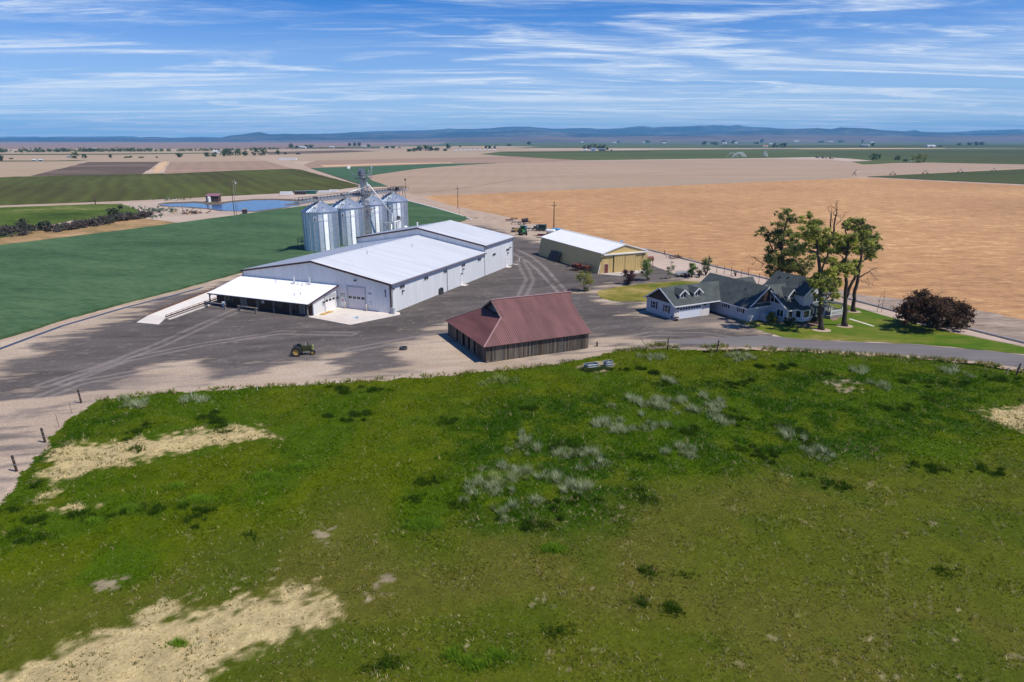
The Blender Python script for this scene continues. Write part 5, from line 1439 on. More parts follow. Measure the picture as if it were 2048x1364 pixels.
b = MB(); b.add([(gx + .25, gy0 - .1, gz), (gx + .25, gy1 + .1, gz), (gx + .25, ym, rz - .08), (gx + .33, gy0 - .1, gz), (gx + .33, gy1 + .1, gz), (gx + .33, ym, rz - .08)], [(0, 1, 2), (5, 4, 3), (0, 3, 4, 1), (1, 4, 5, 2), (2, 5, 3, 0)])
gb = b.build('gablet', M['dark_wood'], bn)
b = MB(); b.box(gx + .16, gx + .25, ym - .9, ym + .7, gz + .05, gz + 1.0); b.build('loft_door', surf('faded_blue_board', (.075, .095, .13), .8, var=.4, scale=3), gb)
b = MB(); b.beam((gx - .22, gy0, gz - .02), (gx - .22, ym, rz - .1), .06, .2); b.beam((gx - .22, gy1, gz - .02), (gx - .22, ym, rz - .1), .06, .2); b.build('barge_board', M['wood_grey'], bn)
b = MB(); b.add([(BW + .02, .2, ez), (BW + .02, BD_ - .2, ez), (BW + .02, ym, rz - .25), (BW + .1, .2, ez), (BW + .1, BD_ - .2, ez), (BW + .1, ym, rz - .25)], [(0, 1, 2), (5, 4, 3), (0, 3, 4, 1), (1, 4, 5, 2), (2, 5, 3, 0)])
b.build('gable_boards', M['dark_wood'], bn)

# ------------------------------------------------------------------ the yellow barn
YO = gp(1195.4, 548.2); YA = R(25.0)
yb = thing('metal_barn', 'yellow metal barn with outward leaning side walls and a bright white roof', 'barn', (YO[0], YO[1], 0), YA)
YW, YL, ye, yr, fl = 14.5, 30.5, 4.75, 6.42, 1.05
prof = [(0, 0), (YW, 0), (YW - fl, ye), (YW / 2, yr), (fl, ye)]
b = MB(); b.prism_y(prof, 0, YL)
yf = Wall((0, 0), (1, 0))
def ytop(a):
    if a < fl: return ye * a / fl
    if a > YW - fl: return ye * (YW - a) / fl
    return ye + (yr - ye) * (1 - abs(a - YW / 2) / (YW / 2 - fl))
ribs(b, yf, YW, lambda a: max(.1, ytop(a) - .06), step=.44, rw=.11, rd=.06, skip=((1.65, 2.85), (4.0, 11.0)))
b.build('wall', M['yellow_wall'], yb)
b = MB(); sl_ = (yr - ye) / (YW / 2 - fl)
for sg in (0, 1):
    xe, xr = (fl - .25, YW / 2) if sg == 0 else (YW - fl + .25, YW / 2)
    A = (xe, -.25, ye - sl_ * .25 + .09); B_ = (xe, YL + .25, ye - sl_ * .25 + .09); C_ = (xr, YL + .25, yr + .09); D_ = (xr, -.25, yr + .09)
    (b.slab(A, D_, C_, B_, .09) if sg == 0 else b.slab(A, B_, C_, D_, .09)); roof_ribs(b, A, B_, D_, C_, .75, .04, .03)
b.beam((YW / 2, -.25, yr + .11), (YW / 2, YL + .25, yr + .11), .4, .05)
b.build('roof', M['yellow_roof'], yb)
b = MB(); b.beam((fl - .25, -.2, ye - .15), (YW / 2, -.2, yr + .02), .07, .2); b.beam((YW - fl + .25, -.2, ye - .15), (YW / 2, -.2, yr + .02), .07, .2); b.beam((.05, -.04, .02), (.55, -.04, 2.1), .07, .16); b.build('white_trim', M['white_paint'], yb)
b = MB(); b.box(1.3, 13.2, -.42, -.02, 4.25, 4.5); b.build('track_cover', M['white_paint'], yb)
for a0, a1 in ((4.28, 7.22), (7.34, 10.28)):
    b = MB(); w2 = Wall((0, -.12), (1, 0)); w2.box(b, a0, a1, .06, 4.24, 0, .06)
    q = a0 + .1
    while q < a1 - .05: w2.box(b, q, q + .11, .08, 4.22, .06, .115); q += .44
    b.build('sliding_door', M['yellow_wall'], yb)
b = MB(); yf.box(b, 10.35, 10.42, .05, 4.2, 0, .1); b.box(4.0, 4.25, -.02, 0.0, .05, 4.2); b.build('gap_shade_strip', surf('painted_gap_shade', (.16, .11, .05), .8), yb)  # solid strips in darkened wall colour, painting the shade of the door gaps
man_door(yb, yf, 1.75, 2.72, 2.15, M['rust_red'])
for a in (1.05, 12.6): lamp(yb, yf, a, 3.75)
for x_, y_ in ((9.6, 5.0), ):
    zz = ye + (yr - ye) * (1 - abs(x_ - YW / 2) / (YW / 2 - fl))
    b = MB(); b.cyl((x_, y_, zz), (x_, y_, zz + .6), .3, n=10); b.lathe([(.001, .95), (.5, .8), (.5, .6), (.3, .6)], 12, (x_, y_, zz)); b.build('roof_vent', M['steel'], yb)
def yl(x, y, z=0): 
    return (YO[0] + math.cos(YA) * x - math.sin(YA) * y, YO[1] + math.sin(YA) * x + math.cos(YA) * y, z)
b = MB(); b.prism_z([yl(*p)[:2] for p in ((.1, -.05), (12.6, -.05), (12.6, -2.6), (3.2, -4.1))], 0, .06); tag(b.build('concrete_apron', M['concrete_dark']), kind='structure')
p = yl(13.6, 3.0)
t = thing('lean_shed', 'low grey shed roof behind the right side of the yellow barn', 'shed', (*p[:2], 0), YA)
b = MB(); b.slab((0, 0, 2.6), (2.6, 0, 2.35), (2.6, 7, 2.35), (0, 7, 2.6), .1); b.build('roof', M['steel'], t)
for x_, y_ in ((.1, .2), (2.4, .2), (.1, 6.8), (2.4, 6.8)):
    b = MB(); b.box(x_ - .06, x_ + .06, y_ - .06, y_ + .06, 0, 2.4); b.build('post', M['wood_grey'], t)
# ------------------------------------------------------------------ the farmhouse (one house with its garage wing)
HA = R(27.5)
HO = (28.0, 114.4)
hs = thing('farmhouse', 'pale lavender farmhouse with slate green shingle roofs, dormers and an attached garage', 'house', (*HO, 0), HA)
HX = Vector((math.cos(HA), math.sin(HA), 0)); HY = Vector((-math.sin(HA), math.cos(HA), 0))
def hl(x, y, z=0): p = Vector((*HO, 0)) + HX * x + HY * y; return (p.x, p.y, z)


def gable_walls(mb, x0, x1, y0, y1, e, p, axis):
    if axis == 'x':
        ym = (y0 + y1) / 2; mb.prism_x([(y0, 0), (y1, 0), (y1, e), (ym, p), (y0, e)], x0, x1)
    else:
        xm = (x0 + x1) / 2; mb.prism_y([(x0, 0), (x1, 0), (x1, e), (xm, p), (x0, e)], y0, y1)


def gable_roof(mb, x0, x1, y0, y1, e, p, axis, ov=.4, og=.35, t=.14, sides=(1, 1)):
    if axis == 'x':
        ym = (y0 + y1) / 2; s_ = (p - e) / (ym - y0); z = e - s_ * ov + t; zp = p + t
        if sides[0]: mb.slab((x0 - og, y0 - ov, z), (x1 + og, y0 - ov, z), (x1 + og, ym, zp), (x0 - og, ym, zp), t)
        if sides[1]: mb.slab((x1 + og, y1 + ov, z), (x0 - og, y1 + ov, z), (x0 - og, ym, zp), (x1 + og, ym, zp), t)
    else:
        xm = (x0 + x1) / 2; s_ = (p - e) / (xm - x0); z = e - s_ * ov + t; zp = p + t
        if sides[0]: mb.slab((x0 - ov, y1 + og, z), (x0 - ov, y0 - og, z), (xm, y0 - og, zp), (xm, y1 + og, zp), t)
        if sides[1]: mb.slab((x1 + ov, y0 - og, z), (x1 + ov, y1 + og, z), (xm, y1 + og, zp), (xm, y0 - og, zp), t)


WT = M['white_paint']
def rake(parent, a, b_, w=.06, h=.2, name='barge_board'):
    m = MB(); m.beam(a, b_, w, h); return m.build(name, WT, parent)


# garage
b = MB(); gable_walls(b, 0, 8.05, 0, 7.6, 2.65, 4.9, 'x'); b.prism_x([(4.5, 0), (7.6, 0), (7.6, 2.65), (4.5, 4.3)], 8.05, 10.6)
b.build('garage_wall', M['siding'], hs)
b = MB(); b.prism_x([(.12, 2.72), (7.48, 2.72), (3.8, 4.86)], -.03, .0); b.build('gable_panel', M['gable_brown'], hs)
b = MB(); gable_roof(b, 0, 14.4, 0, 7.6, 2.65, 4.9, 'x', .45, .4); b.build('garage_roof', M['shingle'], hs)
for y0 in (-.45, 8.05): rake(hs, (-.42, y0, 2.65 - .45 * .592 + .02), (-.42, 3.8, 4.96))
m = MB(); m.box(-.4, 10.6, -.53, -.45, 2.36, 2.52); m.build('gutter', WT, hs)
gf = Wall((0, 0), (1, 0)); gl = Wall((0, 7.6), (0, -1))
m = MB()
for k in range(4): gf.box(m, 1.12, 6.0, .05 + k * .53, .05 + k * .53 + .5, .0, .045)
gf.box(m, 1.12, 6.0, .05, 2.15, .0, .03); gd = m.build('garage_door', M['door_blue'], hs)
for k in range(8):
    m = MB(); c = 1.2 + k * .6; gf.box(m, c, c + .46, 1.66, 2.04, .04, .07); m.build('door_window', M['dark_glass'], gd)
m = MB(); gf.box(m, 1.0, 1.12, .0, 2.27, 0, .08); gf.box(m, 6.0, 6.12, .0, 2.27, 0, .08); gf.box(m, 1.12, 6.0, 2.15, 2.27, 0, .08); m.build('door_frame', WT, gd)
for a0, a1 in ((.0, 1.0), (6.12, 7.9)):
    m = MB(); gf.box(m, a0 + .0, a1, 0, 1.15, 0, .09); m.build('brick_base', M['brick'], hs)
for a in (.65, 6.75): lamp(hs, gf, a, 2.05)
for a in (1.75, 5.15): window(hs, gl, a, a + .85, 1.0, 2.2, WT, shutters=.36, grid=(1, 2))
m = MB(); gl.box(m, 7.0, 7.25, .25, .6, 0, .12); m.build('outlet_box', M['dark_metal'], hs)
# garage dormers
def dormer(x0, wd, yf, zb, zt, zp, roofz, name='dormer'):
    """gabled dormer facing -y; roofz(y) is the main roof height"""
    yb_ = yf
    while roofz(yb_) < zp + .1 and yb_ < yf + 6: yb_ += .05
    b = MB(); b.prism_y([(x0, zb), (x0 + wd, zb), (x0 + wd, zt), (x0 + wd / 2, zp), (x0, zt)], yf, yb_)
    d = b.build(name, M['siding'], hs)
    b = MB(); s_ = (zp - zt) / (wd / 2); o = .35
    b.slab((x0 - o, yb_, zt - s_ * o + .1), (x0 - o, yf - .35, zt - s_ * o + .1), (x0 + wd / 2, yf - .35, zp + .1), (x0 + wd / 2, yb_, zp + .1), .1)
    b.slab((x0 + wd + o, yf - .35, zt - s_ * o + .1), (x0 + wd + o, yb_, zt - s_ * o + .1), (x0 + wd / 2, yb_, zp + .1), (x0 + wd / 2, yf - .35, zp + .1), .1)
    b.build('dormer_roof', M['shingle'], d)
    for sx in (-1, 1):
        m = MB(); m.beam((x0 + wd / 2 + sx * (wd / 2 + o), yf - .38, zt - s_ * o), (x0 + wd / 2, yf - .38, zp + .02), .06, .17); m.build('barge_board', WT, d)
    w = Wall((x0, yf), (1, 0)); c = wd / 2
    window(d, w, c - .55, c + .55, zb + .25, min(zt + .05, zb + 1.15), WT, grid=(2, 1), name='dormer_window')
    m = MB(); m.prism_y([(x0 + .35, zt + .12), (x0 + wd - .35, zt + .12), (x0 + wd / 2, zp - .12)], yf - .02, yf); m.build('gable_panel', M['gable_brown'], d)
    return d


rg = lambda y: 2.65 + .592 * y
dormer(2.0, 1.5, 1.15, 3.2, 4.25, 4.85, rg); dormer(5.25, 1.5, 1.15, 3.2, 4.25, 4.85, rg)
# middle wing, ridge running away from the camera
b = MB(); gable_walls(b, 10.35, 18.65, -6.8, 7.0, 2.6, 5.7, 'y'); b.build('wing_wall', M['siding'], hs)
b = MB(); gable_roof(b, 10.35, 18.65, -6.8, 7.0, 2.6, 5.7, 'y', .4, .35); b.build('wing_roof', M['shingle'], hs)
b = MB(); b.slab((9.95, -7.35, 2.55), (15.1, -7.35, 2.55), (15.1, -6.75, 3.05), (10.3, -6.75, 3.05), .12); b.build('pent_roof', M['shingle'], hs)
b = MB(); b.prism_y([(10.75, 3.1), (18.2, 3.1), (14.5, 5.6)], -6.84, -6.8); b.build('gable_panel', M['gable_brown'], hs)
rake(hs, (9.95, -7.18, 2.42), (14.5, -7.18, 5.74))
m = MB(); m.box(9.87, 9.95, -7.15, .0, 2.22, 2.38); m.build('gutter', WT, hs)
m = MB(); m.box(9.9, 15.1, -7.43, -7.35, 2.4, 2.54); m.build('gutter', WT, hs)
wl_ = Wall((10.35, 0), (0, -1))
window(hs, wl_, 1.15, 2.0, 1.45, 2.15, WT, shutters=.34, grid=(2, 1)); window(hs, wl_, 4.7, 5.5, 1.35, 2.1, WT, shutters=.34, grid=(2, 1))
b = MB(); b.box(10.29, 10.35, -6.8, 0, 0, .22); b.build('foundation', M['concrete_dark'], hs)
# little gable behind
b = MB(); gable_walls(b, 17.5, 23.0, 3.2, 6.8, 2.6, 4.6, 'x'); b.build('rear_wall', M['siding'], hs)
b = MB(); gable_roof(b, 17.5, 23.0, 3.2, 6.8, 2.6, 4.6, 'x', .35, .3); b.build('rear_roof', M['shingle'], hs)
# main house: gable toward the yard, cross ridge, tall end
b = MB(); gable_walls(b, 15.3, 24.5, -10.6, -1.4, 2.55, 5.65, 'x'); b.build('main_wall', M['siding'], hs)
b = MB(); gable_roof(b, 15.3, 21.0, -10.6, -1.4, 2.55, 5.65, 'x', .4, .4); b.build('main_roof', M['shingle'], hs)
b = MB(); b.prism_x([(-9.7, 3.15), (-6.75, 3.15), (-6.75, 5.3), (-6.0, 5.58)], 15.26, 15.3); b.build('gable_panel', M['gable_brown'], hs)
rake(hs, (14.87, -11.0, 2.36), (14.87, -6.0, 5.74)); rake(hs, (14.87, -4.2, 4.5), (14.87, -6.0, 5.74))
mw = Wall((15.3, 0), (0, -1))
window(hs, mw, 6.95, 7.7, 3.15, 4.75, WT, grid=(1, 2), name='gable_window', fw=.1)
window(hs, mw, 8.6, 9.9, 1.0, 2.15, WT, grid=(2, 1), fw=.09)
mf = Wall((15.3, -10.6), (1, 0))
window(hs, mf, .35, 1.35, .9, 2.1, WT, grid=(1, 1), fw=.1)
m = MB(); m.box(14.9, 21.3, -11.1, -11.0, 2.2, 2.38); m.build('gutter', WT, hs)
rm = lambda y: 2.55 + (5.65 - 2.55) / 4.6 * (y + 10.6)
dormer(17.0, 1.9, -9.0, 3.6, 4.45, 5.35, rm)
# bay window
b = MB(); bay = [(17.2, -10.6), (17.75, -11.75), (19.65, -11.75), (20.2, -10.6)]
b.prism_z(bay, 0.25, 2.3); by_ = b.build('bay_window', M['siding'], hs)
b = MB(); vs = [(17.0, -10.6, 2.35), (17.6, -12.0, 2.35), (19.8, -12.0, 2.35), (20.4, -10.6, 2.35), (17.7, -10.6, 2.95), (19.7, -10.6, 2.95)]
b.add(vs, [(0, 1, 4), (1, 2, 5, 4), (2, 3, 5), (0, 3, 2, 1)]); b.build('bay_roof', M['shingle'], by_)
for p, q in zip(bay[:-1], bay[1:]):
    L = math.hypot(q[0] - p[0], q[1] - p[1]); w = Wall(p, (q[0] - p[0], q[1] - p[1]))
    window(by_, w, .25, L - .25, 1.0, 2.1, WT, name='bay_pane_frame', fw=.12)
    m = MB(); w.box(m, .1, L - .1, .75, .85, 0, .12); n = int(L / .16)
    for k in range(n): w.box(m, .12 + k * .16, .2 + k * .16, .28, .75, 0, .04)
    m.build('bay_panel', WT, by_)
# tall cross wing at the right
b = MB(); gable_walls(b, 18.6, 24.4, -11.0, -2.6, 4.85, 7.0, 'y'); b.build('tall_wall', M['siding'], hs)
b = MB(); gable_roof(b, 18.6, 24.4, -11.0, -2.6, 4.85, 7.0, 'y', .5, .45); b.build('tall_roof', M['shingle'], hs)
b = MB(); b.slab((16.6, -2.5, 4.6), (16.6, -6.1, 4.6), (18.3, -6.1, 5.15), (18.3, -2.5, 5.15), .12); b.build('roof_saddle', M['shingle'], hs)
tw = Wall((18.6, -11.0), (1, 0))
window(hs, tw, 2.3, 3.9, 3.25, 4.55, WT, grid=(2, 1), fw=.1); window(hs, tw, 2.0, 2.6, .95, 2.15, WT, fw=.1)
window(hs, tw, 3.5, 4.9, .75, 2.2, WT, grid=(2, 1), fw=.12, shutters=.4)
b = MB(); b.slab((20.4, -11.9, 2.45), (24.2, -11.9, 2.45), (24.2, -11.0, 2.95), (20.4, -11.0, 2.95), .1); b.build('pent_roof', M['shingle'], hs)
for y0 in (18.1, 24.9): rake(hs, (y0, -11.48, 4.55), (21.5, -11.48, 7.04))
for x_, y_ in ((20.3, -4.0), (20.6, -5.6)):
    b = MB(); zz = 4.85 + (7.0 - 4.85) / 2.9 * (x_ - 18.6) + .1; b.cyl((x_, y_, zz), (x_, y_, zz + .35), .14, n=8); b.build('roof_vent', M['black'], hs)
for x_, y_ in ((11.6, -1.0), (13.0, -3.2), (11.9, -5.0)):
    b = MB(); zz = 2.6 + .747 * (x_ - 10.35) + .1; b.cyl((x_, y_, zz), (x_, y_, zz + .4), .08, n=8); b.build('roof_vent', M['dark_metal'], hs)
# porch at the right end
b = MB(); b.box(24.4, 27.4, -12.2, -7.0, .0, .5); b.build('porch_deck', M['wood_grey'], hs)
b = MB(); b.slab((24.4, -12.4, 2.95), (27.7, -12.4, 2.45), (27.7, -6.8, 2.45), (24.4, -6.8, 2.95), .14); b.build('porch_roof', M['shingle'], hs)
for x_, y_ in ((27.3, -12.1), (27.3, -9.5), (27.3, -7.1), (24.5, -12.1)):
    b = MB(); b.box(x_ - .07, x_ + .07, y_ - .07, y_ + .07, .5, 2.5); b.build('porch_post', WT, hs)
for p, q in (((24.5, -12.1), (27.3, -12.1)), ((27.3, -12.1), (27.3, -7.1))):
    b = MB(); b.beam((*p, 1.4), (*q, 1.4), .1); b.beam((*p, .68), (*q, .68), .08); n = int(math.dist(p, q) / .17)
    for k in range(n + 1):
        x_, y_ = p[0] + (q[0] - p[0]) * k / n, p[1] + (q[1] - p[1]) * k / n; b.beam((x_, y_, .7), (x_, y_, 1.38), .05)
    b.build('porch_railing', WT, hs)
b = MB(); b.box(13.2, 14.9, -8.2, -6.9, 0, 1.15); b.prism_x([(-8.35, 1.15), (-6.9, 1.15), (-6.9, 1.6)], 13.1, 15.0); b.build('cellar_hood', M['siding'], hs)
# bush at the garage corner
# ------------------------------------------------------------------ trees
def leaf_cloud(cl, n, size, cols, seed, flat=.35, var=.30, gain=2.1):
    """leaf-sized quads in clumps; cl = list of (x, y, z, radius)"""
    r = np.random.default_rng(seed)
    cl = np.array(cl, float); w = cl[:, 3] ** 2; w /= w.sum()
    pick = r.choice(len(cl), n, p=w); c = cl[pick]
    d = r.normal(size=(n, 3)); d /= np.linalg.norm(d, axis=1)[:, None]
    rad = c[:, 3] * np.abs(r.normal(0, .62, n))
    P = c[:, :3] + d * rad[:, None] * np.array([1, 1, .72])
    nrm = r.normal(size=(n, 3)); nrm[:, 2] = np.abs(nrm[:, 2]) + flat; nrm /= np.linalg.norm(nrm, axis=1)[:, None]
    a = np.cross(nrm, r.normal(size=(n, 3))); a /= np.linalg.norm(a, axis=1)[:, None]; b = np.cross(nrm, a)
    s = size * r.uniform(.6, 1.4, n)[:, None]
    V = np.stack([P - a * s - b * s * .55, P + a * s - b * s * .55, P + a * s * .7 + b * s * .55, P - a * s * .7 + b * s * .55], 1).reshape(-1, 3)
    tone_c = np.array(cols)[r.integers(0, len(cols), len(cl))][pick] * r.uniform(1 - var, 1 + var, (n, 1))
    # each leaf has its own tint
    tone_c = tone_c * r.uniform(.92, 1.08, (n, 3))
    return V, np.arange(n * 4).reshape(-1, 4), np.repeat(np.clip(tone_c * gain, .004, .9), 4, 0)


def limb(mb, p0, p1, r0, r1, seed, wob=.12, k=5):
    rr = random.Random(seed); p0, p1 = Vector(p0), Vector(p1); L = (p1 - p0).length; pts, rs = [], []
    for i in range(k + 1):
        t = i / k; q = p0.lerp(p1, t)
        if 0 < i < k: q += Vector((rr.uniform(-1, 1), rr.uniform(-1, 1), rr.uniform(-.3, .6))) * L * wob * .5
        pts.append(q); rs.append(r0 + (r1 - r0) * t)
    mb.tube(pts, rs, 6); return pts


def photo_tree(name, label, base_px, skeleton, clumps, leaf_n, leaf_s, cols, trunk_r, depth=1.0, dead=(), group=None, seed=1, cat='tree', bark='bark', ground=None, flare=1.6, dense=False):
    """a tree measured from the photograph: heights and spread read at its own distance, crown given real depth"""
    bx, by = ground if ground else gp(*base_px)
    t = thing(name, label, cat, (bx, by, 0), 0, group); rr = random.Random(seed)
    def P(u, v, dy=0): p = at_y(u, v, by + dy); return (p[0] - bx, p[1] - by, p[2])
    mb = MB(); nodes = []
    for br in skeleton:
        pts = []; rs = []
        for i, (u, v, rad, *dy) in enumerate(br):
            d_ = dy[0] if dy else 0
            q = P(u, v, d_) if not (i == 0 and br is skeleton[0]) else (0, 0, -.1)
            pts.append(Vector(q)); rs.append(rad)
        sm, sr = [], []
        for i in range(len(pts) - 1):
            for k in range(4):
                f_ = k / 4; q = pts[i].lerp(pts[i + 1], f_) + Vector((rr.uniform(-1, 1), rr.uniform(-1, 1), 0)) * (.08 if k else 0) * (1 if i or k else 0)
                sm.append(q); sr.append(rs[i] + (rs[i + 1] - rs[i]) * f_)
        sm.append(pts[-1]); sr.append(rs[-1])
        if br is skeleton[0]: sr[0] *= flare; sr[1] *= 1.1
        mb.tube(sm, sr, 8); nodes += list(zip(sm, sr))
    cl = []; pm = pxm(by, 8)
    for i, (u, v, r_) in enumerate(clumps):
        R_ = r_ * pm; q = Vector(P(u, v, rr.uniform(-1, 1) * depth * 3.0))
        extra = [(q + Vector((rr.gauss(0, 1), rr.gauss(0, 1), rr.gauss(0, .6))).normalized() * R_ * 1.25, R_ * rr.uniform(.35, .6)) for _ in range(0 if dense else 2)]
        cl += [(*e, er) for e, er in extra]
        src, sr_ = min(nodes, key=lambda n_: (n_[0] - q).length + max(0, n_[0].z - q.z) * 2.0)
        limb(mb, src, q, min(sr_ * .6, .22), .05, seed * 50 + i)
        k = max(4, int(r_ / 2.2))
        for j in range(k):
            d = Vector((rr.gauss(0, 1), rr.gauss(0, 1), rr.gauss(0, .7)))
            d = d.normalized() * R_ * (rr.uniform(.2, 1.25) if not dense else rr.uniform(.1, .8)); sub = q + d
            cl.append((*sub, R_ * (rr.uniform(.36, .85) if not dense else rr.uniform(.55, .95))))
            if rr.random() < .5: limb(mb, q, sub, .05, .02, seed * 900 + i * 17 + j, k=3)
    for i, (u0, v0, u1, v1, r_) in enumerate(dead):
        pts = limb(mb, P(u0, v0), P(u1, v1, rr.uniform(-1, 1)), r_, r_ * .3, seed * 70 + i, .15, 6)
        for j in range(7):
            q = pts[rr.randint(1, 6)]; d = Vector((rr.uniform(-1, 1), rr.uniform(-1, 1), rr.uniform(-.2, 1))) * rr.uniform(.5, 1.3)
            limb(mb, q, q + d, r_ * .45, .012, seed * 70 + i * 9 + j, k=3)
    mb.build('trunk', M[bark], t, True, fix=False)
    V, F, C = leaf_cloud(cl, leaf_n, leaf_s, cols, seed, gain=1.6 if dense else 2.8)
    np_mesh('crown', V, F, M['leaf'], C, t, corner=4)
    return t


LC = [(.105, .115, .026), (.135, .145, .03), (.078, .088, .022), (.16, .165, .035), (.115, .12, .038)]
LCD = [(.060, .070, .024), (.085, .095, .028), (.11, .12, .034), (.05, .055, .022)]
def zt(x, y): return (1460 + x / 6.2, 400 + y / 6.2)
def zc_(L): return [(*zt(x, y), r / 6.2) for x, y, r in L]
# left tree behind the house
photo_tree('locust_tree', 'tall dark leafy tree rising behind the house roof, leftmost of the four yard trees', None,
           [[(1570, 575, .42), (1565, 520, .36), (1563, 490, .30), (1570, 455, .2), (1576, 430, .1)], [(1565, 520, .2), (1545, 500, .14), (1535, 475, .07)], [(1565, 530, .2), (1590, 540, .14), (1610, 540, .07)]],
           zc_([(700, 140, 55), (790, 190, 50), (620, 170, 45), (700, 250, 70), (770, 260, 50), (600, 310, 60), (430, 380, 60), (350, 420, 35), (480, 430, 60), (580, 420, 90), (700, 390, 90), (770, 440, 60), (560, 560, 70), (500, 620, 60), (650, 530, 80), (760, 560, 80), (800, 640, 85), (700, 650, 95), (520, 720, 85), (600, 780, 100), (720, 800, 100), (820, 800, 90), (920, 830, 75), (950, 770, 60), (500, 840, 65), (560, 880, 60), (690, 880, 85), (820, 880, 75), (900, 660, 60), (470, 690, 50), (860, 600, 60), (520, 940, 45), (890, 920, 55)]),
           32000, .125, LCD, .42, dead=((1527, 528, 1500, 510, .09), (1530, 525, 1512, 545, .05), (1515, 520, 1505, 530, .04)), group='old yard trees by the house', seed=3, ground=(54.0, 134.0))
# tree A in front of the house
photo_tree('locust_tree', 'tall tree standing closest to the house front, its low bushy branch hiding the gable end', (1642, 659),
           [[(1642, 659, .42), (1641, 620, .34), (1640, 560, .30), (1637, 520, .26), (1634, 490, .18), (1632, 455, .08)], [(1641, 545, .18), (1655, 510, .13), (1660, 480, .06)], [(1640, 580, .14), (1660, 575, .1), (1675, 565, .05)]],
           zc_([(970, 220, 60), (900, 260, 45), (1010, 270, 40), (1100, 320, 80), (1030, 370, 80), (900, 400, 75), (850, 440, 50), (1150, 390, 70), (950, 470, 70), (1050, 480, 90), (1150, 500, 90), (1240, 540, 70), (950, 560, 60), (870, 570, 60), (1050, 580, 60), (1190, 610, 60), (1000, 620, 40), (830, 620, 55), (1100, 660, 50), (1250, 480, 50), (1060, 700, 50),
                (1100, 930, 70), (1180, 930, 80), (1260, 980, 80), (1190, 1010, 90), (1280, 1080, 80), (1260, 1160, 70), (1080, 1000, 70), (1040, 1070, 60), (1110, 1090, 60), (1300, 1010, 60), (1010, 1010, 50), (1060, 1170, 45), (1290, 1180, 50), (1130, 1240, 40)]),
           32000, .12, LC, .4, group='old yard trees by the house', seed=5)
# tree B
photo_tree('locust_tree', 'tall forked tree with two bare upright leaders, standing on the lawn between two others', (1689, 652),
           [[(1689, 652, .40), (1690, 610, .33), (1693, 565, .28), (1690, 530, .2), (1697, 490, .15), (1690, 455, .1)], [(1692, 595, .26), (1704, 565, .24), (1712, 550, .2), (1722, 520, .16), (1724, 490, .1)], [(1690, 545, .15), (1676, 530, .12), (1668, 515, .06)],
            [(1690, 500, .14), (1665, 470, .16), (1672, 430, .1), (1673, 408, .04)], [(1690, 510, .14), (1660, 460, .13), (1663, 425, .06), (1664, 414, .03)]],
           zc_([(1500, 480, 80), (1420, 520, 70), (1400, 600, 70), (1350, 560, 50), (1480, 580, 80), (1330, 660, 60), (1430, 790, 80), (1510, 800, 80), (1380, 840, 70), (1560, 780, 60), (1480, 880, 60), (1330, 800, 60), (1270, 740, 60), (1220, 740, 60), (1260, 830, 60), (1360, 460, 50), (1290, 880, 40), (1240, 640, 40), (1540, 860, 40)]),
           20000, .12, LC, .4, dead=((1668, 440, 1672, 403, .07), (1664, 445, 1657, 413, .05), (1672, 450, 1692, 425, .06), (1668, 430, 1684, 435, .04), (1688, 545, 1672, 540, .06)), group='old yard trees by the house', seed=8)
# tree C
photo_tree('locust_tree', 'tall tree at the right of the group, with bare twigs hanging on its right side', (1707, 623),
           [[(1706, 623, .36), (1708, 590, .32), (1716, 555, .28), (1722, 520, .22), (1724, 480, .15), (1716, 450, .08)], [(1721, 525, .16), (1735, 515, .12), (1748, 510, .06)], [(1717, 555, .16), (1735, 545, .1), (1750, 535, .05)]],
           zc_([(1480, 270, 55), (1560, 260, 60), (1640, 280, 65), (1700, 320, 60), (1750, 340, 45), (1500, 330, 55), (1590, 360, 65), (1560, 420, 50), (1680, 400, 55), (1790, 470, 55), (1830, 490, 40), (1750, 540, 70), (1660, 500, 90), (1580, 500, 80), (1640, 600, 90), (1750, 640, 75), (1800, 600, 60), (1560, 620, 70), (1700, 690, 55), (1420, 300, 45), (1770, 720, 40), (1620, 440, 60), (1740, 450, 45)]),
           27000, .12, LC + LCD, .38, dead=((1738, 480, 1757, 461, .06), (1740, 545, 1752, 560, .05), (1735, 555, 1740, 575, .04), (1745, 540, 1757, 545, .04), (1722, 560, 1745, 570, .05)), group='old yard trees by the house', seed=9)
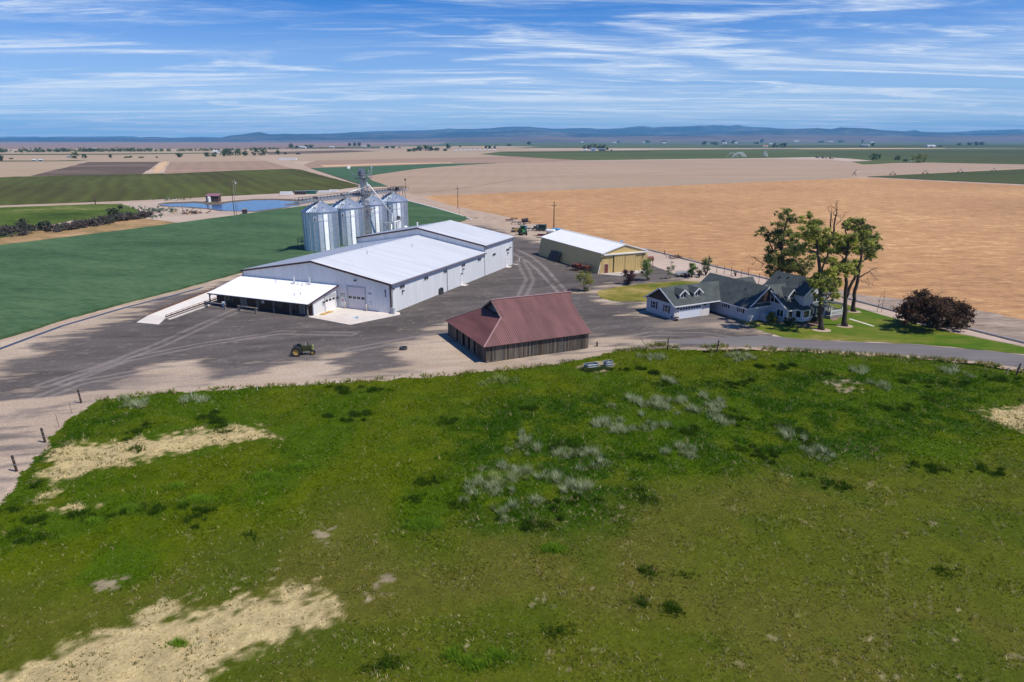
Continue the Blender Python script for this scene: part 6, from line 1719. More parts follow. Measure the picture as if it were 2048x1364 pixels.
# dark purple tree at the right
cx_, cy_ = gp(1858, 655)
def zd(L): return [(1640 + x / 5.02, 560 + y / 5.02, r / 5.02) for x, y, r in L]
photo_tree('plum_tree', 'broad dark purple leaved tree standing alone on the right lawn by the concrete ditch', (1858, 655),
           [[(1858, 655, .34), (1857, 643, .3), (1856, 632, .26)], [(1856, 636, .2), (1830, 622, .14), (1810, 612, .06)], [(1856, 636, .2), (1885, 620, .14), (1915, 612, .06)], [(1856, 634, .18), (1850, 610, .12), (1845, 590, .05)], [(1857, 634, .16), (1870, 612, .1), (1880, 600, .04)]],
           zd([(1000, 140, 60), (1070, 140, 60), (940, 190, 70), (1040, 210, 90), (1120, 190, 70), (900, 240, 60), (840, 260, 60), (820, 320, 65), (900, 320, 80), (980, 300, 90), (1080, 290, 90), (1170, 270, 90), (1250, 220, 75), (1300, 200, 55), (1330, 260, 75), (1400, 250, 60), (1450, 280, 60), (1250, 310, 90), (1350, 340, 90), (1440, 350, 80), (1500, 330, 55), (1510, 400, 45), (1460, 430, 50), (1370, 430, 65), (1280, 400, 70), (1180, 370, 80), (1080, 380, 80), (980, 380, 70), (880, 390, 60), (800, 360, 40), (930, 420, 50), (1150, 430, 60), (1420, 470, 40), (850, 420, 40), (1490, 280, 40), (1520, 350, 40)]),
           34000, .12, [(.050, .030, .022), (.068, .040, .028), (.036, .024, .019), (.085, .052, .034), (.06, .040, .024)], .3, depth=1.3, seed=12, dense=True)


def shrub(name, label, px, w, h, cols, n, s, cat='bush', stems=4, group=None, seed=1, open_=.5, loc=None, base=.25, bark='bark'):
    x, y = loc if loc else gp(*px); rr = random.Random(seed)
    t = thing(name, label, cat, (x, y, 0), 0, group)
    mb = MB(); cl = []
    for i in range(stems):
        a = 2 * PI * i / stems + rr.uniform(-.4, .4); rad = w / 2 * rr.uniform(.25, .8); z = h * rr.uniform(.6, .92)
        limb(mb, (0, 0, 0), (rad * math.cos(a), rad * math.sin(a), z), .05 * h / 2 + .02, .015, seed * 31 + i, k=4)
    mb.build('trunk', M[bark], t, fix=False)
    for i in range(int(9 + 12 * open_)):
        a = rr.uniform(0, 2 * PI); q = rr.uniform(0, 1) ** .6; z = base * h + (h * (1 - base)) * rr.uniform(.1, .9)
        pr = math.sqrt(max(.05, 1 - ((z / h - .55) / .6) ** 2))
        cl.append((q * w * .36 * pr * math.cos(a), q * w * .36 * pr * math.sin(a), z, min(w, h) * rr.uniform(.12, .22)))
    V, F, C = leaf_cloud(cl, n, s, cols, seed); V[:, 2] = np.maximum(V[:, 2], .03)
    np_mesh('crown', V, F, M['leaf'], C, t, corner=4)
    return t


GR = [(.07, .12, .03), (.10, .15, .035), (.05, .09, .025)]
def young(label, px, h, w, cols, n, seed, stem=.35, group='young trees round the yard'):
    x, y = gp(*px); rr = random.Random(seed); t = thing('young_tree', label, 'tree', (x, y, 0), 0, group); mb = MB()
    limb(mb, (0, 0, 0), (rr.uniform(-.1, .1), 0, h * .85), .07, .02, seed, .05); cl = []
    for i in range(20):
        z = h * (stem + (1 - stem) * rr.uniform(0, .95)); k = math.sin(PI * min(1, max(.12, (z / h - stem) / (1 - stem) * .8 + .15))); a = rr.uniform(0, 2 * PI); q = w / 2 * k * rr.uniform(.3, 1)
        c = (q * math.cos(a), q * math.sin(a), z); cl.append((*c, w * rr.uniform(.16, .27)))
        if i % 2: limb(mb, (0, 0, z * .75), c, .03, .01, seed * 7 + i, k=3)
    mb.build('trunk', M['bark_grey'], t, fix=False)
    V, F, C = leaf_cloud(cl, n, .085, cols, seed); np_mesh('crown', V, F, M['leaf'], C, t, corner=4)
    return t


young('small tree with green and yellowish leaves and a bare side, beside the red barn roof', (1168, 582), 4.2, 4.0, [(.12, .13, .03), (.09, .12, .025), (.16, .14, .04)], 2600, 21, .4)
shrub('low_shrub', 'dark low shrub growing at the foot of the yellowish young tree', (1172, 583), 1.6, .9, LCD, 800, .08, seed=22)
young('leafy young tree standing before the right end of the yellow barn', (1293, 561), 4.8, 3.6, [(.085, .12, .045), (.11, .15, .055), (.07, .10, .035)], 4200, 23, .2)
shrub('low_shrub', 'small round shrub under the leafy young tree', (1297, 561), 1.2, .7, LCD, 500, .07, seed=24)
young('thin young tree with sparse leaves, right of the leafy one on the gravel edge', (1340, 558), 4.2, 1.9, [(.085, .12, .05), (.11, .15, .06)], 750, 25, .2)
shrub('purple_shrub', 'round dark purple shrub on the edge of the back lawn', (1256, 569), 4.0, 3.3, [(.055, .028, .033), (.08, .04, .045), (.04, .022, .028)], 5200, .085, stems=9, seed=26, base=.1)
shrub('tall_shrub', 'green leafy shrub behind the garage beside the utility trailer', (1383, 556), 2.6, 3.4, GR, 2200, .10, seed=27)
shrub('tall_shrub', 'brownish half bare shrub behind the garage roof, between two green ones', (1398, 555), 2.8, 2.6, [(.09, .07, .045), (.11, .08, .05), (.07, .06, .03)], 900, .08, seed=28, stems=8)
shrub('tall_shrub', 'airy grey green shrub standing tallest behind the garage ridge', (1411, 551), 3.0, 4.4, [(.085, .12, .055), (.06, .095, .04)], 1900, .10, seed=29, stems=6)
shrub('bare_shrub', 'small bare brown bush on the verge behind the house', (1470, 553), 1.6, 1.7, [(.10, .075, .06)], 140, .06, seed=30, stems=10)
shrub('flowering_shrub', 'yellow green bush under the gable wall of the house', (1541, 645), 2.8, 1.9, [(.11, .12, .02), (.15, .14, .03), (.07, .08, .02)], 2200, .085, seed=31, base=.05)
shrub('round_shrub', 'dark round bush below the small front window of the house', (1578, 652), 2.1, 1.6, [(.03, .042, .018), (.045, .06, .022)], 2400, .08, seed=32, base=.05)
shrub('round_shrub', 'very dark bush tucked between the bay window and the foremost tree', (1630, 644), 2.0, 1.5, [(.02, .03, .015), (.03, .04, .018)], 1500, .08, seed=33, base=.05)
shrub('round_shrub', 'dark brown dome shaped bush at the corner of the garage', (1353.5, 641.5), 1.15, .75, [(.045, .03, .03), (.07, .05, .045)], 900, .06, seed=34, base=.0)
for i, (px, h, lab) in enumerate((((1754, 624), 3.4, 'leafless sapling left of a pair on the verge by the ditch'), ((1762, 624), 4.0, 'leafless sapling right of a pair on the verge by the ditch'), ((1166, 566), 3.2, 'leafless pale sapling beside the yellowish young tree'))):
    x, y = gp(*px); t = thing('bare_sapling', lab, 'tree', (x, y, 0)); mb = MB(); rr = random.Random(60 + i)
    pts = limb(mb, (0, 0, 0), (.2, 0, h), .04, .012, 61 + i, .06, 6); mb.build('trunk', M['bark_grey'], t, fix=False); mb = MB()
    for j in range(12):
        q = pts[rr.randint(2, 5)]; limb(mb, q, q + Vector((rr.uniform(-.8, .8), rr.uniform(-.8, .8), rr.uniform(.2, 1.2))), .018, .006, 80 + j, k=3)
    mb.build('branches', M['bark_grey'], t, fix=False)
# pasture bushes and the brush bank by the pond
shrub('tall_shrub', 'lone grey green bush in the rough pasture above the brush bank', (230, 433), 8, 4.6, [(.05, .06, .035), (.07, .08, .045)], 1600, .32, seed=41, base=.02)
shrub('tall_shrub', 'dark spiky bush rising from the left end of the brush bank', (45, 455), 4.5, 3.4, [(.04, .05, .03), (.055, .065, .04)], 900, .28, seed=42, base=.02)
shrub('tall_shrub', 'grey green bush at the break in the brush bank', (91, 462), 4.5, 3.4, [(.06, .07, .05), (.045, .05, .035)], 900, .28, seed=43, base=.02)
rr = np.random.default_rng(77); cl = []
for ln, n, h0 in (([(100, 463), (150, 458), (200, 449), (240, 442), (270, 437), (300, 433)], 190, 2.0), ([(-140, 492), (-60, 480), (0, 470), (30, 462), (70, 461)], 110, 1.7), ([(-100, 505), (0, 476), (45, 471), (75, 467)], 26, 1.3)):
    P = poly_w(ln); L = [math.dist(a, b) for a, b in zip(P[:-1], P[1:])]
    for k in range(n):
        d = rr.uniform(0, sum(L)); i = 0
        while d > L[i]: d -= L[i]; i += 1
        q = d / L[i]; x = P[i][0] + (P[i + 1][0] - P[i][0]) * q + rr.normal(0, 1.6); y = P[i][1] + (P[i + 1][1] - P[i][1]) * q + rr.normal(0, 2.6)
        cl.append((x, y, rr.uniform(.2, h0), rr.uniform(.8, 1.7)))
V, F, C = leaf_cloud(cl, 30000, .26, [(.060, .050, .046), (.085, .070, .064), (.048, .045, .036), (.055, .062, .040), (.10, .084, .076)], 78, gain=1.8); V[:, 2] = np.maximum(V[:, 2], .05)
tag(np_mesh('brush_bank', V, F, M['leaf'], C, corner=4), 'long bank of grey brown brush and tumbleweed below the pasture', 'brush', kind='stuff')
rr = np.random.default_rng(79); cl = []
for (u, v, n, sp) in ((305, 421, 26, 5), (335, 423, 16, 4), (290, 420, 8, 4), (268, 417, 8, 3), (345, 399.6, 14, 5), (300, 436, 10, 4)):
    c = gp(u, v)
    for k in range(n): cl.append((c[0] + rr.normal(0, sp), c[1] + rr.normal(0, sp * .9), rr.uniform(.1, .7), rr.uniform(.35, .9)))
V, F, C = leaf_cloud(cl, 3200, .22, [(.10, .13, .095), (.13, .16, .12), (.08, .10, .07)], 80); V[:, 2] = np.maximum(V[:, 2], .05)
tag(np_mesh('sagebrush', V, F, M['leaf'], C, corner=4), 'grey green sagebrush clumps scattered on the pond bank', 'sagebrush', kind='stuff')
# ------------------------------------------------------------------ posts and poles
ORD = ['first', 'second', 'third', 'fourth', 'fifth', 'sixth', 'seventh', 'eighth', 'ninth', 'tenth', 'eleventh', 'twelfth', 'thirteenth', 'fourteenth', 'fifteenth', 'sixteenth', 'seventeenth', 'eighteenth', 'nineteenth', 'twentieth']
ORD += ['twenty ' + o for o in ORD[:9]] + ['thirtieth'] + ['thirty ' + o for o in ORD[:9]]


def wood_post(name, label, px, h, r, lean=(0, 0), group=None, mat='post_wood', cat='post', loc=None):
    x, y = loc if loc else gp(*px); t = thing(name, label, cat, (x, y, 0), 0, group); t.rotation_euler = (lean[0], lean[1], 0.3)
    b = MB(); b.lathe([(.001, -.1), (r * 1.08, -.1), (r, .3), (r * .95, h - .03), (r * .8, h), (.001, h)], 9); b.build('post', M[mat], t)
    b = MB()
    for z in (h * .45, h * .75): b.lathe([(r * 1.05, z), (r * 1.12, z + .015), (r * 1.05, z + .03)], 9)
    b.build('wire_tie', M['steel'], t)
    return t


for px, h, r, lab in (((34, 943), 1.7, .115, 'thick leaning wooden post lowest at the left along the dirt road'), ((91, 885), 1.65, .12, 'thick wooden post in the middle of the row by the dirt road'), ((163, 806), 1.75, .11, 'tall wooden corner post where the dirt road meets the fence row')):
    wood_post('fence_post', lab, px, h, r, (R(2), R(-3)), 'thick wooden posts along the dirt road')
for px, h, lab in (((119, 855), 1.5, 'thin stake between two thick posts on the dirt road edge'), ((144, 826), 1.3, 'thin stake just below the corner post of the fence row')):
    wood_post('thin_stake', lab, px, h, .025, (0, R(-4)), 'thin stakes by the dirt road', 'rust', 'stake')
for px, h, r, lab, ln in (((1335, 701), 1.9, .09, 'wooden gate post standing left of the bare meadow gateway', 0), ((1433.5, 704), 1.8, .11, 'wooden gate post standing right of the bare meadow gateway', R(6)), ((2032, 751), 1.7, .1, 'leaning wooden post near the lower end of the paved drive', R(12)), ((1194, 693), .75, .14, 'short dark stump post at the corner of the old barn', 0)):
    wood_post('fence_post', lab, px, h, r, (0, ln), 'wooden posts at the meadow edge')
for px, h, lab in (((2014, 749), 1.0, 'thin white stake beside the leaning post by the paved drive'), ((383, 792), .8, 'thin pale stake in the weeds at the left end of the fence row'), ((515, 782), .7, 'thin pale stake in the weeds near the middle of the fence row'), ((1357, 703), .8, 'thin pale stake right of the left gate post')):
    wood_post('thin_stake', lab, px, h, .03, (0, R(4)), 'pale stakes at the meadow edge', 'white_paint', 'stake')
wood_post('leaning_pole', 'thin pole lying aslant in the weeds left of the meadow gateway', (1296, 697), 2.2, .05, (0, R(-38)), None, 'wood_grey', 'pole')
# deer fence of slim posts and wires behind the house
FP = [(1416, 542, 4.4), (1433, 547, 2.4), (1462, 552, 2.6), (1481.5, 559, 2.7), (1496, 556, 2.9), (1517, 568, 2.8), (1532.5, 568, 2.8), (1448, 548.5, 2.3)]
FP.sort()
fw = []
for i, (u, v, h) in enumerate(FP):
    wood_post('fence_post', ['tall thick dark post at the left end of the slim fence behind the house', 'second slim post from the left of the fence behind the house', 'third slim post from the left of the fence behind the house', 'fourth slim post from the left of the fence behind the house', 'fifth slim post from the left of the fence behind the house', 'sixth slim post from the left of the fence behind the house', 'seventh slim post from the left of the fence behind the house', 'eighth slim post, at the right end of the fence behind the house'][i], (u, v), h * .85, .06 if i else .11, group='slim posts of the fence behind the house', mat='rust' if i else 'post_wood')


def pole(label, px, h, r, arm=True, mat='pole_wood', trans=False, ang=.4, name='utility_pole'):
    x, y = gp(*px); t = thing(name, label, 'utility pole', (x, y, 0), ang)
    b = MB(); b.lathe([(.001, -.2), (r, -.2), (r * .72, h), (.001, h)], 10); b.build('pole', M[mat], t, True)
    if arm:
        b = MB(); b.beam((-1.2, 0, h - 1.3), (1.2, 0, h - 1.3), .14); b.beam((-.6, .05, h - 1.3), (0, .05, h - 2.0), .06); b.beam((.6, .05, h - 1.3), (0, .05, h - 2.0), .06); b.build('crossarm', M[mat], t)
        for x_ in (-1.1, -.4, 1.1):
            b = MB(); b.lathe([(.001, 0), (.07, .02), (.05, .1), (.08, .14), (.05, .25), (.001, .26)], 8, (x_, 0, h - 1.22)); b.build('insulator', M['steel_pale'], t, True)
    if trans:
        b = MB(); b.lathe([(.001, 0), (.28, .02), (.3, .9), (.001, 1.0)], 10, (.4, 0, h - 2.6)); b.build('transformer', M['steel_pale'], t, True)
    return t


pole('tall brown utility pole behind the white roof of the yellow barn', (1107.5, 459), 9.6, .2)
pole('slim utility pole beside the dirt track at the orange field corner', (916, 417.5), 10.2, .15)
pole('pale utility pole on the far pond bank beyond the water', (472.5, 391.5), 8.8, .17, True, 'wood_grey', True)
pole('thin dark pole rising from the near pond bank, left of a shorter stub', (469, 429.5), 17.5, .14, False)
pole('short thin pole on the near pond bank, beside a much taller one', (473.3, 429.5), 12.5, .10, False, 'wood_grey')
pole('single short pole standing on the pond bank left of the water', (366, 423), 4.0, .10, False)
pole('short thin pole by the white canal lining near the track bend', (919, 430), 3.0, .06, False, 'wood_grey')
pole('short dark post standing on the track edge left of the pond', (191, 408.5), 5.0, .22, False)
wood_post('fence_post', 'short dark post in the verge at the ditch right of the yellow barn', (1329, 509.5), 1.2, .12)

# ------------------------------------------------------------------ the old tractor in the yard
def old_tractor(px, ang):
    x, y = gp(*px); t = thing('antique_tractor', 'antique olive and yellow tractor parked on the edge of the gravel', 'tractor', (x, y, .02), ang)
    for sy in (-1, 1):
        b = MB(); b.wheel((0, sy * .82, .68), (0, 1, 0), .68, .30, 22, rin=.44)
        for k in range(22):
            a = 2 * PI * k / 22; c = Vector((math.cos(a) * .68, sy * .82, .68 + math.sin(a) * .68)); b.beam(c + Vector((0, -.14, 0)), c + Vector((0, .14, 0)), .05, .05)
        w = b.build('rear_wheel', M['black'], t)
        b = MB(); b.lathe([(.001, -.05), (.1, -.05), (.14, 0), (.42, .03), (.45, .1), (.45, -.1), (.42, -.03), (.14, -.06)], 20); r_ = b.build('rim', M['yellow_paint'], w); r_.location = (0, sy * .82, .68); r_.rotation_euler = (PI / 2, 0, 0)
    for sy in (-.16, .16):
        b = MB(); b.wheel((2.15, sy, .36), (0, 1, 0), .36, .15, 16, rin=.22); w = b.build('front_wheel', M['black'], t)
        b = MB(); b.cyl((2.15, sy - .04, .36), (2.15, sy + .04, .36), .22, n=14); b.build('rim', M['yellow_paint'], w)
    b = MB(); b.prism_y([(.55, .95), (2.1, .95), (2.15, 1.0), (2.15, 1.38), (2.05, 1.46), (.6, 1.42)], -.22, .22); b.build('bonnet', M['olive_paint'], t)
    b = MB(); b.prism_y([(2.15, .75), (2.32, .75), (2.30, 1.45), (2.2, 1.52), (2.15, 1.5)], -.24, .24); b.build('grille', surf('faded_lime_paint', (.26, .27, .10), .6, var=.2), t)
    b = MB(); b.box(.55, 1.9, -.16, .16, .6, .95); b.cyl((1.0, -.3, .75), (1.0, .3, .75), .18, n=12); b.box(-.3, .6, -.28, .28, .45, 1.0); b.cyl((0, -.75, .68), (0, .75, .68), .12, n=10); b.build('engine_block', M['olive_paint'], t)
    b = MB(); b.beam((1.9, 0, .8), (2.15, 0, .4), .14); b.beam((2.15, -.2, .36), (2.15, .2, .36), .09); b.build('front_axle', M['olive_paint'], t)
    b = MB(); b.cyl((1.55, .05, 1.44), (1.55, .05, 2.0), .045, n=8); b.cyl((1.55, .05, 1.55), (1.55, .05, 1.8), .075, n=8); b.build('exhaust', M['dark_metal'], t)
    b = MB(); b.cyl((1.25, -.08, 1.42), (1.25, -.08, 1.75), .05, n=8); b.build('air_intake', M['steel_pale'], t)
    b = MB(); b.lathe([(.001, 0), (.2, .0), (.24, .06), (.2, .1), (.001, .05)], 12, (-.35, 0, 1.2)); b.box(-.5, -.42, -.2, .2, 1.25, 1.5); b.build('seat', M['slate'], t)
    b = MB(); b.cyl((-.38, 0, .95), (-.35, 0, 1.22), .06, n=8); b.build('seat_post', M['dark_metal'], t)
    b = MB(); b.cyl((.6, 0, 1.25), (.1, 0, 1.52), .025, n=6); rg_ = [(.1 + .09 * math.cos(q) , .21 * math.sin(q), 1.52 + .17 * math.cos(q)) for q in [2 * PI * j / 14 for j in range(15)]]; b.tube(rg_, .02, 5); b.build('steering_wheel', M['black'], t)
    for sy in (-1, 1):
        b = MB(); pts = [(.78 * math.cos(q), sy * .72, .68 + .78 * math.sin(q)) for q in [R(40) + R(110) * j / 8 for j in range(9)]]
        for p, q in zip(pts[:-1], pts[1:]): b.beam(p, q, .3, .03, up=(0, 0, 1))
        b.build('mudguard', M['slate'], t)
    b = MB(); b.beam((-.45, 0, .55), (-1.15, 0, .42), .1, .06); b.build('drawbar', M['dark_metal'], t)
    b = MB(); b.cyl((-.15, .25, 1.3), (-.2, .25, 2.15), .02, n=6); b.build('pole', M['steel'], t)
    return t


old_tractor((596, 710), R(3))
x, y = gp(609, 708.5)
t = thing('tarp_bundle', 'crumpled teal sheet lying on the ground under the antique tractor', 'tarp', (x, y, .02), .2)
b = MB(); rr = random.Random(4); n = 9
vs = [(i * .14 - .5, j * .1 - .3, .06 + .1 * rr.random() * math.sin(PI * i / n) ) for j in range(7) for i in range(n)]
b.add(vs, [(j * n + i, j * n + i + 1, (j + 1) * n + i + 1, (j + 1) * n + i) for j in range(6) for i in range(n - 1)]); b.build('sheet', M['teal_paint'], t, True)
x, y = gp(615.5, 709.5)
t = thing('stone', 'small reddish stone on the earth near the tractor front wheel', 'stone', (x, y, .02)); b = MB(); b.lathe([(.001, 0), (.14, .0), (.15, .1), (.08, .18), (.001, .2)], 7); b.build('rock', M['rust'], t)
x, y = gp(807, 699)
t = thing('tyre_ring', 'dark round tyre ring lying alone on the bare earth', 'ring', (x, y, .02))  # the ring is an old tyre; a dark disc closes its middle
b = MB(); b.lathe([(.50, 0), (.56, .03), (.60, .2), (.56, .38), (.50, .40), (.44, .36), (.42, .2), (.44, .03), (.50, 0)], 24); b.build('tyre', M['dark_metal'], t)
b = MB(); b.lathe([(.001, .06), (.43, .06)], 20); b.build('middle_disc', M['dark_wood'], t)


def trough(px, L, W, h, ang, label):
    x, y = gp(*px); t = thing('water_trough', label, 'trough', (x, y, .03), ang, 'metal stock troughs')
    def ov(l, w, n=28):
        r = w / 2; p = []
        for k in range(n // 2 + 1): a = -PI / 2 + PI * k / (n // 2); p.append((l / 2 - r + r * math.cos(a), r * math.sin(a)))
        for k in range(n // 2 + 1): a = PI / 2 + PI * k / (n // 2); p.append((-(l / 2 - r) + r * math.cos(a), r * math.sin(a)))
        return p
    o_, i_ = ov(L, W), ov(L - .08, W - .08); n = len(o_)
    b = MB(); vs = [(x, y, 0) for x, y in o_] + [(x, y, h) for x, y in o_] + [(x, y, h) for x, y in i_] + [(x, y, .1) for x, y in i_]
    fs = []
    for a in range(3): fs += [(a * n + i, a * n + (i + 1) % n, (a + 1) * n + (i + 1) % n, (a + 1) * n + i) for i in range(n)]
    fs.append(tuple(range(3 * n, 4 * n))); b.add(vs, fs); b.build('tank', M['tank_blue'], t)
    b = MB(); ring_ = [(x, y, h) for x, y in o_]; b.tube(ring_ + [ring_[0]], .03, 5); b.tube([(x, y, h * .5) for x, y in o_] + [(o_[0][0], o_[0][1], h * .5)], .02, 5); b.build('rolled_rim', M['steel'], t)
    return t


trough((1182, 736.5), 2.1, 1.0, .62, R(18), 'longer dark blue metal stock trough at the left, overgrown with weeds')
trough((1216, 732), 1.35, .8, .68, R(14), 'shorter blue grey metal stock trough at the right of the pair')
rr = np.random.default_rng(5); parts = []
for (u, v, n) in ((1178, 743, 130), (1195, 741, 120), (1172, 740, 90), (1206, 738, 60)):
    c = gp(u, v); tx = c[0] + rr.normal(0, .3, n); ty = c[1] + rr.normal(0, .22, n); parts.append(blades(tx, ty, np.full(n, .4), np.full(n, .08), np.full(n, .7), np.tile(np.array([.10, .14, .03]), (n, 1)), 77 + n, 5))
tag(to_obj('weeds', parts, M['grass_blade']), 'green weeds growing against the stock troughs', 'weeds', kind='stuff')

# ------------------------------------------------------------------ machinery row behind the yellow barn
def farm_tractor(px, ang):
    x, y = gp(*px); t = thing('farm_tractor', 'green farm tractor seen from the front with yellow wheel rims', 'tractor', (x, y, .02), ang)
    for sy in (-1, 1):
        b = MB(); b.wheel((0, sy * 1.05, .9), (0, 1, 0), .9, .5, 20, rin=.5); w = b.build('rear_wheel', M['black'], t)
        b = MB(); b.cyl((0, sy * 1.05 - .12, .9), (0, sy * 1.05 + .12, .9), .5, n=16); b.build('rim', M['yellow_paint'], w)
        b = MB(); b.wheel((2.5, sy * .95, .6), (0, 1, 0), .6, .38, 18, rin=.32); w = b.build('front_wheel', M['black'], t)
        b = MB(); b.cyl((2.5, sy * .95 - .1, .6), (2.5, sy * .95 + .1, .6), .32, n=14); b.build('rim', M['yellow_paint'], w)
    b = MB(); b.prism_y([(.9, .9), (3.1, .85), (3.2, 1.2), (3.0, 1.65), (.9, 1.85)], -.45, .45); b.build('bonnet', M['green_paint'], t)
    b = MB(); b.box(-.4, 3.0, -.3, .3, .55, .9); b.cyl((0, -.9, .9), (0, .9, .9), .18, n=8); b.cyl((2.5, -.9, .6), (2.5, .9, .6), .12, n=8); b.build('chassis', M['dark_metal'], t)
    b = MB(); b.prism_y([(-.6, 1.2), (.9, 1.2), (.8, 2.75), (-.5, 2.75)], -.72, .72); b.build('cab_glass', M['dark_glass'], t)
    b = MB(); b.box(-.65, .95, -.8, .8, 2.75, 2.95)
    for sx, xx in ((-.6, -.5), (.9, .8)):
        for sy in (-.74, .74): b.beam((sx, sy, 1.2), (xx, sy, 2.78), .08)
    b.build('cab_roof', M['green_paint'], t)
    for sy in (-1, 1): b = MB(); b.box(-.75, .75, sy * 1.05 - .28, sy * 1.05 + .28, 1.82, 1.9); b.build('mudguard', M['green_paint'], t)
    b = MB(); b.cyl((1.6, .35, 1.7), (1.6, .35, 2.7), .06, n=8); b.build('exhaust', M['dark_metal'], t)
    return t


farm_tractor((1045, 469), R(-82))


def ground_at(px): return gp(*px)


def implement(name, label, px, ang, fn, cat='implement', group=None, scale=1.0):
    x, y = gp(*px); t = thing(name, label, cat, (x, y, .02), ang, group); fn(t); t.scale = (scale,) * 3; return t


def f_planter(t):
    b = MB(); b.beam((-6, 0, .9), (6, 0, .9), .25); b.beam((-6, .6, .7), (6, .6, .7), .15); b.build('toolbar', M['dark_green'], t)
    for k in range(9):
        b = MB(); x_ = -5.4 + k * 1.35; b.box(x_ - .25, x_ + .25, -.7, -.1, .5, 1.1); b.wheel((x_, -.8, .3), (1, 0, 0), .3, .1, 12); b.build('row_unit', M['dark_metal'], t)
    b = MB(); b.box(-2.0, -.7, -.35, .35, 1.05, 1.75); b.build('hopper', M['blue_paint'], t)
    b = MB(); b.beam((0, 0, .8), (-.8, -3.2, .5), .16); b.beam((.9, 0, .8), (-.8, -3.2, .5), .12); b.build('tongue', M['steel_pale'], t)


implement('planter', 'long green planter toolbar with row units and a small blue hopper, behind the tractor', (1058, 462), R(-8), f_planter)


def f_boxes(t):
    b = MB(); b.box(-1.6, 1.6, -1.0, 1.0, .5, 1.9); b.box(-1.7, 1.7, -1.1, 1.1, 1.9, 2.0); b.build('bin', M['dark_green'], t)
    for sx in (-1, 1): b = MB(); b.wheel((sx * .9, -1.15, .45), (0, 1, 0), .45, .25, 14); b.build('wheel', M['black'], t)
    b = MB(); b.box(-1.4, 1.4, -.8, .8, .3, .5); b.build('chassis', M['dark_metal'], t)


implement('seed_cart', 'dark green seed cart at the right end of the machinery row', (1083, 461), R(-15), f_boxes, 'cart')


def f_white(t):
    b = MB()
    for x_ in (-.8, .8): b.beam((x_, 0, 0), (x_, 0, 2.2), .12); b.beam((x_, 0, .1), (x_, 1.4, .1), .12)
    b.beam((-.9, 0, 2.2), (.9, 0, 2.2), .12); b.build('frame', M['white_paint'], t)
    b = MB(); b.box(-.7, .7, .1, .5, .6, 1.5); b.build('pump_body', M['dark_metal'], t)


implement('portable_frame', 'small white metal frame between the planter and the seed cart', (1071, 461.5), R(-10), f_white, 'frame')


def f_drum(t):
    b = MB(); b.beam((-2.8, 0, .9), (2.6, 0, .9), .28); b.beam((-2.8, 0, .9), (-3.4, 0, .1), .18); b.beam((0, 0, .9), (0, -1.2, .2), .2); b.build('frame', M['dark_metal'], t)
    b = MB(); b.cyl((.6, -.2, 1.5), (3.0, -.2, 1.75), .62, n=14); b.build('auger_drum', M['dark_wood'], t)
    for sx in (-.4, 1.4): b = MB(); b.wheel((sx, -.9, .5), (0, 1, 0), .5, .28, 14); b.build('wheel', M['black'], t)


implement('grain_auger', 'black auger head on wheels at the left of the machinery row', (1040, 449), R(8), f_drum)


def f_disc(t):
    b = MB(); b.beam((-1.5, 0, .7), (1.5, 0, .7), .2); b.beam((-1.5, .8, .7), (1.5, .8, .7), .2); b.build('frame', M['rust'], t)
    for k in range(7): b = MB(); b.wheel((-1.3 + k * .43, .4, .35), (1, .2, 0), .35, .05, 14, rin=.05); b.build('disc_blade', M['dark_metal'], t)


implement('disc_harrow', 'dark disc harrow lying behind the planter at the field edge', (1054, 447.5), R(-6), f_disc)
implement('disc_harrow', 'dark harrow gang standing farthest left of the parked machinery', (1019, 443), R(4), f_disc)
implement('disc_harrow', 'small harrow half hidden behind the farthest left gang', (1028, 440.5), R(-12), f_disc)


def f_yel(t):
    b = MB(); b.box(-.9, .7, -.5, .5, .35, .95); b.prism_y([(-.9, .95), (.2, .95), (0, 1.3), (-.7, 1.3)], -.45, .45); b.build('body', M['yellow_paint'], t)
    b = MB(); b.prism_y([(.8, .05), (1.5, .05), (1.7, .5), (.9, .7)], -.7, .7); b.build('bucket', M['dark_metal'], t)
    for sx in (-.6, .4):
        for sy in (-.55, .55): b = MB(); b.wheel((sx, sy, .33), (0, 1, 0), .33, .22, 12); b.build('wheel', M['black'], t)


implement('compact_loader', 'small yellow loader standing left of the green tractor', (1032, 464.5), R(175), f_yel, 'loader')


def f_tank(mat):
    def g_(t):
        b = MB(); prof = [(.001, -1.7), (.4, -1.62), (.62, -1.35), (.65, -1.1), (.65, 1.1), (.62, 1.35), (.4, 1.62), (.001, 1.7)]
        b.lathe(prof, 16); o = b.build('tank', M[mat], t, True); o.rotation_euler = (0, PI / 2, 0); o.location = (0, 0, 1.25)
        b = MB()
        for x_ in (-.9, .9): b.box(x_ - .12, x_ + .12, -.5, .5, .3, .75)
        b.box(-1.4, 1.4, -.4, .4, .35, .5); b.build('cradle', M['dark_metal'], t)
        for sx in (-1, 1):
            b = MB(); b.wheel((0, sx * .75, .38), (0, 1, 0), .38, .2, 14); b.build('wheel', M['black'], t)
        b = MB(); b.cyl((0, 0, 1.85), (0, 0, 2.1), .18, n=8); b.build('valve', M['steel'], t)
    return g_


implement('tank_trailer', 'white round ended tank trailer behind the barn roof', (1101, 470), R(-18), f_tank('white_paint'), 'tank', 'round ended tanks behind the yellow barn')
implement('tank_trailer', 'pale blue round ended tank trailer behind the barn roof', (1113, 467.5), R(-22), f_tank('blue_paint'), 'tank', 'round ended tanks behind the yellow barn')


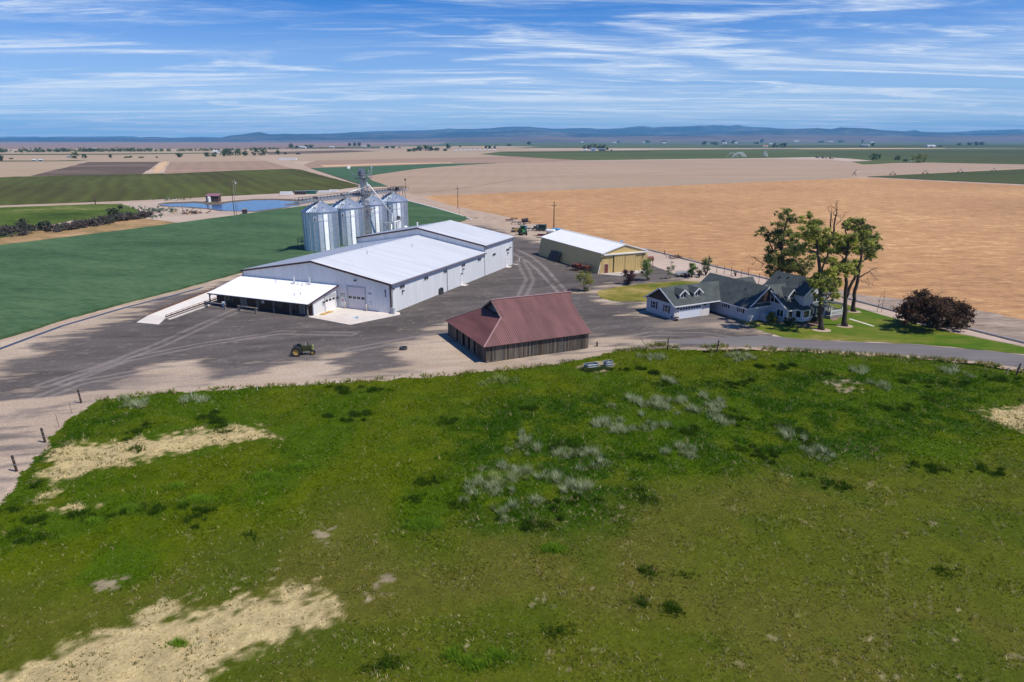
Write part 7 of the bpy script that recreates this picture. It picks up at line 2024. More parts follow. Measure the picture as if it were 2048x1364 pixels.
def f_trailer(mat):
    def g_(t):
        b = MB(); b.box(-2.0, 2.0, -.9, .9, .55, .68); b.box(-2.0, 2.0, -.9, -.84, .68, 1.0); b.box(-2.0, 2.0, .84, .9, .68, 1.0); b.box(1.94, 2.0, -.84, .84, .68, 1.0); b.build('bed', M[mat], t)
        for sx in (-.4, .5):
            for sy in (-1, 1): b = MB(); b.wheel((sx, sy * 1.0, .36), (0, 1, 0), .36, .2, 12); b.build('wheel', M['black'], t)
        b = MB(); b.beam((-2, .5, .55), (-3.3, 0, .5), .1); b.beam((-2, -.5, .55), (-3.3, 0, .5), .1); b.build('tongue', M['dark_metal'], t)
    return g_


implement('flat_trailer', 'maroon flat trailer half hidden by the far left corner of the yellow barn', (1087, 475), R(-12), f_trailer('maroon_paint'), 'trailer')
implement('utility_trailer', 'small grey utility trailer behind the garage beside the shrubs', (1369.5, 552.5), R(12), f_trailer('steel'), 'trailer')


def f_rusty(t):
    for sy in (-.6, .6):
        b = MB(); b.wheel((0, sy, .55), (0, 1, 0), .55, .10, 18, rin=.47); o = b.build('wheel', M['rust'], t)
        b = MB()
        for k in range(6): a = PI * k / 6; b.beam((.5 * math.cos(a), sy, .55 + .5 * math.sin(a)), (-.5 * math.cos(a), sy, .55 - .5 * math.sin(a)), .04)
        b.build('spokes', M['rust'], o)
    b = MB(); b.beam((0, -.7, .55), (0, .7, .55), .1); b.box(-.6, .7, -.4, .4, .55, 1.0); b.beam((.6, 0, .8), (2.0, 0, .3), .1); b.beam((-.5, 0, .9), (-.9, 0, 1.35), .06); b.build('frame', M['rust_red'], t)
    b = MB(); b.lathe([(.001, 0), (.22, .02), (.24, .08), (.001, .05)], 10, (-.95, 0, 1.35)); b.build('seat', M['rust'], t)


implement('antique_implement', 'rusty red wheeled farm implement at the barn wall, left of its twin', (1153.5, 541), R(150), f_rusty, group='rusty implements by the yellow barn', scale=1.5)
implement('antique_implement', 'rusty red wheeled farm implement nearest the yellow barn corner', (1171.5, 545), R(155), f_rusty, group='rusty implements by the yellow barn', scale=1.5)
p = yl(-.55, 20.2)
t = thing('leaning_screen', 'dark slatted screen leaning against the side wall of the yellow barn', 'screen', (*p[:2], 0.02), YA)
b = MB(); b.add([(-.9, -2.4, 0), (-.9, 2.4, 0), (.45, 2.4, 2.4), (.45, -2.4, 2.4), (-.8, -2.4, 0), (-.8, 2.4, 0), (.55, 2.4, 2.4), (.55, -2.4, 2.4)], [(0, 3, 2, 1), (4, 5, 6, 7), (0, 1, 5, 4), (1, 2, 6, 5), (2, 3, 7, 6), (3, 0, 4, 7)]); b.build('panel', M['slate'], t)
b = MB()
for k in range(9): z = .15 + k * .26; b.beam((-.95 + z * .5625, -2.4, z + .02), (-.95 + z * .5625, 2.4, z + .02), .06)
b.build('slat', M['dark_metal'], t)
x, y = gp(1298, 538)
t = thing('fuel_tank', 'red fuel drum on a tall spindly stand beside the yellow barn', 'fuel tank', (x, y, .02), R(20))
b = MB(); b.cyl((-.9, 0, 2.5), (.9, 0, 2.5), .55, n=16); b.build('drum', M['rust_red'], t)
b = MB()
for x_ in (-.6, .6):
    for y_ in (-.4, .4): b.beam((x_ * 1.15, y_ * 1.5, 0), (x_, y_, 2.15), .07)
    b.beam((x_, -.45, 1.1), (x_, .45, 1.1), .05)
b.beam((-.65, -.5, 1.1), (.65, -.5, 1.1), .05); b.build('stand', M['rust_red'], t)
b = MB(); b.tube([(.9, 0, 2.2), (1.0, 0, 1.6), (1.05, .1, .8)], .03, 5); b.build('hose', M['black'], t)
# scrap heap at the ditch
def scrap(name, label, px, n, sp, mats, seed, cat, sz=.5):
    x, y = gp(*px); t = thing(name, label, cat, (x, y, .02)); rr = random.Random(seed)
    for k, m_ in enumerate(mats):
        b = MB()
        for i in range(n):
            c = Vector((rr.gauss(0, sp), rr.gauss(0, sp * .6), rr.uniform(.05, sz))); d = Vector((rr.uniform(-1, 1), rr.uniform(-1, 1), rr.uniform(-.3, .5))).normalized() * rr.uniform(.3, 1.0) * sz * 1.4
            b.beam(c - d, c + d, rr.uniform(.06, .3) * sz, rr.uniform(.05, .25) * sz)
        b.build(('scrap_pieces', 'loose_timber', 'bent_pieces')[k % 3], M[m_], t)
    return t


scrap('scrap_heap', 'dark heap of tangled scrap lying along the ditch beyond the gravel lane', (1357, 517), 16, 1.5, ['rust', 'dark_metal'], 3, 'scrap heap', .6)
scrap('debris_heap', 'heap of yellow and orange junk on the pond bank', (382, 427.5), 14, 3.2, ['yellow_paint', 'rust', 'dark_metal'], 4, 'debris', 1.2)
scrap('debris_heap', 'scattered broken planks near the canal end behind the warehouse', (950, 437), 10, 1.6, ['wood_grey', 'rust'], 5, 'debris', .4)
scrap('debris_heap', 'few grey boards lying flat behind the warehouse roof', (942, 448), 8, 1.5, ['wood_grey'], 6, 'debris', .3)
scrap('debris_heap', 'low clutter behind the old shrubs at the back of the garage', (1400, 552), 8, 1.4, ['wood_grey', 'rust'], 7, 'debris', .4)
scrap('stone_pile', 'few pale stones beside the short stump at the old barn corner', (1186, 694.5), 4, .4, ['concrete'], 8, 'stones', .18)
scrap('stone_pile', 'pale and dark stones by the right gate post of the meadow', (1412, 700), 7, .6, ['concrete', 'dark_metal'], 9, 'stones', .25)
scrap('stone_pile', 'small stones lying on the gravel above the gateway', (1308, 684), 5, .5, ['concrete'], 10, 'stones', .14)
scrap('stone_pile', 'broken white blocks at the foot of the old barn corner', (980, 725), 4, .35, ['concrete'], 12, 'stones', .2)
for i, (u, v, s_, lab) in enumerate(((400, 431, 1.6, None), (404.5, 430.5, 0, None))): pass
x, y = gp(490, 428.5)
t = thing('pump_box', 'small dark box standing alone at the teal field edge by the pond', 'box', (x, y, 0), .3)
b = MB(); b.box(-1.0, 1.0, -.8, .8, 0, 2.0); b.build('cabinet', M['dark_wood'], t); b = MB(); b.slab((-1.15, -.95, 2.0), (1.15, -.95, 2.0), (1.15, .95, 2.25), (-1.15, .95, 2.25), .1); b.build('lid', M['wood_grey'], t)
# pump house on the pond
x, y = gp(428, 403.4)
t = thing('pump_house', 'small dark pump house with a reddish roof at the pond edge', 'shed', (x, y, 0), R(4))
b = MB(); b.box(-3.0, 3.0, -2, 2, 0, 3.0)
b.build('wall', M['wood_brown'], t)
b = MB(); b.slab((-3.3, -2.4, 3.0), (3.3, -2.4, 3.0), (3.3, 2.4, 3.9), (-3.3, 2.4, 3.9), .2); b.build('roof', surf('pinkish_roof', (.25, .12, .15), .6), t)
b = MB(); b.box(-.6, .6, -2.05, -2.0, .1, 2.2); b.build('door', M['dark_wood'], t)
x, y = gp(419, 404.2)
t = thing('white_tank', 'white upright water tank left of the pump house', 'tank', (x, y, 0)); b = MB(); b.lathe([(.001, 0), (.85, 0), (.85, 2.4), (.8, 2.55), (.001, 2.7)], 18); b.build('tank', M['white_paint'], t); b = MB(); b.lathe([(.001, 2.7), (.25, 2.7), (.25, 2.85), (.001, 2.9)], 12); b.build('lid', M['white_paint'], t)


def container(px, L, W, h, ang, mat, label, name='container', cat='container'):
    x, y = gp(*px); t = thing(name, label, cat, (x, y, 0), ang); b = MB(); b.box(-L / 2, L / 2, -W / 2, W / 2, .15, h)
    n = int(L / .5)
    for k in range(n): b.box(-L / 2 + k * .5 + .1, -L / 2 + k * .5 + .3, -W / 2 - .06, -W / 2, .2, h - .1)
    b.build('body', M[mat], t); b = MB(); b.box(-L / 2 - .06, L / 2 + .06, -W / 2 - .06, W / 2 + .06, h, h + .08); b.build('roof', M['white_paint' if mat == 'white_paint' else 'steel'], t)
    return t


container((573, 390.5), 6.5, 2.4, 1.9, R(8), 'white_paint', 'pale container lying leftmost of the row on the far pond bank')
container((601, 389), 6.0, 2.4, 1.9, R(4), 'dark_wood', 'dark container with a pale edge on the far pond bank')
container((622, 388), 6.0, 2.4, 1.9, R(4), 'teal_paint', 'teal container on the far pond bank, right of the dark one')
container((649, 386), 7, 2.2, 1.3, R(6), 'white_paint', 'low white container behind the catwalk on the far bank')
container((668, 384.5), 5, 2.2, 1.4, R(6), 'white_paint', 'low white container nearest the elevator tower on the far bank')
container((576, 320.5), 26, 4, 3.5, R(2), 'white_paint', 'long white covered stack lying alone in the far fields', 'covered_stack', 'stack')

# ------------------------------------------------------------------ farmsteads in the distance
def far_tree(px, w, h, cols, label, group, seed, n=None, name='far_tree'):
    """w, h in photo pixels; a trunk and a leafy crown at its real size"""
    x, y = gp(*px); m_ = pxm(y, 5); W, H = w * m_, h * m_; rr = random.Random(seed)
    t = thing(name, label, 'tree', (x, y, 0), 0, group); b = MB(); b.tube([(0, 0, 0), (.1, 0, H * .35), (0, 0, H * .75)], [H * .035, H * .028, H * .012], 6); b.build('trunk', M['bark'], t)
    cl = []
    for i in range(16):
        a = rr.uniform(0, 2 * PI); z = H * rr.uniform(.14, .86); k = math.sqrt(max(.10, 1 - ((z / H - .48) / .54) ** 2)); q = W / 2 * k * rr.uniform(.2, 1.0)
        cl.append((q * math.cos(a), q * math.sin(a), z, min(W, H) * rr.uniform(.22, .36)))
    V, F, C = leaf_cloud(cl, n or int(400 + w * 70), max(.25, m_ * .55), cols, seed); V[:, 2] = np.maximum(V[:, 2], .05)
    np_mesh('crown', V, F, M['leaf'], C, t, corner=4)


DK = [(.030, .052, .020), (.045, .07, .026), (.06, .085, .03)]
OL = [(.07, .085, .035), (.09, .105, .04), (.055, .07, .03)]
FAR = [
 ('scattered trees of the far left plain', DK, [(3, 323, 9, 13, 'dark tree cut by the left edge of the far fields'), (151, 317, 14, 13, 'largest round dark tree standing alone on the far left plain'), (170, 316.2, 9, 8, 'smaller round tree right of the largest lone tree'), (222, 316.2, 5, 8, 'slim dark tree standing alone between the low bushes'), (258, 316.2, 19, 4, 'low wide bushes right of the slim lone tree'), (283, 316, 10, 3, 'lowest far bush, between the wide bushes and the round tree'), (22, 318.5, 7, 3, 'small bush far left on the pale field edge'), (314, 316, 3, 3, 'tiny bush right of the lowest far bush'), (360, 314.6, 14, 9, 'rounded dark tree clump at the corner of the ploughed field')]),
 ('grove beside the far white shed', DK, [(415, 313.6, 11, 9, 'first tree from the left in the grove by the far white shed'), (428, 313.6, 14, 8, 'second tree from the left in the grove by the far white shed'), (447, 312.8, 15, 16, 'third tree from the left, tallest in the grove by the white shed'), (461, 312.4, 16, 16, 'fourth tree from the left in the grove by the far white shed'), (476, 312.4, 15, 16, 'fifth tree from the left in the grove by the far white shed'), (490, 312, 13, 11, 'sixth tree from the left, at the right end of the grove'), (512, 311.4, 18, 17, 'large round tree standing apart right of the white shed grove'), (528, 311, 12, 14, 'narrower tree beside the large round one right of the grove'), (556, 309.4, 7, 9, 'single small tree right of the grove in the tan field'), (571, 309, 4, 4, 'tiny bush right of the single small tree'), (596, 309, 9, 3, 'low bushes at the dark strip field')]),
 ('trees of the far middle farms', DK, [(582, 295.6, 9, 8, 'round tree left of the long far white roof'), (594, 296.6, 7, 5, 'small tree left of the long far white roof'), (613, 295.6, 8, 6, 'tree behind the long far white roof'), (622, 295.8, 10, 7, 'tree right of the long far white roof'), (699, 292.4, 5, 6, 'first of four lollipop trees on the far middle skyline'), (710, 292, 6, 7, 'second of four lollipop trees on the far middle skyline'), (719, 292, 6, 7, 'third of four lollipop trees on the far middle skyline'), (737, 293.4, 6, 5, 'last of four lollipop trees on the far middle skyline'), (773, 296.5, 9, 4, 'low trees between the lollipop trees and the thicket'), (785, 297, 9, 5, 'low trees just left of the dark thicket')]),
 ('dark thicket beyond the tower', DK, [(818, 303.4, 13, 5, 'leftmost low tree of the dark thicket beyond the tower'), (828, 303, 14, 7, 'second tree of the dark thicket beyond the tower'), (840, 302, 16, 9, 'third tree, broadest of the dark thicket beyond the tower'), (853, 301.6, 12, 11, 'fourth tree, tallest of the dark thicket beyond the tower'), (862, 302, 12, 9, 'fifth tree of the dark thicket beyond the tower'), (873, 301.6, 12, 6, 'rightmost tree of the dark thicket beyond the tower'), (896, 297.4, 10, 10, 'tall tree standing above the row of white vehicles'), (890, 302, 8, 4, 'bush at the left end of the row of white vehicles'), (920, 295, 4, 3, 'small skyline tree above the row of white vehicles'), (972, 297, 5, 6, 'left tree of a pair above the vehicles right end'), (979, 297.4, 6, 6, 'right tree of a pair above the vehicles right end'), (989, 297.4, 4, 5, 'slim tree right of the pair above the vehicles')]),
 ('trees round the far blue barn', OL, [(1168, 299.8, 6, 10, 'tall olive tree at the left of the far blue barn'), (1178, 298.6, 10, 9, 'olive tree behind the roofs left of the far blue barn'), (1188, 298.6, 14, 12, 'broadest olive tree right behind the far blue barn'), (1198, 298.6, 13, 11, 'olive tree between the far blue barn and the grey shed'), (1207, 298.6, 8, 11, 'olive tree behind the far grey shed'), (1214, 300.4, 5, 6, 'small tree right of the far grey shed'), (1223, 302, 3, 3, 'tiny lone bush right of the far farmstead')]),
 ('trees of the far right plain', DK, [(1058, 289.4, 6, 7, 'small tree on the far plain near the middle of the picture'), (1019, 292.4, 9, 4, 'low bushes far left of the small plain tree'), (1237, 285.6, 5, 3, 'tree by the first white specks on the far right plain'), (1294, 285.8, 11, 5, 'tree clump by the second white farm on the far plain'), (1328, 286.4, 13, 5, 'wide tree clump by the third white farm on the far plain'), (1408, 289.6, 10, 7, 'dark tree group left of the sprinkler arcs'), (1430, 290, 16, 6, 'second dark tree group above the sprinkler arcs'), (1446, 285.8, 6, 5, 'skyline tree above the sprinkler arcs'), (1467, 287.4, 8, 6, 'round dark tree right above the sprinkler arcs'), (1523, 285, 8, 6, 'round skyline tree right of the sprinkler arcs'), (1512, 288, 10, 4, 'low dark trees below the round skyline tree'), (1547, 295, 6, 9, 'left tree of the pair beside the orange roof'), (1554, 294.4, 4, 4, 'tiny tree between the pair beside the orange roof'), (1565, 295.2, 14, 9, 'broad right tree of the pair beside the orange roof'), (1642, 285.6, 14, 4, 'low tree row left of the lone skyline trees'), (1680, 285.4, 16, 4, 'second low tree row on the far right skyline'), (1702, 284, 3, 5, 'lone thin skyline tree right of the tree rows'), (1724, 286.4, 3, 7, 'slim column tree on the far right skyline'), (1745, 292.6, 5, 8, 'dark conifer beside the small white farmhouse'), (1815, 284, 4, 6, 'left skyline tree of the far right clump'), (1826, 282.6, 9, 5, 'second tree of the far right skyline clump'), (1840, 282.8, 14, 6, 'broadest tree of the far right skyline clump'), (1880, 294, 6, 3, 'small tree right of the long white shed'), (1918, 290.6, 10, 4, 'first low tree of the dark row at far right'), (1938, 291, 8, 7, 'taller tree of the dark row at far right'), (1952, 291, 9, 7, 'round tree of the dark row at far right'), (1964, 291, 9, 7, 'last round tree of the dark row at far right'), (1975, 282.8, 18, 5, 'skyline tree clump near the far right end'), (2028, 282.8, 14, 5, 'rightmost skyline tree clump')]),
]
sd = 500
for grp, cols, lst in FAR:
    for (u, v, w, h, lab) in lst:
        sd += 1; far_tree((u, v), w, h, cols, lab, grp, sd)
far_tree((1747, 319.6), 19, 13, DK, 'dense dark tree at the left of the weedy basin beyond the tan field', 'trees by the weedy basin', 590, 1200)
far_tree((1758, 318.6), 8, 10, OL, 'thin olive tree right beside the dense dark one at the basin', 'trees by the weedy basin', 591)
far_tree((1796, 320, ), 15, 9, OL, 'airy olive shrub in the middle of the weedy basin', 'trees by the weedy basin', 592)
far_tree((1811, 323.6), 9, 8, [(.10, .13, .09), (.13, .15, .11)], 'pale grey green shrub near the white rocks at the basin', 'trees by the weedy basin', 593)
far_tree((1839, 325.6), 30, 19, [(.10, .11, .035), (.13, .135, .045), (.075, .085, .03)], 'large round olive willow right of the weedy basin', 'trees by the weedy basin', 594, 2600)


def far_house(px, wpx, hpx, label, wall='white_paint', roof='white_roof', name='far_building', cat='building', group='far farm buildings', dep=.7, ang=0.0):
    x, y = gp(*px); m_ = pxm(y, 3); L, H = wpx * m_, hpx * m_; W = min(L * dep, 14); e = H * .68
    t = thing(name, label, cat, (x, y, 0), ang, group)
    b = MB(); b.prism_x([(-W / 2, 0), (W / 2, 0), (W / 2, e), (0, H), (-W / 2, e)], -L / 2, L / 2); b.build('wall', M[wall], t)
    b = MB(); s_ = (H - e) / (W / 2)
    b.slab((-L / 2 - .3, -W / 2 - .4, e - .4 * s_ + .15), (L / 2 + .3, -W / 2 - .4, e - .4 * s_ + .15), (L / 2 + .3, 0, H + .15), (-L / 2 - .3, 0, H + .15), .15)
    b.slab((L / 2 + .3, W / 2 + .4, e - .4 * s_ + .15), (-L / 2 - .3, W / 2 + .4, e - .4 * s_ + .15), (-L / 2 - .3, 0, H + .15), (L / 2 + .3, 0, H + .15), .15)
    b.build('roof', M[roof], t)
    b = MB(); b.box(-L * .18, L * .05, -W / 2 - .06, -W / 2, .05, e * .7); b.build('door', M['dark_metal'], t)


FH = [((434, 306.5), 14, 5, 'far white shed left of the grove of round trees', 'white_paint', 'white_roof'), ((605, 296.2), 15, 3, 'long far white roof among trees on the middle plain', 'white_paint', 'white_roof'), ((664, 295.4), 8, 2.4, 'small far white roof left of the lollipop trees', 'white_paint', 'white_roof'), ((728, 293.8), 7, 2, 'far white house between the lollipop trees', 'white_paint', 'white_roof'),
      ((70, 322), 7, 3, 'left one of two pale sheds on the far left green strip', 'steel_pale', 'white_roof'), ((83, 321.6), 7, 3, 'right one of two pale sheds on the far left green strip', 'steel_pale', 'white_roof'), ((141, 315.4), 10, 3.5, 'pale shed hidden left of the largest lone tree', 'steel_pale', 'steel'), ((191, 297.8), 5, 2, 'tiny white building under the left hills', 'white_paint', 'white_roof'),
      ((1170, 301.4), 8, 3, 'small pale roof left of the far blue barn', 'steel_pale', 'white_roof'), ((1186.5, 302.4), 10, 6, 'far blue white barn with a rounded pale roof', 'steel_pale', 'silo_roof'), ((1204, 301.4), 13, 4, 'far dark grey shed right of the blue barn', 'slate', 'steel'),
      ((1164, 285.4), 5, 2, 'first white specks of a farm on the far right plain', 'white_paint', 'white_roof'), ((1229, 286.4), 6, 2, 'second white farm roof, left of the far tree specks', 'white_paint', 'white_roof'), ((1244, 284.6), 8, 2, 'third white farm roof, right of the far tree specks', 'white_paint', 'white_roof'), ((1288, 286), 4, 2.4, 'white farm roof left of the second far tree clump', 'white_paint', 'white_roof'), ((1328, 287), 7, 2.4, 'white farm roof before the wide far tree clump', 'white_paint', 'white_roof'),
      ((1449, 287.6), 8, 2.4, 'white roof left above the sprinkler arcs', 'white_paint', 'white_roof'), ((1471, 287.2), 7, 2.4, 'white roof beside the round tree above the sprinklers', 'white_paint', 'white_roof'), ((1530, 294.8), 9, 3.6, 'small far shed with a bright orange roof', 'white_paint', 'orange_roof'), ((1541, 288.6), 6, 2.4, 'white shed above the orange roof', 'white_paint', 'white_roof'), ((1580, 284.6), 8, 3, 'leftmost of three long white sheds on the right skyline', 'steel_pale', 'white_roof'), ((1592, 284.8), 9, 3, 'middle one of three long white sheds on the right skyline', 'white_paint', 'white_roof'), ((1604, 284.4), 12, 3.2, 'rightmost and largest of three white sheds on the right skyline', 'white_paint', 'white_roof'), ((1662, 284.8), 9, 2.4, 'white roof between the far tree rows', 'white_paint', 'white_roof'),
      ((1728, 293.4), 14, 3.6, 'dark far house left of the small white one', 'slate', 'steel'), ((1735, 292.8), 6, 3, 'small white farmhouse beside the dark conifer', 'white_paint', 'white_roof'), ((1744, 286.8), 6, 3, 'white tower block on the skyline above the conifer', 'white_paint', 'white_roof'), ((1861, 294.2), 16, 4, 'long white far shed standing alone in the green fields', 'white_paint', 'white_roof'), ((1780, 284.4), 7, 2.4, 'tiny pale roofs left of the dust plume', 'steel_pale', 'white_roof'), ((1962, 283), 6, 2, 'tiny white roof beside the rightmost skyline clumps', 'white_paint', 'white_roof')]
for px, w, h, lab, wm, rm_ in FH: far_house(px, w, h, lab, wm, rm_)
for i in range(9):
    far_house((912 + i * 9.6, 302.3 - .1 * i), 5.2, 2.4, f'{ORD[i]} from the left of the white vehicles in a row beyond the tower', 'white_paint', 'white_roof', 'camper_trailer', 'camper', 'row of white campers beyond the tower', .35)
for i, (u, v, w, lab) in enumerate(((1635, 316.6, 8, 'dark blue machine at the left of the far yard'), (1648, 317.6, 12, 'dark flatbed machine in the middle of the far yard'), (1662, 318.4, 8, 'rusty machine at the right of the far yard'))):
    x, y = gp(u, v); m_ = pxm(y); t = thing('parked_machine', lab, 'machine', (x, y, 0), .2, 'machines in the far yard'); L = w * m_
    b = MB(); b.box(-L / 2, L / 2, -1.2, 1.2, 1.0, 1.8); b.box(-L / 2, -L / 5, -1.1, 1.1, 1.8, 3.4); b.build('body', M[('slate', 'dark_metal', 'rust')[i]], t)
    for s_ in (-.3, .3): b = MB(); b.wheel((L * s_, -1.3, .8), (0, 1, 0), .8, .5, 12); b.build('wheel', M['black'], t)
scrap('rock_pile', 'white rocks beside the grey green shrub at the basin', (1820, 323.4), 7, 3.0, ['white_paint'], 13, 'rocks', 1.2)
scrap('rock_pile', 'pale rubble at the end of the far yard track', (1708, 319.5), 6, 4.0, ['concrete', 'rust'], 14, 'rocks', 1.0)
# rows of trees far off under the hills: nobody could count them
rr = np.random.default_rng(31); cl = []
for (u0, v0, u1, v1, n, hm) in ((-120, 306, 60, 304.5, 60, 9), (60, 304.5, 300, 303.2, 150, 9), (300, 303.2, 430, 302, 60, 7), (430, 301.2, 560, 299, 60, 6), (540, 298.4, 690, 297.2, 50, 5), (760, 295.6, 800, 296, 14, 5), (990, 291.5, 1080, 289.6, 24, 5), (1390, 286, 1500, 285.2, 30, 5), (1560, 284.8, 1760, 284.2, 60, 5), (1800, 283.2, 2048, 282.8, 60, 5)):
    for k in range(n):
        q = rr.uniform(0, 1); x, y = gp(u0 + (u1 - u0) * q, v0 + (v1 - v0) * q + rr.uniform(-.35, .35)); h = hm * rr.uniform(.5, 1.2)
        cl.append((x, y, h * .5, h * rr.uniform(.5, .8)))
cl = np.array(cl); V, F, C = leaf_cloud(cl, 9000, 1.6, DK + OL, 32); V[:, 2] = np.maximum(V[:, 2], .2)
tag(np_mesh('treeline', V, F, M['leaf'], C, corner=4), 'distant rows of trees along the foot of the hills', 'treeline', kind='stuff')
# pivot irrigation line and stand
t = thing('center_pivot', 'long thin irrigation pivot with wheeled towers standing over the tan field', 'irrigation pivot', (*gp(1708, 352), 0))
p0 = gp(1708, 352); tw_ = [(1785, 350.2), (1850, 348.2), (1920, 345.8), (1987, 343.6), (2056, 341), (2130, 338.5)]
b = MB(); prev = (0, 0, 3.4)
for (u, v) in tw_:
    q = gp(u, v); c = (q[0] - p0[0], q[1] - p0[1], 3.4); m_ = Vector(prev).lerp(Vector(c), .5) + Vector((0, 0, .5)); b.tube([prev, tuple(m_), c], .1, 5); prev = c
b.build('span_pipe', M['steel'], t)
for (u, v) in tw_:
    q = gp(u, v); c = Vector((q[0] - p0[0], q[1] - p0[1], 0)); b = MB()
    for s_ in (-1, 1): b.beam(c + Vector((s_ * 2.2, 0, .6)), c + Vector((0, 0, 3.5)), .22); b.wheel(c + Vector((s_ * 2.2, 0, .7)), (.2, 1, 0), .7, .4, 12)
    b.beam(c + Vector((-2.2, 0, .6)), c + Vector((2.2, 0, .6)), .2); b.build('wheel_tower', M['dark_metal'], t)
b = MB()
for s_ in (-1, 1): b.beam((s_ * 1.6, -1, 0), (0, 0, 3.6), .2); b.beam((s_ * 1.6, 1, 0), (0, 0, 3.6), .2)
b.beam((0, 0, 3.4), (1.6, 0, 5.2), .3); b.build('pivot_stand', M['dark_metal'], t)
# sprinkler arcs
wm, nt, bb = new_mat('sprinkler_mist'); bb.inputs['Base Color'].default_value = (.9, .93, .96, 1); bb.inputs['Roughness'].default_value = .5; bb.inputs['Alpha'].default_value = .30
for i, (u, v, w, h, lab) in enumerate(((1474, 314.5, 34, 10, 'wide arcs of sprinkler spray over the green field'), (1529, 313.5, 15, 11, 'single tall arc of sprinkler spray right of the wide ones'))):
    x, y = gp(u, v); m_ = pxm(y); t = thing('sprinkler_spray', lab, 'sprinkler', (x, y, 0)); b = MB(); rr = random.Random(i)
    for k in range(7 if i == 0 else 5):
        a = rr.uniform(.5, 1.0); c = rr.uniform(-.15, .15) * w * m_ * (2 if i == 0 else .6)
        pts = [(c + w * m_ * .5 * (s_ / 10 * 2 - 1) * a * .8, rr.uniform(-3, 3), h * m_ * a * (1 - (s_ / 10 * 2 - 1) ** 2) + .1) for s_ in range(11)]
        b.tube(pts, .55, 5)
    b.build('spray', wm, t, True); b = MB(); b.cyl((0, 0, 0), (0, 0, 2.2), .12, n=6); b.build('riser', M['steel'], t)

# ------------------------------------------------------------------ hills
def hill(name, sky, dist, depth, cols, seed, foot=0.0, rough=.26):
    xs = np.array([s[0] for s in sky], float); vs = np.array([s[1] for s in sky], float)
    us = np.linspace(xs[0], xs[-1], int((xs[-1] - xs[0]) / 3)); hv = np.interp(us, xs, vs) + (fbm(us + seed * 313, us * 0, 26, 4, seed) - .5) * 2.6
    nR = 26; V = []; 
    for j in range(nR + 1):
        q = j / nR
        yy = dist - depth * .6 + depth * q * 1.25
        prof = math.sin(min(1, q / .72) * PI / 2) ** 1.25 if q < .72 else math.cos((q - .72) / .28 * PI / 2) ** .7
        X = (us - 1024) / FPX * (dist * math.cos(PITCH) + CAM_H * math.sin(PITCH))
        # height seen at the crest distance
        yc = (682 - hv) / FPX; dz = (yc * math.cos(PITCH) - math.sin(PITCH)) / (yc * math.sin(PITCH) + math.cos(PITCH))
        H = np.maximum(CAM_H + dist * dz, 2) * (1 + .9 * (hv / hv.max() - 1) * 0)
        n_ = fbm(X + seed * 999, np.full_like(X, yy), 700, 5, seed); gul = np.abs(fbm(X + seed * 77, np.full_like(X, yy * .3), 520, 5, seed + 3) - .5) * 2.6
        z = H * prof * (1 - (rough * 2.2 * gul + rough * (n_ - .5)) * (1 - prof ** 3 * (q < .76)))
        sc = yy / dist
        V.append(np.stack([X * sc, np.full_like(X, yy), np.maximum(z, 0) + foot], -1))
    V = np.array(V); m = len(us); V = V.reshape(-1, 3); idx = np.arange((nR + 1) * m).reshape(nR + 1, m)
    F = np.stack([idx[:-1, :-1], idx[:-1, 1:], idx[1:, 1:], idx[1:, :-1]], -1).reshape(-1, 4)
    mt = field_mat(name + '_land', cols, .0016, (1, 1, 3), fine=(.009, .7), patch=(.0007, .8), bump=.0)
    o = np_mesh(name, V, F, mt, None, corner=4, smooth=True); return tag(o, kind='structure')


HC = [(.010, .018, .022), (.040, .044, .046), (.14, .125, .11)]  # darker tones shifted toward blue, painting part of the haze into the land
hill('far_hills', [(-900, 276), (-300, 274.6), (0, 273.8), (51, 272.7), (91, 274.5), (142, 272.7), (200, 272.4), (269, 272.7), (282, 274.5), (305, 273), (343, 275.5), (404, 273.7), (440, 275), (500, 272), (600, 270), (700, 264), (760, 261), (800, 260.5), (860, 258.5), (900, 255.5), (925, 257), (955, 257), (1000, 253.6), (1033, 251.6), (1056, 252), (1101, 256), (1183, 255), (1203, 256.6), (1244, 255), (1284, 250.3), (1307, 253.6), (1327, 251.6), (1363, 251), (1391, 249), (1432, 248.3), (1457, 250), (1473, 248.5), (1487, 251.6), (1520, 253), (1564, 256), (1700, 260), (1790, 262.5), (1810, 261.5), (1826, 259.4), (1842, 262.6), (1888, 263.5), (1955, 260), (2048, 257.6), (2500, 255), (3000, 258)], 15500, 3500, HC, 3)
hill('middle_hills', [(-900, 279), (0, 277), (200, 276), (420, 277), (440, 275.5), (470, 269.6), (490, 266.5), (518, 264), (524, 264), (540, 268), (566, 266.4), (601, 267.5), (652, 266.5), (711, 268), (787, 266), (850, 265), (1000, 262), (1060, 258), (1110, 262), (1250, 267), (1400, 268), (1450, 263), (1520, 259), (1560, 257), (1620, 254.2), (1634, 253.5), (1658, 256), (1677, 252.7), (1727, 255.4), (1760, 258), (1810, 262), (1900, 266), (2048, 265), (2500, 262), (3000, 266)], 11500, 3600, HC, 8)
hill('near_bluffs', [(-900, 282), (0, 285), (60, 284), (200, 287), (330, 289), (470, 287), (520, 284), (600, 282), (700, 279.5), (800, 278), (900, 276), (1000, 273), (1100, 272.5), (1180, 274), (1300, 272), (1500, 270), (1700, 271), (1850, 273), (2048, 270), (2500, 270), (3000, 272)], 8600, 1900, [(.085, .062, .056), (.13, .097, .088), (.18, .135, .12)], 15, rough=.06)

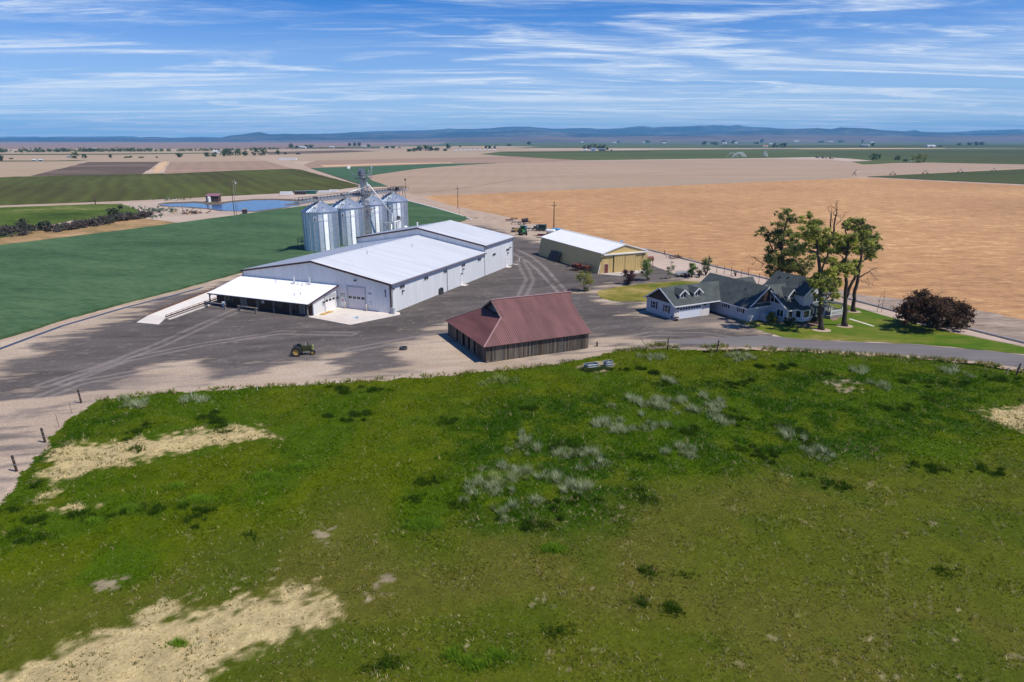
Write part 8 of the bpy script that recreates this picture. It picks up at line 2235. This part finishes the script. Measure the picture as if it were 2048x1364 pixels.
# ------------------------------------------------------------------ air, sky and sun
SUN_EL, SUN_AZ = R(58.5), R(-25.0)
w = bpy.data.worlds.new('World'); S.world = w; w.use_nodes = True; nt = w.node_tree
bg = nt.nodes['Background']; bg.inputs['Strength'].default_value = SKY_STR
sky = nd(nt, 'ShaderNodeTexSky'); sky.sky_type = 'NISHITA'; sky.sun_disc = False
sky.sun_elevation = SUN_EL; sky.sun_rotation = PI / 2 - SUN_AZ
sky.altitude = 800; sky.air_density = 1.0; sky.dust_density = .35; sky.ozone_density = 2.6
tc = nd(nt, 'ShaderNodeTexCoord'); sp = nd(nt, 'ShaderNodeSeparateXYZ'); nt.links.new(tc.outputs['Generated'], sp.inputs[0])
za = nd(nt, 'ShaderNodeMath', operation='MAXIMUM'); za.inputs[1].default_value = 0.0; nt.links.new(sp.outputs['Z'], za.inputs[0])
zb = nd(nt, 'ShaderNodeMath', operation='ADD'); zb.inputs[1].default_value = .05; nt.links.new(za.outputs[0], zb.inputs[0])
dx = nd(nt, 'ShaderNodeMath', operation='DIVIDE'); dy = nd(nt, 'ShaderNodeMath', operation='DIVIDE')
nt.links.new(sp.outputs['X'], dx.inputs[0]); nt.links.new(zb.outputs[0], dx.inputs[1]); nt.links.new(sp.outputs['Y'], dy.inputs[0]); nt.links.new(zb.outputs[0], dy.inputs[1])
cb = nd(nt, 'ShaderNodeCombineXYZ'); nt.links.new(dx.outputs[0], cb.inputs[0]); nt.links.new(dy.outputs[0], cb.inputs[1])


def cloud_layer(rot, scale, nscale, lo, hi, dist, det, loc=(0, 0, 0), rough=.6):
    mp = nd(nt, 'ShaderNodeMapping'); mp.inputs['Rotation'].default_value = (0, 0, rot); mp.inputs['Scale'].default_value = scale; mp.inputs['Location'].default_value = loc
    nt.links.new(cb.outputs[0], mp.inputs[0])
    nz = nd(nt, 'ShaderNodeTexNoise', Scale=nscale, Detail=det, Roughness=rough, Distortion=dist); nt.links.new(mp.outputs[0], nz.inputs['Vector'])
    mr = nd(nt, 'ShaderNodeMapRange', interpolation_type='SMOOTHSTEP'); mr.inputs['From Min'].default_value = lo; mr.inputs['From Max'].default_value = hi; nt.links.new(nz.outputs['Fac'], mr.inputs['Value'])
    return mr.outputs[0]


def mnode(op, a, b):
    m_ = nd(nt, 'ShaderNodeMath', operation=op)
    for i, q in enumerate((a, b)):
        if isinstance(q, (int, float)): m_.inputs[i].default_value = q
        else: nt.links.new(q, m_.inputs[i])
    return m_.outputs[0]


c1 = cloud_layer(R(-67), (.26, .80, 1), 1.15, .46, .72, 1.7, 12, (3.1, 1.2, 0), .60)
c2 = cloud_layer(R(-40), (.18, .60, 1), .9, .48, .72, 1.2, 10, (7.7, 4.1, 0), .62)
c3 = cloud_layer(R(-67), (.5, 2.6, 1), 2.4, .28, .72, 2.4, 12, (1.7, 9.3, 0), .68)
veil = cloud_layer(R(5), (.05, .20, 1), 1.2, .30, .75, .5, 8, (2.2, 3.0, 0), .55)
cov = mnode('MAXIMUM', mnode('MULTIPLY', c1, mnode('ADD', mnode('MULTIPLY', c3, .85), .25)), mnode('MULTIPLY', c2, mnode('ADD', mnode('MULTIPLY', c3, .75), .08)))
low = nd(nt, 'ShaderNodeMapRange', interpolation_type='SMOOTHSTEP'); low.inputs['From Min'].default_value = .20; low.inputs['From Max'].default_value = .0; low.inputs['To Min'].default_value = 0; low.inputs['To Max'].default_value = 1; nt.links.new(za.outputs[0], low.inputs['Value'])
cov = mnode('ADD', mnode('MULTIPLY', cov, .92), mnode('MULTIPLY', low.outputs[0], mnode('ADD', mnode('MULTIPLY', veil, .30), .42)))
# cirrus is faded out overhead, beyond view, to weaken the sky's fill light
high = nd(nt, 'ShaderNodeMapRange', interpolation_type='SMOOTHSTEP'); high.inputs['From Min'].default_value = .62; high.inputs['From Max'].default_value = .36; nt.links.new(za.outputs[0], high.inputs['Value'])
cov = mnode('MINIMUM', mnode('MULTIPLY', cov, high.outputs[0]), .9)
gain = nd(nt, 'ShaderNodeVectorMath', operation='MULTIPLY'); gain.inputs[1].default_value = SKY_TINT
nt.links.new(sky.outputs[0], gain.inputs[0])
mx = nd(nt, 'ShaderNodeMix', data_type='RGBA'); nt.links.new(cov, mx.inputs['Factor']); nt.links.new(gain.outputs[0], mx.inputs[6]); mx.inputs[7].default_value = CLOUD_COL
nt.links.new(mx.outputs[2], bg.inputs['Color'])

sl_ = bpy.data.lights.new('sun', 'SUN'); sl_.energy = SUN_STR; sl_.angle = R(.53); sl_.color = (1, .935, .83)
so = bpy.data.objects.new('sun', sl_); COL.objects.link(so)
dirv = Vector((math.cos(SUN_EL) * math.cos(SUN_AZ), math.cos(SUN_EL) * math.sin(SUN_AZ), math.sin(SUN_EL)))
so.rotation_euler = dirv.to_track_quat('Z', 'Y').to_euler(); so.location = (0, 0, 100)

if HAZE:
    b = MB(); b.box(-24000, 24000, -600, 19500, -1.0, 385)
    m, nt, bb = new_mat('haze_air'); nt.nodes.remove(bb)
    pv = nd(nt, 'ShaderNodeVolumePrincipled'); pv.inputs['Color'].default_value = HAZE_COL; pv.inputs['Density'].default_value = HAZE_DEN; pv.inputs['Anisotropy'].default_value = 0.0
    nt.links.new(pv.outputs[0], nt.nodes['Material Output'].inputs['Volume'])
    hz = b.build('haze', m); tag(hz, 'pale blue haze over the whole plain', 'haze', kind='stuff')

S.view_settings.view_transform = 'Standard'; S.view_settings.look = 'None'; S.view_settings.exposure = EXPO; S.view_settings.gamma = 1.0
S.view_settings.use_curve_mapping = False
S.cycles.max_bounces = 6; S.cycles.diffuse_bounces = 3; S.cycles.glossy_bounces = 3; S.cycles.transparent_max_bounces = 8; S.cycles.volume_bounces = 1
S.cycles.sample_clamp_indirect = 6
S.cycles.use_denoising = True
